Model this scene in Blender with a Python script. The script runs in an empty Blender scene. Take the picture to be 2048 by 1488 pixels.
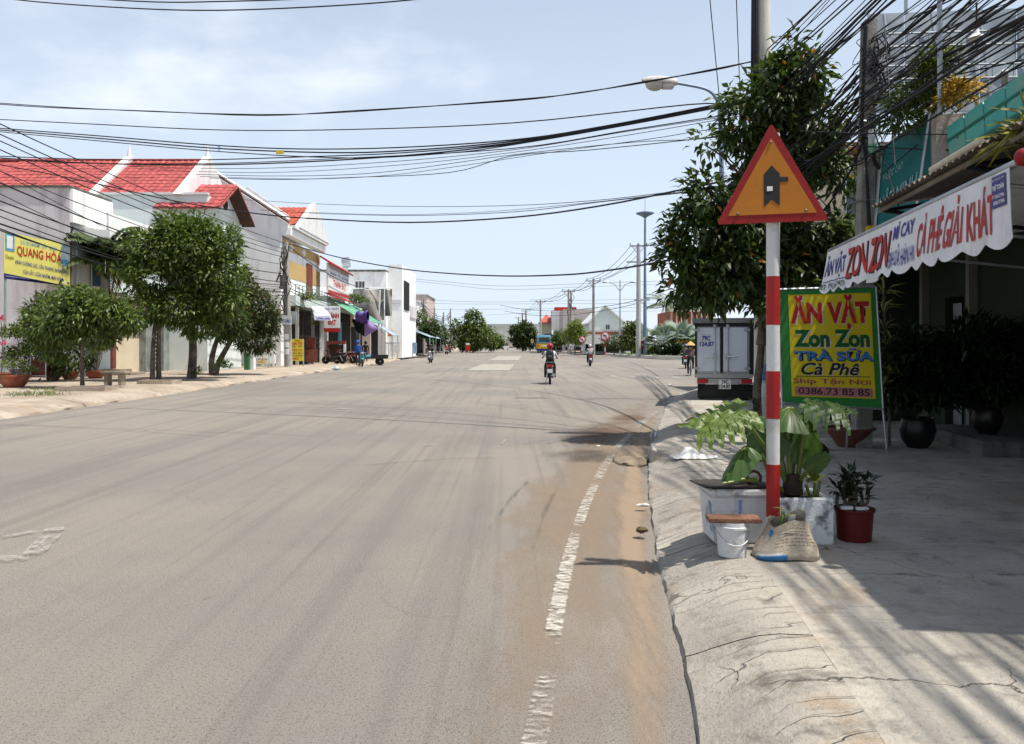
import bpy, bmesh, math, random
import numpy as np
from mathutils import Vector, Matrix, noise
R = math.radians
rnd = random.Random(7)
SC = bpy.context.scene
COL = SC.collection

# ------------------------------------------------------------------ camera, sky, sun, exposure
FPX, HOR, CXP, EYE = 1600.0, 690.0, 1024.0, 1.6
cam_d = bpy.data.cameras.new('camera')
cam = bpy.data.objects.new('camera', cam_d); COL.objects.link(cam)
cam.location = (0, 0, EYE); cam.rotation_euler = (R(90), 0, 0)
cam_d.sensor_width = 36.0; cam_d.lens = 36.0 * FPX / 2048
cam_d.shift_y = -(744 - HOR) / 2048
cam_d.clip_start = 0.05; cam_d.clip_end = 9000
SC.camera = cam
SUN_DIR = Vector((0.372, -0.115, 0.92)).normalized()      # towards the sun: high, on the right
SUN_EL = math.asin(SUN_DIR.z)
SUN_AZ = math.atan2(SUN_DIR.x, SUN_DIR.y)                  # clockwise from +Y
world = bpy.data.worlds.new('World'); SC.world = world; world.use_nodes = True
wn, wl = world.node_tree.nodes, world.node_tree.links
wn.clear()
w_out = wn.new('ShaderNodeOutputWorld'); w_bg = wn.new('ShaderNodeBackground')
w_sky = wn.new('ShaderNodeTexSky'); w_sky.sky_type = 'NISHITA'; w_sky.sun_disc = False
w_sky.sun_elevation = SUN_EL; w_sky.sun_rotation = SUN_AZ
w_sky.air_density = 1.0; w_sky.dust_density = 1.6; w_sky.ozone_density = 1.2
w_tc = wn.new('ShaderNodeTexCoord')
w_map = wn.new('ShaderNodeMapping'); w_map.inputs['Scale'].default_value = (1.0, 1.0, 2.3); w_map.inputs['Location'].default_value = (0.35, 0.2, 0.1)
w_no = wn.new('ShaderNodeTexNoise'); w_no.inputs['Scale'].default_value = 2.1; w_no.inputs['Detail'].default_value = 6; w_no.inputs['Roughness'].default_value = 0.55
w_cr = wn.new('ShaderNodeMapRange'); w_cr.inputs['From Min'].default_value = 0.53; w_cr.inputs['From Max'].default_value = 0.74
w_cr.inputs['To Min'].default_value = 0.0; w_cr.inputs['To Max'].default_value = 0.6; w_cr.interpolation_type = 'SMOOTHSTEP'
w_hz = wn.new('ShaderNodeMixRGB'); w_hz.inputs['Fac'].default_value = 0.55; w_hz.inputs['Color2'].default_value = (6.45, 7.4, 8.6, 1)   # thin high haze
w_cl = wn.new('ShaderNodeMixRGB'); w_cl.inputs['Color2'].default_value = (9.4, 9.6, 10.0, 1)                                      # cloud
wl.new(w_tc.outputs['Generated'], w_map.inputs['Vector']); wl.new(w_map.outputs['Vector'], w_no.inputs['Vector'])
wl.new(w_no.outputs['Fac'], w_cr.inputs['Value'])
wl.new(w_sky.outputs['Color'], w_hz.inputs['Color1']); wl.new(w_hz.outputs['Color'], w_cl.inputs['Color1'])
wl.new(w_cr.outputs['Result'], w_cl.inputs['Fac'])
wl.new(w_cl.outputs['Color'], w_bg.inputs['Color']); wl.new(w_bg.outputs['Background'], w_out.inputs['Surface'])
w_sep = wn.new('ShaderNodeSeparateXYZ'); w_el = wn.new('ShaderNodeMapRange'); w_el.interpolation_type = 'SMOOTHSTEP'       # the haze thins with height
w_el.inputs['From Min'].default_value = 0.0; w_el.inputs['From Max'].default_value = 0.85; w_el.inputs['To Min'].default_value = 0.86; w_el.inputs['To Max'].default_value = 0.12
wl.new(w_tc.outputs['Generated'], w_sep.inputs[0]); wl.new(w_sep.outputs['Z'], w_el.inputs['Value']); wl.new(w_el.outputs['Result'], w_hz.inputs['Fac'])
w_bg.inputs['Strength'].default_value = 0.108
sun_d = bpy.data.lights.new('sun', 'SUN'); sun_d.energy = 5.0; sun_d.angle = R(0.75); sun_d.color = (1.0, 0.945, 0.86)
sun = bpy.data.objects.new('sun', sun_d); COL.objects.link(sun)
sun.rotation_euler = SUN_DIR.to_track_quat('Z', 'Y').to_euler()
SC.view_settings.view_transform = 'Standard'; SC.view_settings.look = 'None'
SC.view_settings.exposure = 0.28; SC.view_settings.gamma = 1.0; SC.view_settings.use_curve_mapping = False
SC.render.engine = 'CYCLES'
SC.cycles.use_denoising = True
SC.cycles.max_bounces = 6; SC.cycles.diffuse_bounces = 3; SC.cycles.glossy_bounces = 2
SC.cycles.transparent_max_bounces = 12; SC.cycles.transmission_bounces = 3
SC.cycles.caustics_reflective = False; SC.cycles.caustics_refractive = False

# ------------------------------------------------------------------ helpers
def P(px, py, Y):                     # the point at depth Y seen at a photograph pixel
    return Vector(((px - CXP) / FPX * Y, Y, EYE + (HOR - py) / FPX * Y))
def G(px, py, z=0.0):                 # the point at height z seen at a photograph pixel
    Y = (EYE - z) * FPX / (py - HOR)
    return Vector(((px - CXP) / FPX * Y, Y, z))
def lin(c):                           # 0-255 sRGB to linear
    out = []
    for v in c:
        v = v / 255.0
        out.append(v / 12.92 if v <= 0.04045 else ((v + 0.055) / 1.055) ** 2.4)
    return tuple(out)

MATS = {}
def _base(name):
    m = bpy.data.materials.new(name); m.use_nodes = True
    nt = m.node_tree; nt.nodes.clear()
    o = nt.nodes.new('ShaderNodeOutputMaterial'); b = nt.nodes.new('ShaderNodeBsdfPrincipled')
    nt.links.new(b.outputs[0], o.inputs[0])
    return m, nt, b, o
def pos_node(nt, scale=(1, 1, 1), rot=0.0, obj=False):
    g = nt.nodes.new('ShaderNodeTexCoord') if obj else nt.nodes.new('ShaderNodeNewGeometry')
    mp = nt.nodes.new('ShaderNodeMapping'); mp.inputs['Scale'].default_value = scale; mp.inputs['Rotation'].default_value = (0, 0, rot)
    nt.links.new(g.outputs['Object' if obj else 'Position'], mp.inputs['Vector'])
    return mp.outputs['Vector']
def noise_node(nt, vec, scale, detail=4, rough=0.55):
    n = nt.nodes.new('ShaderNodeTexNoise'); n.inputs['Scale'].default_value = scale
    n.inputs['Detail'].default_value = detail; n.inputs['Roughness'].default_value = rough
    nt.links.new(vec, n.inputs['Vector'])
    return n.outputs['Fac']
def mrange(nt, v, a, b, c=0.0, d=1.0, smooth=True):
    n = nt.nodes.new('ShaderNodeMapRange'); n.interpolation_type = 'SMOOTHSTEP' if smooth else 'LINEAR'
    n.inputs['From Min'].default_value = a; n.inputs['From Max'].default_value = b
    n.inputs['To Min'].default_value = c; n.inputs['To Max'].default_value = d
    nt.links.new(v, n.inputs['Value'])
    return n.outputs['Result']
def mixc(nt, fac, a, b, mode='MIX'):
    n = nt.nodes.new('ShaderNodeMixRGB'); n.blend_type = mode
    for i, v in ((0, fac), (1, a), (2, b)):
        if hasattr(v, 'is_linked') or hasattr(v, 'links'):
            nt.links.new(v, n.inputs[i])
        elif i == 0: n.inputs[0].default_value = v
        else: n.inputs[i].default_value = (*v[:3], 1)
    return n.outputs['Color']
def mathn(nt, op, a, b=None):
    n = nt.nodes.new('ShaderNodeMath'); n.operation = op
    for i, v in ((0, a), (1, b)):
        if v is None: continue
        if hasattr(v, 'links'): nt.links.new(v, n.inputs[i])
        else: n.inputs[i].default_value = v
    return n.outputs[0]
def add_bump(nt, b, h, strength, dist=0.01):
    n = nt.nodes.new('ShaderNodeBump'); n.inputs['Strength'].default_value = strength; n.inputs['Distance'].default_value = dist
    nt.links.new(h, n.inputs['Height']); nt.links.new(n.outputs[0], b.inputs['Normal'])
    return n
def mat(name, col, rough=0.75, var=0.12, scale=2.5, fine=0.08, fscale=30, bump=0.0, bscale=60, metal=0.0,
        dirt=None, dirt_amt=0.5, dscale=1.2, streak=False, obj=False, spec=0.3, coat=0.0):
    if name in MATS: return MATS[name]
    m, nt, b, o = _base(name)
    c = col if max(col) <= 1.0 else lin(col)
    v = pos_node(nt, obj=obj)
    n1 = noise_node(nt, v, scale, 5); n2 = noise_node(nt, v, fscale, 3, 0.6)
    lo = tuple(max(0, x * (1 - var)) for x in c); hi = tuple(min(1, x * (1 + var)) for x in c)
    cc = mixc(nt, mrange(nt, n1, 0.3, 0.7), lo, hi)
    cc = mixc(nt, mrange(nt, n2, 0.35, 0.65), cc, mixc(nt, 1.0, cc, (1 - fine * 2,) * 3, 'MULTIPLY'))
    if dirt is not None:
        dv = pos_node(nt, (1, 1, 0.16) if streak else (1, 1, 1), obj=obj)
        dn = noise_node(nt, dv, dscale * (3 if streak else 1), 8, 0.62)
        d = dirt if max(dirt) <= 1.0 else lin(dirt)
        cc = mixc(nt, mathn(nt, 'MULTIPLY', mrange(nt, dn, 0.5, 0.68), dirt_amt), cc, d)
    nt.links.new(cc, b.inputs['Base Color'])
    b.inputs['Roughness'].default_value = rough; b.inputs['Metallic'].default_value = metal
    b.inputs['Specular IOR Level'].default_value = spec; b.inputs['Coat Weight'].default_value = coat
    if bump: add_bump(nt, b, noise_node(nt, v, bscale, 5, 0.6), bump, 0.02)
    MATS[name] = m
    return m
def leaf_mat(name, c1, c2, rough=0.45, trans=0.3, odd=None):
    if name in MATS: return MATS[name]
    m, nt, b, o = _base(name)
    g = nt.nodes.new('ShaderNodeNewGeometry')
    n = noise_node(nt, pos_node(nt), 1.3, 3)
    f = mathn(nt, 'ADD', mathn(nt, 'MULTIPLY', g.outputs['Random Per Island'], 0.7), mathn(nt, 'MULTIPLY', n, 0.4))
    cc = mixc(nt, f, c1, c2)
    if odd is not None:
        cc = mixc(nt, mathn(nt, 'GREATER_THAN', g.outputs['Random Per Island'], odd[1]), cc, odd[0])
    nt.links.new(cc, b.inputs['Base Color']); b.inputs['Roughness'].default_value = rough
    b.inputs['Specular IOR Level'].default_value = 0.45
    t = nt.nodes.new('ShaderNodeBsdfTranslucent'); mx = nt.nodes.new('ShaderNodeMixShader'); mx.inputs[0].default_value = trans
    nt.links.new(mixc(nt, 1.0, cc, (1.25, 1.35, 0.55), 'MULTIPLY'), t.inputs['Color'])
    nt.links.new(b.outputs[0], mx.inputs[1]); nt.links.new(t.outputs[0], mx.inputs[2]); nt.links.new(mx.outputs[0], o.inputs[0])
    MATS[name] = m
    return m
def worn(name, col, amount=0.5, scale=9.0, stretch=(1, 1, 1), rough=0.85, edge=0.1, detail=8, soft=0.05, opac=1.0):
    """paint or dirt lying on a surface, worn through by noise"""
    if name in MATS: return MATS[name]
    m, nt, b, o = _base(name)
    c = col if max(col) <= 1.0 else lin(col)
    v = pos_node(nt, stretch)
    n = noise_node(nt, v, scale, detail, 0.68)
    n2 = noise_node(nt, pos_node(nt), 40, 3)
    nt.links.new(mixc(nt, n2, tuple(x * 0.85 for x in c), tuple(min(1, x * 1.1) for x in c)), b.inputs['Base Color'])
    b.inputs['Roughness'].default_value = rough; b.inputs['Specular IOR Level'].default_value = 0.2
    t = nt.nodes.new('ShaderNodeBsdfTransparent'); mx = nt.nodes.new('ShaderNodeMixShader')
    uv = nt.nodes.new('ShaderNodeUVMap'); sx = nt.nodes.new('ShaderNodeSeparateXYZ'); nt.links.new(uv.outputs[0], sx.inputs[0])
    e = mathn(nt, 'MULTIPLY', mrange(nt, mathn(nt, 'ABSOLUTE', mathn(nt, 'SUBTRACT', sx.outputs['X'], 0.5)), 0.5 - edge, 0.5, 0, 1),
              1.0)
    e2 = mrange(nt, mathn(nt, 'ABSOLUTE', mathn(nt, 'SUBTRACT', sx.outputs['Y'], 0.5)), 0.5 - edge, 0.5, 0, 1)
    lim = 0.5 + (0.5 - amount) * 0.5
    nn = mathn(nt, 'SUBTRACT', mathn(nt, 'SUBTRACT', n, mathn(nt, 'MULTIPLY', e, 0.35)), mathn(nt, 'MULTIPLY', e2, 0.35))
    nt.links.new(mrange(nt, nn, lim - soft, lim + soft, 0, opac), mx.inputs[0])
    nt.links.new(t.outputs[0], mx.inputs[1]); nt.links.new(b.outputs[0], mx.inputs[2]); nt.links.new(mx.outputs[0], o.inputs[0])
    MATS[name] = m
    return m

ORG = {}
def T(name, label, cat, loc, group=None, rz=0.0):
    o = bpy.data.objects.new(name, None); COL.objects.link(o)
    o.empty_display_size = 0.1
    o.location = loc; o.rotation_euler = (0, 0, rz)
    o['label'] = label; o['category'] = cat
    if group: o['group'] = group
    ORG[o.name] = Vector(loc)
    return o
def tag(o, label=None, cat=None, group=None, kind=None):
    if label: o['label'] = label
    if cat: o['category'] = cat
    if group: o['group'] = group
    if kind: o['kind'] = kind
    return o

class MB:
    def __init__(s): s.v = []; s.f = []; s.m = []
    def add(s, vs, fs, mi=0):
        k = len(s.v); s.v.extend([tuple(v) for v in vs]); s.f.extend([tuple(i + k for i in f) for f in fs]); s.m.extend([mi] * len(fs)); return s
    def box(s, lo, hi, mi=0, M=None):
        x0, y0, z0 = lo; x1, y1, z1 = hi
        vs = [(x0,y0,z0),(x1,y0,z0),(x1,y1,z0),(x0,y1,z0),(x0,y0,z1),(x1,y0,z1),(x1,y1,z1),(x0,y1,z1)]
        if M is not None: vs = [M @ Vector(v) for v in vs]
        return s.add(vs, [(0,3,2,1),(4,5,6,7),(0,1,5,4),(1,2,6,5),(2,3,7,6),(3,0,4,7)], mi)
    def tube(s, pts, r, n=8, mi=0, cap=True):
        pts = [Vector(p) for p in pts]; rs = r if isinstance(r, (list, tuple)) else [r] * len(pts)
        vs = []; fs = []; prev = None
        for i, p in enumerate(pts):
            d = (pts[min(i+1, len(pts)-1)] - pts[max(i-1, 0)])
            d = d.normalized() if d.length > 1e-9 else Vector((0, 0, 1))
            if prev is None:
                a = d.cross(Vector((0, 0, 1)))
                if a.length < 0.05: a = d.cross(Vector((1, 0, 0)))
            else: a = prev - d * prev.dot(d)
            a.normalize(); prev = a; b = d.cross(a)
            for k in range(n):
                t = 2 * math.pi * k / n
                vs.append(p + (a * math.cos(t) + b * math.sin(t)) * rs[i])
        for i in range(len(pts) - 1):
            for k in range(n):
                k2 = (k + 1) % n
                fs.append((i*n+k, i*n+k2, (i+1)*n+k2, (i+1)*n+k))
        if cap:
            fs.append(tuple(reversed(range(n)))); fs.append(tuple((len(pts)-1)*n + k for k in range(n)))
        return s.add(vs, fs, mi)
    def lathe(s, prof, c=(0, 0, 0), n=20, mi=0, M=None, sq=None):
        vs = []; fs = []
        for (r, z) in prof:
            for k in range(n):
                t = 2 * math.pi * k / n
                v = Vector((r * math.cos(t), r * math.sin(t), z))
                if M is not None: v = M @ v
                vs.append(v + Vector(c))
        for i in range(len(prof) - 1):
            for k in range(n):
                k2 = (k + 1) % n
                fs.append((i*n+k, i*n+k2, (i+1)*n+k2, (i+1)*n+k))
        if prof[0][0] > 1e-4: fs.append(tuple(reversed(range(n))))
        if prof[-1][0] > 1e-4: fs.append(tuple((len(prof)-1)*n + k for k in range(n)))
        return s.add(vs, fs, mi)
    def prism(s, pts, vec, mi=0, mi_side=None):
        n = len(pts); pts = [Vector(p) for p in pts]; vec = Vector(vec)
        s.add(pts + [p + vec for p in pts], [tuple(range(n)), tuple(reversed(range(n, 2*n)))], mi)
        k = len(s.v) - 2*n
        for i in range(n):
            j = (i + 1) % n
            s.f.append((k+i, k+n+i, k+n+j, k+j)); s.m.append(mi if mi_side is None else mi_side)
        return s
    def quad(s, a, b, c, d, mi=0): return s.add([a, b, c, d], [(0, 1, 2, 3)], mi)
    def slab(s, a, b, c, d, t, mi=0):       # a quad with thickness t along its normal
        n = (Vector(b) - Vector(a)).cross(Vector(d) - Vector(a)).normalized() * t
        return s.prism([a, b, c, d], -n, mi)
    def grid(s, fn, nu, nv, mi=0):
        vs = [fn(u / nu, v / nv) for v in range(nv + 1) for u in range(nu + 1)]
        fs = [(v*(nu+1)+u, v*(nu+1)+u+1, (v+1)*(nu+1)+u+1, (v+1)*(nu+1)+u) for v in range(nv) for u in range(nu)]
        return s.add(vs, fs, mi)
    def ball(s, c, r, nu=14, nv=9, mi=0, fn=None):
        c = Vector(c); r = Vector(r) if hasattr(r, '__len__') else Vector((r, r, r))
        vs = []; fs = []
        for j in range(nv + 1):
            ph = math.pi * j / nv
            for i in range(nu):
                th = 2 * math.pi * i / nu
                d = Vector((math.sin(ph) * math.cos(th), math.sin(ph) * math.sin(th), math.cos(ph)))
                k = fn(d) if fn else 1.0
                vs.append(c + Vector((d.x * r.x, d.y * r.y, d.z * r.z)) * k)
        for j in range(nv):
            for i in range(nu):
                i2 = (i + 1) % nu
                fs.append((j*nu+i, (j+1)*nu+i, (j+1)*nu+i2, j*nu+i2))
        return s.add(vs, fs, mi)
    def build(s, name, mats, parent=None, smooth=False, loc=None, bevel=0.0, uv=None, sharp=40):
        org = ORG.get(parent.name, Vector((0, 0, 0))) if parent is not None else (Vector(loc) if loc is not None else Vector((0, 0, 0)))
        me = bpy.data.meshes.new(name)
        me.from_pydata([(v[0]-org.x, v[1]-org.y, v[2]-org.z) for v in s.v], [], s.f)
        mats = mats if isinstance(mats, (list, tuple)) else [mats]
        for m in mats: me.materials.append(m)
        if len(mats) > 1: me.polygons.foreach_set('material_index', s.m)
        if uv is not None:
            l = me.uv_layers.new(name='UVMap')
            for i, lp in enumerate(me.loops): l.data[i].uv = uv[lp.vertex_index]
        if bevel or smooth:
            bm = bmesh.new(); bm.from_mesh(me)
            bmesh.ops.remove_doubles(bm, verts=bm.verts, dist=1e-5)
            bmesh.ops.recalc_face_normals(bm, faces=bm.faces)
            if bevel:
                es = [e for e in bm.edges if len(e.link_faces) == 2 and e.calc_face_angle(0) > 0.6]
                bmesh.ops.bevel(bm, geom=es, offset=bevel, segments=2, affect='EDGES', clamp_overlap=True)
            if smooth:
                for f in bm.faces: f.smooth = True
                for e in bm.edges:
                    if len(e.link_faces) == 2 and e.calc_face_angle(0) > R(sharp): e.smooth = False
            bm.to_mesh(me); bm.free()
        me.update()
        o = bpy.data.objects.new(name, me); COL.objects.link(o)
        if parent is not None:
            o.parent = parent; ORG[o.name] = org
        elif loc is not None: o.location = loc; ORG[o.name] = Vector(loc)
        return o
def mesh_np(name, V, F, mats, parent=None, loc=None, smooth=False, mi=None):
    """numpy arrays to an object; F an (n,k) int array"""
    org = ORG.get(parent.name, Vector((0, 0, 0))) if parent is not None else (Vector(loc) if loc is not None else Vector((0, 0, 0)))
    V = np.asarray(V, dtype=np.float64) - np.array(org); F = np.asarray(F, dtype=np.int32)
    me = bpy.data.meshes.new(name)
    me.vertices.add(len(V)); me.vertices.foreach_set('co', V.astype(np.float32).ravel())
    n, k = F.shape
    me.loops.add(n * k); me.loops.foreach_set('vertex_index', F.ravel())
    me.polygons.add(n); me.polygons.foreach_set('loop_start', np.arange(n, dtype=np.int32) * k)
    mats = mats if isinstance(mats, (list, tuple)) else [mats]
    for m in mats: me.materials.append(m)
    if mi is not None: me.polygons.foreach_set('material_index', np.asarray(mi, dtype=np.int32))
    if smooth: me.polygons.foreach_set('use_smooth', np.ones(n, dtype=bool))
    me.update(calc_edges=True)
    o = bpy.data.objects.new(name, me); COL.objects.link(o)
    if parent is not None: o.parent = parent; ORG[o.name] = org
    elif loc is not None: o.location = loc; ORG[o.name] = Vector(loc)
    return o
def dup(root, loc, rz=0.0, label=None, swap=None, scale=None):
    """copy a thing with its parts and sub-parts; swap = {material name: material}"""
    def cp(o, par):
        c = o.copy(); COL.objects.link(c)
        if par is not None: c.parent = par
        if swap and c.type == 'MESH':
            for sl in c.material_slots:
                if sl.material and sl.material.name in swap:
                    nm = swap[sl.material.name]; sl.link = 'OBJECT'; sl.material = nm
        for ch in list(o.children): cp(ch, c)
        return c
    c = cp(root, None)
    c.location = loc; c.rotation_euler = (0, 0, rz)
    if scale: c.scale = (scale,) * 3
    if label: c['label'] = label
    return c
def qpt(a, b, c, d, u, v):             # bilinear point on a quad a(0,0) b(1,0) c(1,1) d(0,1)
    return Vector(a).lerp(Vector(b), u).lerp(Vector(d).lerp(Vector(c), u), v)
def text(s, m, parent, quad, u0, v0, u1, v1, weight=0.0, lift=0.004, shear=0.0, name='lettering', spread=1.0, thick=0.0):
    """flat lettering stretched into the (u0,v0)-(u1,v1) cell of a quad (a lower left, b lower right, c upper right, d upper left)"""
    cu = bpy.data.curves.new('t', 'FONT'); cu.body = s; cu.offset = weight; cu.shear = shear; cu.space_character = spread
    cu.resolution_u = 3
    o = bpy.data.objects.new('t', cu); COL.objects.link(o)
    me = bpy.data.meshes.new_from_object(o.evaluated_get(bpy.context.evaluated_depsgraph_get()))
    bpy.data.objects.remove(o); bpy.data.curves.remove(cu)
    if not me.vertices: return None
    co = np.empty(len(me.vertices) * 3, dtype=np.float32); me.vertices.foreach_get('co', co); co = co.reshape(-1, 3)
    lo, hi = co.min(0), co.max(0); sz = np.maximum(hi - lo, 1e-6)
    a, b, c, d = [np.array(q, dtype=np.float64) for q in quad]
    nrm = np.cross(b - a, d - a); nrm /= np.linalg.norm(nrm)
    u = u0 + (co[:, :1] - lo[0]) / sz[0] * (u1 - u0); v = v0 + (co[:, 1:2] - lo[1]) / sz[1] * (v1 - v0)
    p = (a * (1 - u) + b * u) * (1 - v) + (d * (1 - u) + c * u) * v + nrm * lift
    p -= np.array(ORG.get(parent.name, (0, 0, 0)))
    me.vertices.foreach_set('co', p.astype(np.float32).ravel())
    me.materials.clear(); me.materials.append(m); me.update()
    ob = bpy.data.objects.new(name, me); COL.objects.link(ob); ob.parent = parent; ORG[ob.name] = ORG.get(parent.name, Vector((0, 0, 0)))
    return ob
def bez(pts, n=24):                    # Catmull-Rom through points
    pts = [Vector(p) for p in pts]
    q = [pts[0] * 2 - pts[1]] + pts + [pts[-1] * 2 - pts[-2]]
    out = []; seg = len(pts) - 1; per = max(2, n // seg)
    for i in range(seg):
        p0, p1, p2, p3 = q[i:i+4]
        for k in range(per):
            t = k / per
            out.append(0.5 * ((2*p1) + (p2-p0)*t + (2*p0-5*p1+4*p2-p3)*t*t + (3*p1-p0-3*p2+p3)*t**3))
    out.append(pts[-1])
    return out

# ------------------------------------------------------------------ foliage
def leaves_np(pos, dr, nm, L, W, fold=0.18, droop=0.2):
    """folded six-vertex leaves: arrays (n,3), lengths (n,), widths (n,) -> verts, quads"""
    n = len(pos)
    dr = dr / np.linalg.norm(dr, axis=1, keepdims=True)
    side = np.cross(dr, nm); side /= np.maximum(np.linalg.norm(side, axis=1, keepdims=True), 1e-6)
    up = np.cross(side, dr)
    L = L[:, None]; W = W[:, None]
    b = pos; mid = pos + dr * L * 0.5 + up * L * 0.05; tip = pos + dr * L - up * L * droop
    l1 = pos + dr * L * 0.42 + side * W * 0.5 + up * W * fold; r1 = pos + dr * L * 0.42 - side * W * 0.5 + up * W * fold
    V = np.stack([b, r1, tip, l1, mid], 1).reshape(-1, 3)
    k = np.arange(n)[:, None] * 5
    F = np.concatenate([k + np.array([[0, 1, 4]]), k + np.array([[1, 2, 4]]), k + np.array([[4, 2, 3]]), k + np.array([[0, 4, 3]])], 0)
    return V, F
def crown_leaves(rs, lobes, nclump, per, L, W, spread=0.35, shell=0.45, droop=0.25, hang=0.0, gap=0.35, gscale=0.9):
    """leaf rosettes scattered through ellipsoid lobes, thinned by noise so that the sky shows through"""
    vol = np.array([l[1][0] * l[1][1] * l[1][2] for l in lobes]) ** 0.75; vol /= vol.sum()
    cs = []; out = []
    tries = 0
    while len(cs) < nclump and tries < nclump * 6:
        tries += 1
        i = rs.choice(len(lobes), p=vol); c, r = lobes[i]
        d = rs.normal(size=3); d /= np.linalg.norm(d)
        k = 1 - shell * rs.random() ** 1.3
        p = np.array(c) + d * np.array(r) * k * (0.93 + 0.16 * rs.random())
        if gap and noise.noise(Vector(p * gscale) + Vector((3.1, 7.7, 1.3))) < gap - 0.65: continue
        cs.append(p); out.append(d)
    cs = np.array(cs); out = np.array(out); n = len(cs)
    cc = np.repeat(cs, per, 0); oo = np.repeat(out, per, 0); N = n * per
    d = rs.normal(size=(N, 3)); d /= np.linalg.norm(d, axis=1, keepdims=True)
    d = d + oo * 0.7 + np.array([0, 0, -hang]); d /= np.linalg.norm(d, axis=1, keepdims=True)
    pos = cc + d * spread * rs.random((N, 1)) * 0.6
    up = np.tile(np.array([0, 0, 1.0]), (N, 1)) + rs.normal(size=(N, 3)) * 0.45
    Ls = L * (0.7 + 0.6 * rs.random(N)); Ws = W * (0.7 + 0.6 * rs.random(N))
    V, F = leaves_np(pos, d, up, Ls, Ws, droop=droop)
    return V, F, cs
def limb(mb, a, b, r0, r1, rs, n=6, bend=0.12, sides=7):
    a = Vector(a); b = Vector(b); L = (b - a).length
    pts = []; off = Vector((0, 0, 0))
    for i in range(n + 1):
        t = i / n
        w = math.sin(math.pi * t)
        off = Vector((rs.normal(), rs.normal(), rs.normal() * 0.5)) * L * bend * 0.35 * w
        pts.append(a.lerp(b, t) + off + Vector((0, 0, -w * 0.03 * L)))
    mb.tube(pts, [r0 + (r1 - r0) * (i / n) for i in range(n + 1)], sides)
    return pts
def tree(name, label, cat, base, lobes, nclump, per, L, W, lm, bm_, trunks, group=None, seed=1, trunk_r=0.12, crown='crown', **kw):
    rs = np.random.default_rng(seed)
    root = T(name, label, cat, base, group)
    V, F, cs = crown_leaves(rs, lobes, nclump, per, L, W, **kw)
    mesh_np(crown, V, F, lm, root)
    for tp in trunks:                                   # tp = list of points of a trunk
        mb = MB(); pts = bez(tp, 14); k = len(pts)
        mb.tube(pts, [trunk_r * (1.12 if i == 0 else 1 - 0.45 * i / (k - 1)) for i in range(k)], 10)
        mb.build('trunk', bm_, root, smooth=True)
    mb = MB(); top = Vector(trunks[0][-1])
    for i, (c, r) in enumerate(lobes):
        src = min((Vector(t[-1]) for t in trunks), key=lambda q: (q - Vector(c)).length)
        limb(mb, src - Vector((0, 0, 0.15)), c, trunk_r * 0.5, trunk_r * 0.15, rs)
        near = cs[np.argsort(((cs - np.array(c)) ** 2).sum(1))[:: max(1, len(cs) // 30)]][:9]
        for q in near:
            if (Vector(q) - Vector(c)).length < 1.6 * max(r): limb(mb, c, q, trunk_r * 0.15, trunk_r * 0.04, rs, 3, sides=5)
    mb.build('limb', bm_, root, smooth=True)
    return root
# ------------------------------------------------------------------ shared materials
M_white = mat('white_paint', (0.72, 0.73, 0.72), 0.7, 0.05, 1.5, 0.03, 20, dirt=(0.36, 0.34, 0.30), dirt_amt=0.35, dscale=0.5, streak=True)
M_whiteclean = mat('white_wall', (0.86, 0.865, 0.85), 0.75, 0.04, 1.0, 0.02, 15, dirt=(0.42, 0.41, 0.38), dirt_amt=0.45, dscale=0.5, streak=True)
M_greywall = mat('grey_render', (0.64, 0.61, 0.63), 0.85, 0.06, 0.8, 0.03, 12, dirt=(0.17, 0.165, 0.16), dirt_amt=0.45, dscale=0.35, streak=True)
M_palegreen = mat('pale_green_wall', (0.70, 0.76, 0.73), 0.8, 0.05, 0.7, 0.02, 15, dirt=(0.36, 0.37, 0.34), dirt_amt=0.35, dscale=0.4, streak=True)
M_cream = mat('cream_wall', (0.62, 0.54, 0.39), 0.8, 0.06, 1.0, 0.03, 20, dirt=(0.33, 0.26, 0.17), dirt_amt=0.4, dscale=0.5)
M_ochre = mat('ochre_wall', (0.50, 0.34, 0.14), 0.8, 0.08, 1.0, 0.03, 20)
M_pink = mat('pinkish_wall', (0.60, 0.50, 0.45), 0.8, 0.08, 1.0, 0.03, 20, dirt=(0.35, 0.3, 0.27), dirt_amt=0.4, dscale=0.4, streak=True)
M_conc = mat('pole_concrete', (0.36, 0.34, 0.31), 0.9, 0.12, 2.0, 0.08, 40, bump=0.3, bscale=45, dirt=(0.12, 0.11, 0.10), dirt_amt=0.5, dscale=0.8, streak=True)
M_olddark = mat('blackened_concrete', (0.16, 0.15, 0.135), 0.95, 0.25, 2.0, 0.1, 30, bump=0.5, bscale=30, dirt=(0.03, 0.03, 0.028), dirt_amt=0.8, dscale=1.2, streak=True)
M_tile = mat('red_roof_tile', (0.40, 0.085, 0.08), 0.7, 0.3, 3.0, 0.08, 18, dirt=(0.17, 0.05, 0.045), dirt_amt=0.45, dscale=0.8)
M_tileo = mat('orange_roof_tile', (0.45, 0.10, 0.06), 0.7, 0.25, 3.0, 0.08, 18)
M_dark = mat('dark_interior', (0.012, 0.011, 0.010), 0.9, 0.3, 2)  # near-black colour stands in for shade inside rooms and openings
M_darkwood = mat('dark_wood', (0.075, 0.035, 0.022), 0.6, 0.25, 3, 0.1, 30)
M_redwood = mat('red_brown_wood', (0.20, 0.045, 0.025), 0.55, 0.2, 3, 0.1, 30)
M_ply = mat('plywood', (0.42, 0.24, 0.12), 0.75, 0.15, 2, 0.1, 25)
M_black = mat('black_plastic', (0.014, 0.014, 0.015), 0.5, 0.2, 5)
M_rubber = mat('tyre_rubber', (0.02, 0.02, 0.02), 0.85, 0.2, 6)
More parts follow.
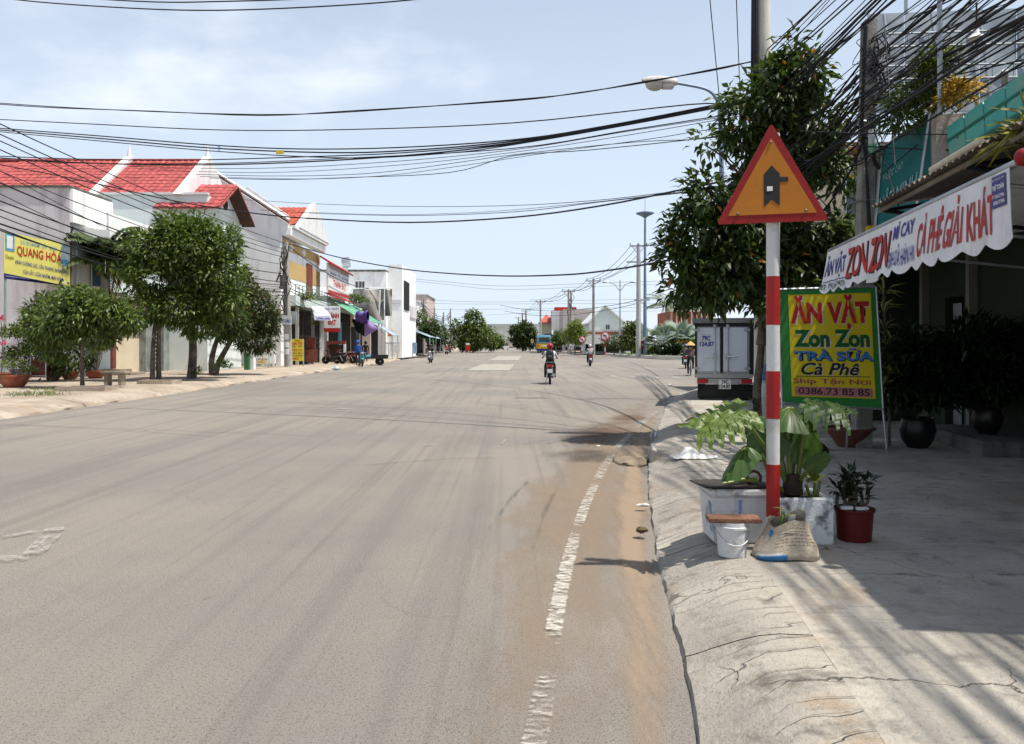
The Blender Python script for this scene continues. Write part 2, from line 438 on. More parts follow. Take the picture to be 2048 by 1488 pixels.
M_cable = mat('black_cable', (0.016, 0.016, 0.018), 0.6, 0.2, 3)
M_steel = mat('galvanised_steel', (0.42, 0.45, 0.47), 0.42, 0.12, 2.5, 0.06, 30, metal=0.75, dirt=(0.22, 0.2, 0.17), dirt_amt=0.35)
M_blued = mat('blue_grey_steel', (0.20, 0.26, 0.36), 0.5, 0.1, 2.0, 0.05, 30, metal=0.3)
M_glass = mat('window_glass', (0.05, 0.065, 0.075), 0.1, 0.1, 2, spec=0.6)
M_red = mat('red_paint', (0.40, 0.020, 0.016), 0.5, 0.12, 2.0, 0.04, 20)
M_redprint = mat('red_print', (0.48, 0.022, 0.02), 0.6, 0.08, 3)
M_blueprint = mat('blue_print', (0.045, 0.045, 0.28), 0.6, 0.08, 3)
M_darkgreenprint = mat('dark_green_print', (0.01, 0.085, 0.05), 0.6, 0.08, 3)
M_blackprint = mat('black_print', (0.02, 0.02, 0.022), 0.6, 0.08, 3)
M_whiteprint = mat('white_print', (0.78, 0.78, 0.76), 0.6, 0.04, 3)
M_yellow = mat('yellow_print', (0.66, 0.50, 0.045), 0.6, 0.1, 1.5, 0.03, 20)
M_paleyellow = mat('pale_yellow_sheet', (0.72, 0.66, 0.16), 0.55, 0.05, 1.0, 0.03, 20)
M_terra = mat('terracotta', (0.33, 0.10, 0.055), 0.8, 0.2, 4, 0.1, 40, dirt=(0.32, 0.26, 0.2), dirt_amt=0.5, dscale=3)
M_soil = mat('potting_soil', (0.06, 0.042, 0.03), 0.95, 0.35, 10, 0.15, 60, bump=0.8, bscale=60)
M_bark = mat('tree_bark', (0.13, 0.105, 0.08), 0.95, 0.3, 5, 0.15, 40, bump=0.7, bscale=25, dirt=(0.25, 0.23, 0.19), dirt_amt=0.6, dscale=3)
M_leaf = leaf_mat('leaf_green', (0.028, 0.062, 0.012), (0.14, 0.19, 0.034))
M_leafdark = leaf_mat('leaf_dark_green', (0.016, 0.040, 0.010), (0.080, 0.115, 0.024))
M_leafmango = leaf_mat('leaf_autumn_spotted', (0.022, 0.052, 0.012), (0.075, 0.110, 0.022), odd=((0.34, 0.14, 0.03), 0.984))
M_leaflight = leaf_mat('leaf_yellow_green', (0.10, 0.16, 0.025), (0.22, 0.27, 0.05))
M_leafpalm = leaf_mat('leaf_palm', (0.035, 0.075, 0.018), (0.15, 0.17, 0.04))
M_leafsilver = leaf_mat('leaf_silver', (0.16, 0.22, 0.18), (0.30, 0.36, 0.30), trans=0.15)
M_leafgold = leaf_mat('leaf_gold', (0.28, 0.20, 0.02), (0.45, 0.26, 0.03))

# ------------------------------------------------------------------ road
def road_material():
    m, nt, b, o = _base('dusty_asphalt')
    v = pos_node(nt)
    big = noise_node(nt, v, 0.16, 5); med = noise_node(nt, v, 1.1, 6)
    vs = pos_node(nt, (1.3, 0.035, 1), rot=R(6)); trk = noise_node(nt, vs, 1.6, 5, 0.6)
    vs2 = pos_node(nt, (7.0, 0.10, 1), rot=R(8)); trk2 = noise_node(nt, vs2, 1.0, 4, 0.6)
    g1 = noise_node(nt, v, 62, 4, 0.75); g2 = noise_node(nt, v, 230, 2, 0.7)
    vo = nt.nodes.new('ShaderNodeTexVoronoi'); vo.inputs['Scale'].default_value = 120; nt.links.new(v, vo.inputs['Vector'])
    c = mixc(nt, mrange(nt, big, 0.38, 0.62), (0.192, 0.18, 0.163), (0.262, 0.232, 0.196))
    c = mixc(nt, mathn(nt, 'MULTIPLY', mrange(nt, med, 0.35, 0.7), 0.35), c, (0.25, 0.215, 0.178))
    c = mixc(nt, mathn(nt, 'MULTIPLY', mrange(nt, trk, 0.48, 0.68), 0.52), c, (0.135, 0.128, 0.122))
    c = mixc(nt, mathn(nt, 'MULTIPLY', mrange(nt, trk2, 0.52, 0.70), 0.42), c, (0.12, 0.112, 0.10))
    spots = noise_node(nt, pos_node(nt, (1.0, 0.6, 1)), 6.5, 2, 0.5)
    c = mixc(nt, mathn(nt, 'MULTIPLY', mrange(nt, spots, 0.74, 0.80), 0.55), c, (0.06, 0.055, 0.05))
    crk = nt.nodes.new('ShaderNodeTexVoronoi'); crk.feature = 'DISTANCE_TO_EDGE'; crk.inputs['Scale'].default_value = 0.16
    wv = nt.nodes.new('ShaderNodeMixRGB'); wv.inputs[0].default_value = 0.12
    nz = nt.nodes.new('ShaderNodeTexNoise'); nz.inputs['Scale'].default_value = 1.2; nz.inputs['Detail'].default_value = 6; nt.links.new(v, nz.inputs['Vector'])
    nt.links.new(v, wv.inputs[1]); 
    sc = nt.nodes.new('ShaderNodeVectorMath'); sc.operation = 'SCALE'; sc.inputs['Scale'].default_value = 14.0; nt.links.new(nz.outputs['Color'], sc.inputs[0])
    nt.links.new(sc.outputs[0], wv.inputs[2]); nt.links.new(wv.outputs[0], crk.inputs['Vector'])
    c = mixc(nt, mathn(nt, 'MULTIPLY', mrange(nt, crk.outputs['Distance'], 0.0022, 0.0006), 0.18), c, (0.05, 0.045, 0.04))
    c = mixc(nt, mathn(nt, 'MULTIPLY', mrange(nt, g1, 0.53, 0.61), 0.66), c, (0.075, 0.064, 0.053))
    c = mixc(nt, mathn(nt, 'MULTIPLY', mrange(nt, g2, 0.52, 0.66), 0.6), c, (0.44, 0.395, 0.33))
    nt.links.new(c, b.inputs['Base Color']); b.inputs['Roughness'].default_value = 0.9; b.inputs['Specular IOR Level'].default_value = 0.25
    h = mathn(nt, 'ADD', mathn(nt, 'MULTIPLY', vo.outputs['Distance'], 0.7), g1)
    add_bump(nt, b, h, 0.8, 0.010)
    return m
def concrete_material(name, lo, hi, stain, groove=False, amt=0.55, brown=(0.33, 0.225, 0.135)):
    m, nt, b, o = _base(name)
    v = pos_node(nt)
    n1 = noise_node(nt, v, 0.9, 6); n2 = noise_node(nt, v, 4.5, 8, 0.65); n3 = noise_node(nt, v, 38, 5, 0.7); n4 = noise_node(nt, pos_node(nt, (1.0, 5.0, 1)), 3.0, 6, 0.65)
    c = mixc(nt, mrange(nt, n1, 0.33, 0.67), lo, hi)
    c = mixc(nt, mathn(nt, 'MULTIPLY', mrange(nt, n2, 0.50, 0.72), amt), c, stain)
    c = mixc(nt, mathn(nt, 'MULTIPLY', mrange(nt, n4, 0.52, 0.70), 0.40), c, tuple(x * 0.62 for x in lo))
    bn = noise_node(nt, v, 1.7, 6, 0.6)
    c = mixc(nt, mathn(nt, 'MULTIPLY', mrange(nt, bn, 0.55, 0.72), 0.6), c, brown)
    c = mixc(nt, mathn(nt, 'MULTIPLY', mrange(nt, n3, 0.56, 0.66), 0.32), c, (0.11, 0.10, 0.085))
    dots = noise_node(nt, v, 11, 2, 0.5)
    c = mixc(nt, mathn(nt, 'MULTIPLY', mrange(nt, dots, 0.77, 0.80), 0.7), c, (0.06, 0.055, 0.05))
    ck = nt.nodes.new('ShaderNodeTexVoronoi'); ck.feature = 'DISTANCE_TO_EDGE'; ck.inputs['Scale'].default_value = 0.75
    nz = nt.nodes.new('ShaderNodeTexNoise'); nz.inputs['Scale'].default_value = 4.0; nz.inputs['Detail'].default_value = 6; nt.links.new(v, nz.inputs['Vector'])
    sc = nt.nodes.new('ShaderNodeVectorMath'); sc.operation = 'SCALE'; sc.inputs['Scale'].default_value = 0.45; nt.links.new(nz.outputs['Color'], sc.inputs[0])
    ad = nt.nodes.new('ShaderNodeVectorMath'); ad.operation = 'ADD'; nt.links.new(v, ad.inputs[0]); nt.links.new(sc.outputs[0], ad.inputs[1])
    nt.links.new(ad.outputs[0], ck.inputs['Vector'])
    crack = mathn(nt, 'MULTIPLY', mrange(nt, ck.outputs['Distance'], 0.006, 0.001), mrange(nt, n1, 0.45, 0.6))
    c = mixc(nt, mathn(nt, 'MULTIPLY', crack, 0.5), c, (0.07, 0.06, 0.05))
    nt.links.new(c, b.inputs['Base Color']); b.inputs['Roughness'].default_value = 0.92; b.inputs['Specular IOR Level'].default_value = 0.2
    h = mathn(nt, 'ADD', mathn(nt, 'MULTIPLY', n2, 1.2), mathn(nt, 'MULTIPLY', n3, 0.7))
    h = mathn(nt, 'SUBTRACT', h, mathn(nt, 'MULTIPLY', crack, 1.5))
    if groove:
        w = nt.nodes.new('ShaderNodeTexWave'); w.wave_type = 'BANDS'; w.bands_direction = 'Y'; w.inputs['Scale'].default_value = 2.1
        w.inputs['Distortion'].default_value = 6; w.inputs['Detail'].default_value = 3; w.inputs['Detail Scale'].default_value = 2.0
        nt.links.new(pos_node(nt, (0.5, 1, 1), rot=R(-20)), w.inputs['Vector'])
        h = mathn(nt, 'SUBTRACT', h, mathn(nt, 'MULTIPLY', mrange(nt, w.outputs['Fac'], 0.10, 0.0), mrange(nt, n1, 0.42, 0.6)))
    add_bump(nt, b, h, 0.9, 0.03)
    return m
M_road = road_material()
M_pave = concrete_material('pavement_concrete', (0.34, 0.315, 0.27), (0.50, 0.46, 0.39), (0.20, 0.185, 0.16), amt=0.8)
M_kerb = concrete_material('kerb_concrete', (0.32, 0.292, 0.252), (0.46, 0.42, 0.355), (0.13, 0.118, 0.10), groove=True, amt=0.8)
M_lpave = concrete_material('verge_concrete', (0.32, 0.26, 0.20), (0.46, 0.39, 0.31), (0.24, 0.19, 0.14), amt=0.6, brown=(0.36, 0.25, 0.16))
M_ground = concrete_material('bare_earth', (0.24, 0.19, 0.13), (0.34, 0.28, 0.2), (0.16, 0.13, 0.09))
M_dust = worn('gutter_dust', (0.29, 0.22, 0.155), 0.80, 1.6, (1.6, 0.4, 1), edge=0.48, rough=0.95, soft=0.22, opac=0.6)
M_dust2 = worn('gutter_sand', (0.355, 0.265, 0.185), 0.88, 2.4, (1.5, 0.3, 1), edge=0.45, rough=0.95, soft=0.22, opac=0.7)
M_line = worn('worn_white_line', (0.60, 0.57, 0.50), 0.47, 7, (0.8, 1.3, 1), edge=0.25, detail=14, soft=0.10, opac=0.85)
M_mark = worn('worn_white_marking', (0.42, 0.41, 0.37), 0.46, 18, (1, 1, 1), edge=0.1, soft=0.15, opac=0.65)
M_markpale = worn('faded_median_paint', (0.33, 0.31, 0.265), 0.75, 3, (1, 1, 1), edge=0.06)
M_stain = worn('oil_stain', (0.075, 0.065, 0.055), 0.75, 1.5, (0.8, 0.8, 1), edge=0.5, soft=0.2, opac=0.7)
M_brownstain = worn('mud_stain', (0.15, 0.09, 0.055), 0.85, 1.2, (0.7, 1.0, 1), edge=0.5, soft=0.25, opac=0.55)
M_skid = worn('skid_mark', (0.075, 0.068, 0.06), 0.62, 9, (1.6, 0.18, 1), edge=0.5, soft=0.25, opac=0.3)

def structure(o): o['kind'] = 'structure'; return o
mb = MB(); mb.quad((-1500, -400, -0.06), (1500, -400, -0.06), (1500, 3500, -0.06), (-1500, 3500, -0.06))
structure(mb.build('ground', M_ground))
mb = MB(); mb.grid(lambda u, v: (-18 + 33.5 * u, -30 + 900 * v, 0.0), 6, 60)
mb.add([(15.5, 20, 0), (140, 20, 0), (140, 88, 0), (15.5, 88, 0)], [(0, 1, 2, 3)])
structure(mb.build('road', M_road))

KERB = [(-0.9, -8), (-0.05, -2), (0.36, 1), (0.76, 3.2), (1.17, 6.5), (1.75, 10.24), (2.42, 13.5), (3.4, 18), (4.5, 22.5), (6.6, 28.5), (9.5, 33), (14, 37), (24, 41), (60, 47), (140, 52)]
def kerb_x(y):
    for (x0, y0), (x1, y1) in zip(KERB, KERB[1:]):
        if y <= y1: return x0 + (x1 - x0) * (y - y0) / (y1 - y0)
    return KERB[-1][0]
KP = [Vector((x, y, 0)) for x, y in KERB]
KS = bez(KP, 14 * 40)
ZP = 0.17
# sloped kerb in cast lengths with open joints, then the pavement slabs
walk = structure(MB().add([(0, 0, 0.05), (0.01, 0, 0.05), (0.01, 0.01, 0.05)], [(0, 1, 2)]).build('sidewalk', M_pave))
PROF = [(-0.02, -0.03), (0.0, 0.035), (0.05, 0.05), (0.14, 0.085), (0.26, 0.13), (0.36, 0.158), (0.46, 0.168), (0.62, ZP)]
def kerb_row(p, nrm, k):
    out = []
    for j, (o_, z) in enumerate(PROF):
        q = Vector(p) + nrm * o_
        e = noise.noise(Vector((q.x * 2.3, q.y * 2.3, j))) ; e2 = noise.noise(Vector((q.x * 9, q.y * 9, j * 3)))
        q = q + nrm * ((0.022 * e + 0.012 * e2) if j < 2 else 0.01 * e)
        out.append((q.x, q.y, z + ((0.008 * e + 0.005 * e2) if 0 < j < len(PROF) - 1 else 0)))
    return out
acc = 0.0; start = 0; n_st = 0
nrm_at = []
for i, p in enumerate(KS):
    d = (KS[min(i+1, len(KS)-1)] - KS[max(i-1, 0)]).normalized(); nrm_at.append(Vector((d.y, -d.x, 0)))
def kerb_piece(i0, i1, gap):
    V = []; F = []; m_ = len(PROF)
    # subdivide
    rows = []
    for i in range(i0, i1):
        L = (KS[i+1] - KS[i]).length; st = max(1, int(L / 0.09)) if KS[i].y < 16 else max(1, int(L / 0.5))
        for s in range(st): 
            t = s / st; rows.append((KS[i].lerp(KS[i+1], t), nrm_at[i].lerp(nrm_at[i+1], t)))
    rows.append((KS[i1], nrm_at[i1]))
    d0 = (rows[1][0] - rows[0][0]).normalized(); d1 = (rows[-1][0] - rows[-2][0]).normalized()
    rows[0] = (rows[0][0] + d0 * gap, rows[0][1]); rows[-1] = (rows[-1][0] - d1 * gap, rows[-1][1])
    for k, (p, n_) in enumerate(rows): V += kerb_row(p, n_, k)
    for k in range(len(rows) - 1):
        for j in range(m_ - 1):
            a = k * m_ + j; F.append((a, a + 1, a + m_ + 1, a + m_))
    mb = MB(); mb.add(V, F); return mb.build('kerb_stone', M_kerb, walk, smooth=True, sharp=50)
CUTS = [-8, -1.5, 2.35, 4.05, 5.84, 7.6, 9.15, 10.9, 12.6, 14.8, 17.2, 19.8, 22.4]
def idx(y): return min(range(len(KS)), key=lambda i: abs(KS[i].y - y) + (100 if KS[i].y > 30 else 0))
ci = [idx(y) for y in CUTS]
for a, b_ in zip(ci, ci[1:]): kerb_piece(a, b_, 0.006)
kerb_piece(ci[-1], len(KS) - 1, 0.006)
def kerb_in(y):                              # inner edge of the sloped kerb
    i = idx(y); return KS[i] + nrm_at[i] * 0.62
for y0, y1 in zip(CUTS, CUTS[1:]):
    big = (y0, y1) in [(4.05, 5.84)]
    i0, i1 = idx(y0), idx(y1)
    pts = [KS[i] + nrm_at[i] * 0.621 for i in range(i0, i1 + 1)]
    g = 0.009 if y1 in (5.84, 9.15, 12.6, 17.2, 22.4) else 0.0
    g0 = 0.009 if y0 in (5.84, 9.15, 12.6, 17.2) else 0.0
    top = [(q.x, q.y, ZP) for q in pts]
    top[0] = (top[0][0], top[0][1] + g0, ZP); top[-1] = (top[-1][0], top[-1][1] - g, ZP)
    poly = top + [(13.0 + y1 * 0.1, top[-1][1], ZP), (13.0 + y1 * 0.1, top[0][1], ZP)]
    mb = MB(); mb.prism(poly[::-1], (0, 0, -0.05)); mb.build('slab', M_pave, walk)
mb = MB()                                    # the pavement round the corner, and the bed under the slabs
base = [KS[i] + nrm_at[i] * 0.60 for i in range(len(KS))]
j0 = idx(22.4)
for i in range(len(KS) - 1):
    a, b_ = base[i], base[i+1]
    if i < j0: mb.quad((a.x, a.y, 0.13), (b_.x, b_.y, 0.13), (16, b_.y, 0.13), (16, a.y, 0.13))
    else:
        f = (i - j0) / (len(KS) - 1 - j0); f2 = (i + 1 - j0) / (len(KS) - 1 - j0)
        mb.quad((a.x, a.y, ZP), (b_.x, b_.y, ZP), (16 + 120 * f2, 22.4 + 2 * f2, ZP), (16 + 120 * f, 22.4 + 2 * f, ZP))
mb.build('paving_bed', M_pave, walk)

# left verge: a broad pale pavement with a rough sloped edge
LK = [(-10.2, -6), (-10.75, 10), (-10.95, 17), (-11.05, 24), (-11.2, 36), (-11.35, 46), (-11.45, 64), (-12.2, 90), (-13.4, 116), (-14.5, 160), (-16, 240), (-20, 500)]
LS = bez([Vector((x, y, 0)) for x, y in LK], 11 * 36)
V = []; F = []
LP = [(0.02, -0.03), (0.0, 0.05), (-0.10, 0.09), (-0.30, 0.135), (-0.55, 0.175), (-0.9, 0.195), (-2.2, 0.20), (-30, 0.205)]
for p in LS:
    for j, (o_, z) in enumerate(LP):
        e = noise.noise(Vector((p.x * 0.7, p.y * 0.7, j * 2.0))) + 0.6 * noise.noise(Vector((p.x, p.y * 2.4, j * 5.0)))
        V.append((p.x + o_ + (0.10 * e if j < 6 else 0), p.y, z + (0.02 * e if 1 < j < 6 else 0)))
for i in range(len(LS) - 1):
    for j in range(len(LP) - 1):
        a = i * len(LP) + j; F.append((a, a + len(LP), a + len(LP) + 1, a + 1))
mb = MB(); mb.add(V, F)
structure(mb.build('pavement', M_lpave, smooth=True))

# sheets lying on the road (4 mm apart)
def strip(name, pts, width, m, z=0.004, kind='structure', off=0.0, step=0.25):
    pts = [Vector((p[0], p[1], 0)) for p in pts]; out = []
    for a, b_ in zip(pts, pts[1:]):
        k = max(1, int((b_ - a).length / step))
        for i in range(k): out.append(a.lerp(b_, i / k))
    out.append(pts[-1]); V = []; UV = []; F = []
    w = width if callable(width) else (lambda y: width)
    for i, p in enumerate(out):
        d = (out[min(i+1, len(out)-1)] - out[max(i-1, 0)]).normalized(); n_ = Vector((d.y, -d.x, 0))
        t = i / (len(out) - 1)
        for u in (0, 0.25, 0.5, 0.75, 1):
            q = p + n_ * (off + (u - 0.5) * w(p.y)); V.append((q.x, q.y, z)); UV.append((u, t))
    for i in range(len(out) - 1):
        for j in range(4): F.append((i*5+j, i*5+j+1, i*5+j+6, i*5+j+5))
    mb = MB(); mb.add(V, F); o = mb.build(name, m, uv=UV)
    if kind: o['kind'] = kind
    return o
strip('roadside_dust', [(KS[i].x, KS[i].y) for i in range(idx(-1), idx(28), 3)], lambda y: 1.7 + 0.3 * math.sin(y), M_dust, 0.004, off=-0.72)
strip('gutter_sand', [(KS[i].x, KS[i].y) for i in range(idx(-1), idx(24), 3)], lambda y: 0.38 + 0.08 * math.sin(y * 1.7), M_dust2, 0.008, off=-0.20)
LINE = [(-0.5, -4), (-0.08, 1.6), (0.14, 3.6), (0.37, 5.57), (0.83, 8.5), (1.73, 12.8), (3.2, 18.2), (5.4, 25.6), (7.8, 31)]
LB = [tuple(q)[:2] for q in bez([Vector((x, y, 0)) for x, y in LINE], 400)]
for k_, (y0, y1, am, ed) in enumerate(((1.2, 4.3, .34, .2), (3.9, 7.4, .53, .25), (6.6, 9.8, .48, .25), (9.0, 12.3, .40, .2), (11.9, 14.8, .50, .2), (14.5, 20.5, .38, .2), (20, 31, .50, .15))):
    strip('edge_line', [q for q in LB if y0 <= q[1] <= y1], 0.15, worn('worn_white_line_%d' % k_, (0.60, 0.57, 0.50), am, 20, (0.7, 1.5, 1), edge=ed, detail=12, soft=0.13, opac=0.8), 0.012 + 0.004 * (k_ % 2))
def patch(name, c, hx, hy, m, rot=0.0, z=0.012, kind='structure'):
    mb = MB(); V = []; UV = []; n_ = 8; ca, sa = math.cos(rot), math.sin(rot)
    for j in range(n_ + 1):
        for i in range(n_ + 1):
            x = (i / n_ * 2 - 1) * hx; y = (j / n_ * 2 - 1) * hy
            V.append((c[0] + x * ca - y * sa, c[1] + x * sa + y * ca, z)); UV.append((i / n_, j / n_))
    F = [(j*(n_+1)+i, j*(n_+1)+i+1, (j+1)*(n_+1)+i+1, (j+1)*(n_+1)+i) for j in range(n_) for i in range(n_)]
    mb.add(V, F); o = mb.build(name, m, uv=UV); o['kind'] = kind; return o
patch('mud_patch', (1.55, 14.4), 0.85, 2.6, M_brownstain, R(-12), 0.016)
patch('oil_patch', (1.15, 11.6), 0.75, 1.4, M_stain, R(-10), 0.020)
patch('mud_patch', (2.6, 17.5), 0.7, 1.5, M_brownstain, R(-14), 0.016)
for (x0, y0), (x1, y1), w in [((0.05, 5.2), (0.75, 10.5), 0.10), ((-0.35, 5.8), (0.45, 10.8), 0.10)]:
    strip('tyre_mark', [(x0, y0), (x0 * 0.5 + x1 * 0.5 - 0.06, y0 * 0.5 + y1 * 0.5), (x1, y1)], w, M_skid, 0.012)
# cracks sealed across the carriageway
strip('road_crack', [(-11, 19.6), (-6, 20.3), (-1, 20.4), (1.4, 19.6), (3.0, 18.6)], 0.10, worn('crack_sealant', (0.07, 0.065, 0.06), 0.55, 2.5, (0.5, 1, 1), edge=0.4, soft=0.2, opac=0.55), 0.012)
strip('road_crack', [(-3.4, 10.0), (-2.6, 10.5), (-1.9, 10.6), (-0.9, 11.2), (0.1, 11.3), (0.5, 11.6), (1.2, 11.5)], 0.06, MATS['crack_sealant'], 0.013)
strip('road_crack', [(0.9, 23.0), (2.6, 23.6), (4.4, 24.2)], 0.35, MATS['crack_sealant'], 0.012)
# painted marks
def mark(pts, w, m=M_mark, z=0.024): strip('road_marking', pts, w, m, z)
def gp(px, py): g = G(px, py); return (g.x, g.y)
mark([gp(-60, 1122), gp(30, 1122), gp(62, 1118)], 0.16); mark([gp(62, 1117), gp(105, 1072)], 0.18); mark([gp(132, 1062), gp(88, 1064)], 0.14); mark([gp(80, 1066), gp(0, 1078)], 0.09)
patch('median_patch', ((gp(938, 741)[0] + gp(1020, 741)[0]) / 2 + 0.1, 58), 1.45, 9.0, M_markpale, R(-1.2), 0.020)
patch('median_patch', (-0.55, 100), 1.7, 18.0, M_markpale, R(-1.0), 0.020)
mark([gp(914, 745), gp(928, 736), gp(951, 723)], 0.22); mark([gp(1021, 721), gp(1020, 729)], 0.25); mark([gp(938, 743), gp(1012, 742)], 0.3)
mark([gp(968, 712), gp(1016, 712)], 0.35); mark([gp(1012, 703), gp(1016, 711)], 0.3)
for x0, x1, y in [(848, 862, 748), (880, 904, 748), (924, 946, 747), (971, 984, 746), (1016, 1028, 748), (1055, 1064, 749), (680, 694, 819), (1046, 1052, 749)]:
    mark([gp(x0, y + 0.6), gp(x1, y - 0.6)], 0.42)
for x0, x1, y in [(1214, 1252, 768), (1258, 1283, 768), (1301, 1330, 742), (1334, 1346, 742), (1226, 1240, 789)]:
    mark([gp(x0, y), gp(x1, y)], 0.32, M_line)
for (a, b_) in [((1224, 751), (1231, 756)), ((1264, 752), (1272, 757)), ((1301, 753), (1320, 758)), ((1340, 754), (1366, 759)), ((1358, 730), (1372, 735))]:
    mark([gp(*a), gp(*b_)], 0.35, M_line)
mark([gp(990, 896), gp(1010, 896)], 0.08); mark([gp(1003, 893), gp(1010, 881)], 0.05); mark([gp(847, 893), gp(866, 891)], 0.10)
# ================================================================== the shop row on the right
DR = Vector((0.146, 0.989, 0)).normalized(); NR = Vector((DR.y, -DR.x, 0))
A0 = Vector((3.11, 4.95, 0))
def S(s, l, z): return A0 + DR * s + NR * l + Vector((0, 0, z))     # along the street, into the shop, up
M_valance = mat('awning_canvas', (0.70, 0.70, 0.71), 0.8, 0.05, 1.2, 0.03, 15, dirt=(0.42, 0.41, 0.40), dirt_amt=0.5, dscale=1.2, streak=True, bump=0.35, bscale=7)
M_greenwall = mat('green_shop_wall', (0.022, 0.036, 0.022), 0.85, 0.12, 1.0, 0.05, 20, dirt=(0.02, 0.025, 0.018), dirt_amt=0.5, dscale=0.7, streak=True)  # near-black green puts the porch shade into the wall colour
M_teal = mat('teal_sign_face', (0.012, 0.135, 0.135), 0.5, 0.06, 1.0, 0.02, 12)
M_tealsheet = mat('teal_roof_sheet', (0.05, 0.36, 0.29), 0.45, 0.1, 1.5, 0.05, 20, dirt=(0.28, 0.2, 0.11), dirt_amt=0.4, dscale=1.5)
M_rustsheet = mat('rusty_roof_sheet', (0.20, 0.16, 0.12), 0.7, 0.25, 1.5, 0.1, 20, metal=0.1, dirt=(0.10, 0.05, 0.03), dirt_amt=0.7, dscale=1.4)
m_, nt_s, b_s, o_s = _base('grey_translucent_sheet'); c_s = mixc(nt_s, mrange(nt_s, noise_node(nt_s, pos_node(nt_s), 0.8, 4), 0.3, 0.7), (0.22, 0.26, 0.30), (0.42, 0.48, 0.53))
t_s = nt_s.nodes.new('ShaderNodeBsdfTranslucent'); x_s = nt_s.nodes.new('ShaderNodeMixShader'); x_s.inputs[0].default_value = 0.22
nt_s.links.new(c_s, b_s.inputs['Base Color']); nt_s.links.new(c_s, t_s.inputs['Color']); b_s.inputs['Roughness'].default_value = 0.45
nt_s.links.new(b_s.outputs[0], x_s.inputs[1]); nt_s.links.new(t_s.outputs[0], x_s.inputs[2]); nt_s.links.new(x_s.outputs[0], o_s.inputs[0]); M_dullsteel = m_
M_beige = mat('beige_tube', (0.58, 0.52, 0.40), 0.6, 0.08, 2)

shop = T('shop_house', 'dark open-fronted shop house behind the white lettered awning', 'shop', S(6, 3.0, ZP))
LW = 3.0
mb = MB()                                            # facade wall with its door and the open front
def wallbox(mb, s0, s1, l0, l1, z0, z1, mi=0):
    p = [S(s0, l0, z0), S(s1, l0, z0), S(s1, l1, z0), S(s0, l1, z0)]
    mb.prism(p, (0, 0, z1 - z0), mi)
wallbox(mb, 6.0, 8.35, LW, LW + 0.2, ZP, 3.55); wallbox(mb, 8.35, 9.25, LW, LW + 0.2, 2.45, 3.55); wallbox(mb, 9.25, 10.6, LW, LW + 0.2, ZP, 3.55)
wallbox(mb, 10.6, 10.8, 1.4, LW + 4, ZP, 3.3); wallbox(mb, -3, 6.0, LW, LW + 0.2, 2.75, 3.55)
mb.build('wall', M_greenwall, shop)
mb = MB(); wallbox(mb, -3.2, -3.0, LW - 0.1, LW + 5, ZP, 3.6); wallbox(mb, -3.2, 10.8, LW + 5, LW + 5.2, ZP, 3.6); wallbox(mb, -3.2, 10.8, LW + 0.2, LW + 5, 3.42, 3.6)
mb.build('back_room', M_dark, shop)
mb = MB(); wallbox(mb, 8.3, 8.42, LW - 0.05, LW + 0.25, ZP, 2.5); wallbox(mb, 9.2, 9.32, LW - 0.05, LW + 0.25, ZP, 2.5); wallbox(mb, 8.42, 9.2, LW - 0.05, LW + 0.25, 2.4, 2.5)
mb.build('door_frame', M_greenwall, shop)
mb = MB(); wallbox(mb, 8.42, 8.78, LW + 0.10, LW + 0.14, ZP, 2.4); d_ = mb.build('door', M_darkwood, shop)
mb = MB()
for k in range(6): mb.tube([S(8.84 + k * 0.06, LW + 0.07, ZP + 0.1), S(8.84 + k * 0.06, LW + 0.07, 2.3)], 0.012, 6)
mb.build('door_grille', M_steel, shop)
for s_ in (10.05, 8.02):
    mb = MB(); wallbox(mb, s_, s_ + 0.13, LW - 0.13, LW - 0.003, ZP, 3.3); mb.build('pillar', mat('pale_pillar', (0.20, 0.20, 0.17), 0.8, 0.08), shop)
mb = MB(); wallbox(mb, 6.0, 6.06, LW - 0.06, LW - 0.003, ZP, 3.3); wallbox(mb, 3.6, 3.64, LW - 0.06, LW - 0.003, ZP, 2.7); mb.build('front_post', M_steel, shop)
mb = MB(); wallbox(mb, 5.6, 7.9, LW - 0.9, LW - 0.01, ZP + 0.002, ZP + 0.2); mb.build('front_step', M_olddark, shop, bevel=0.01)  # step darkened to carry the porch shade in its colour
mb = MB()                                            # upper storey set back
wallbox(mb, -3.2, 5.2, LW + 0.0, LW + 0.2, 3.62, 5.2); mb.build('upper_wall', M_cream, shop)
mb = MB()                                            # poster on the pillar
wallbox(mb, 8.0, 8.16, LW - 0.14, LW - 0.134, 1.25, 1.85); mb.build('poster', mat('blue_poster', (0.05, 0.12, 0.35), 0.6, 0.6, 14, 0.3, 40), shop)
# canopy: corrugated sheets side by side, ribs, brackets
canopy = T('sheet_canopy', 'dark rusty sheet-metal canopy above the lettered awning', 'canopy', S(1, 0.4, 3.1))
def canopy_sheet(s0, s1):
    mb = MB(); n_ = 16
    top = []
    for i in range(n_ + 1):
        s_ = s0 + (s1 - s0) * i / n_; z_ = 0.018 * math.cos(i * math.pi)
        top.append((S(s_, 0.22, 3.08 + z_), S(s_, LW + 0.1, 3.52 + z_)))
    for i in range(n_):
        a, b_ = top[i]; c, d = top[i+1]
        mb.quad(a, c, d, b_)
        dz = Vector((0, 0, 0.006)); mb.quad(a + dz, b_ + dz, d + dz, c + dz)
    mb.build('canopy_sheet', M_rustsheet, canopy)
for k in range(5): canopy_sheet(-1.28 + k * 1.0, -1.28 + (k + 1) * 1.0 + 0.02)
mb = MB()
for l_, z_ in ((0.3, 3.04), (1.6, 3.24), (2.9, 3.44)): mb.tube([S(-1.28, l_, z_), S(3.72, l_, z_)], 0.025, 6)
mb.build('purlin', M_rustsheet, canopy)
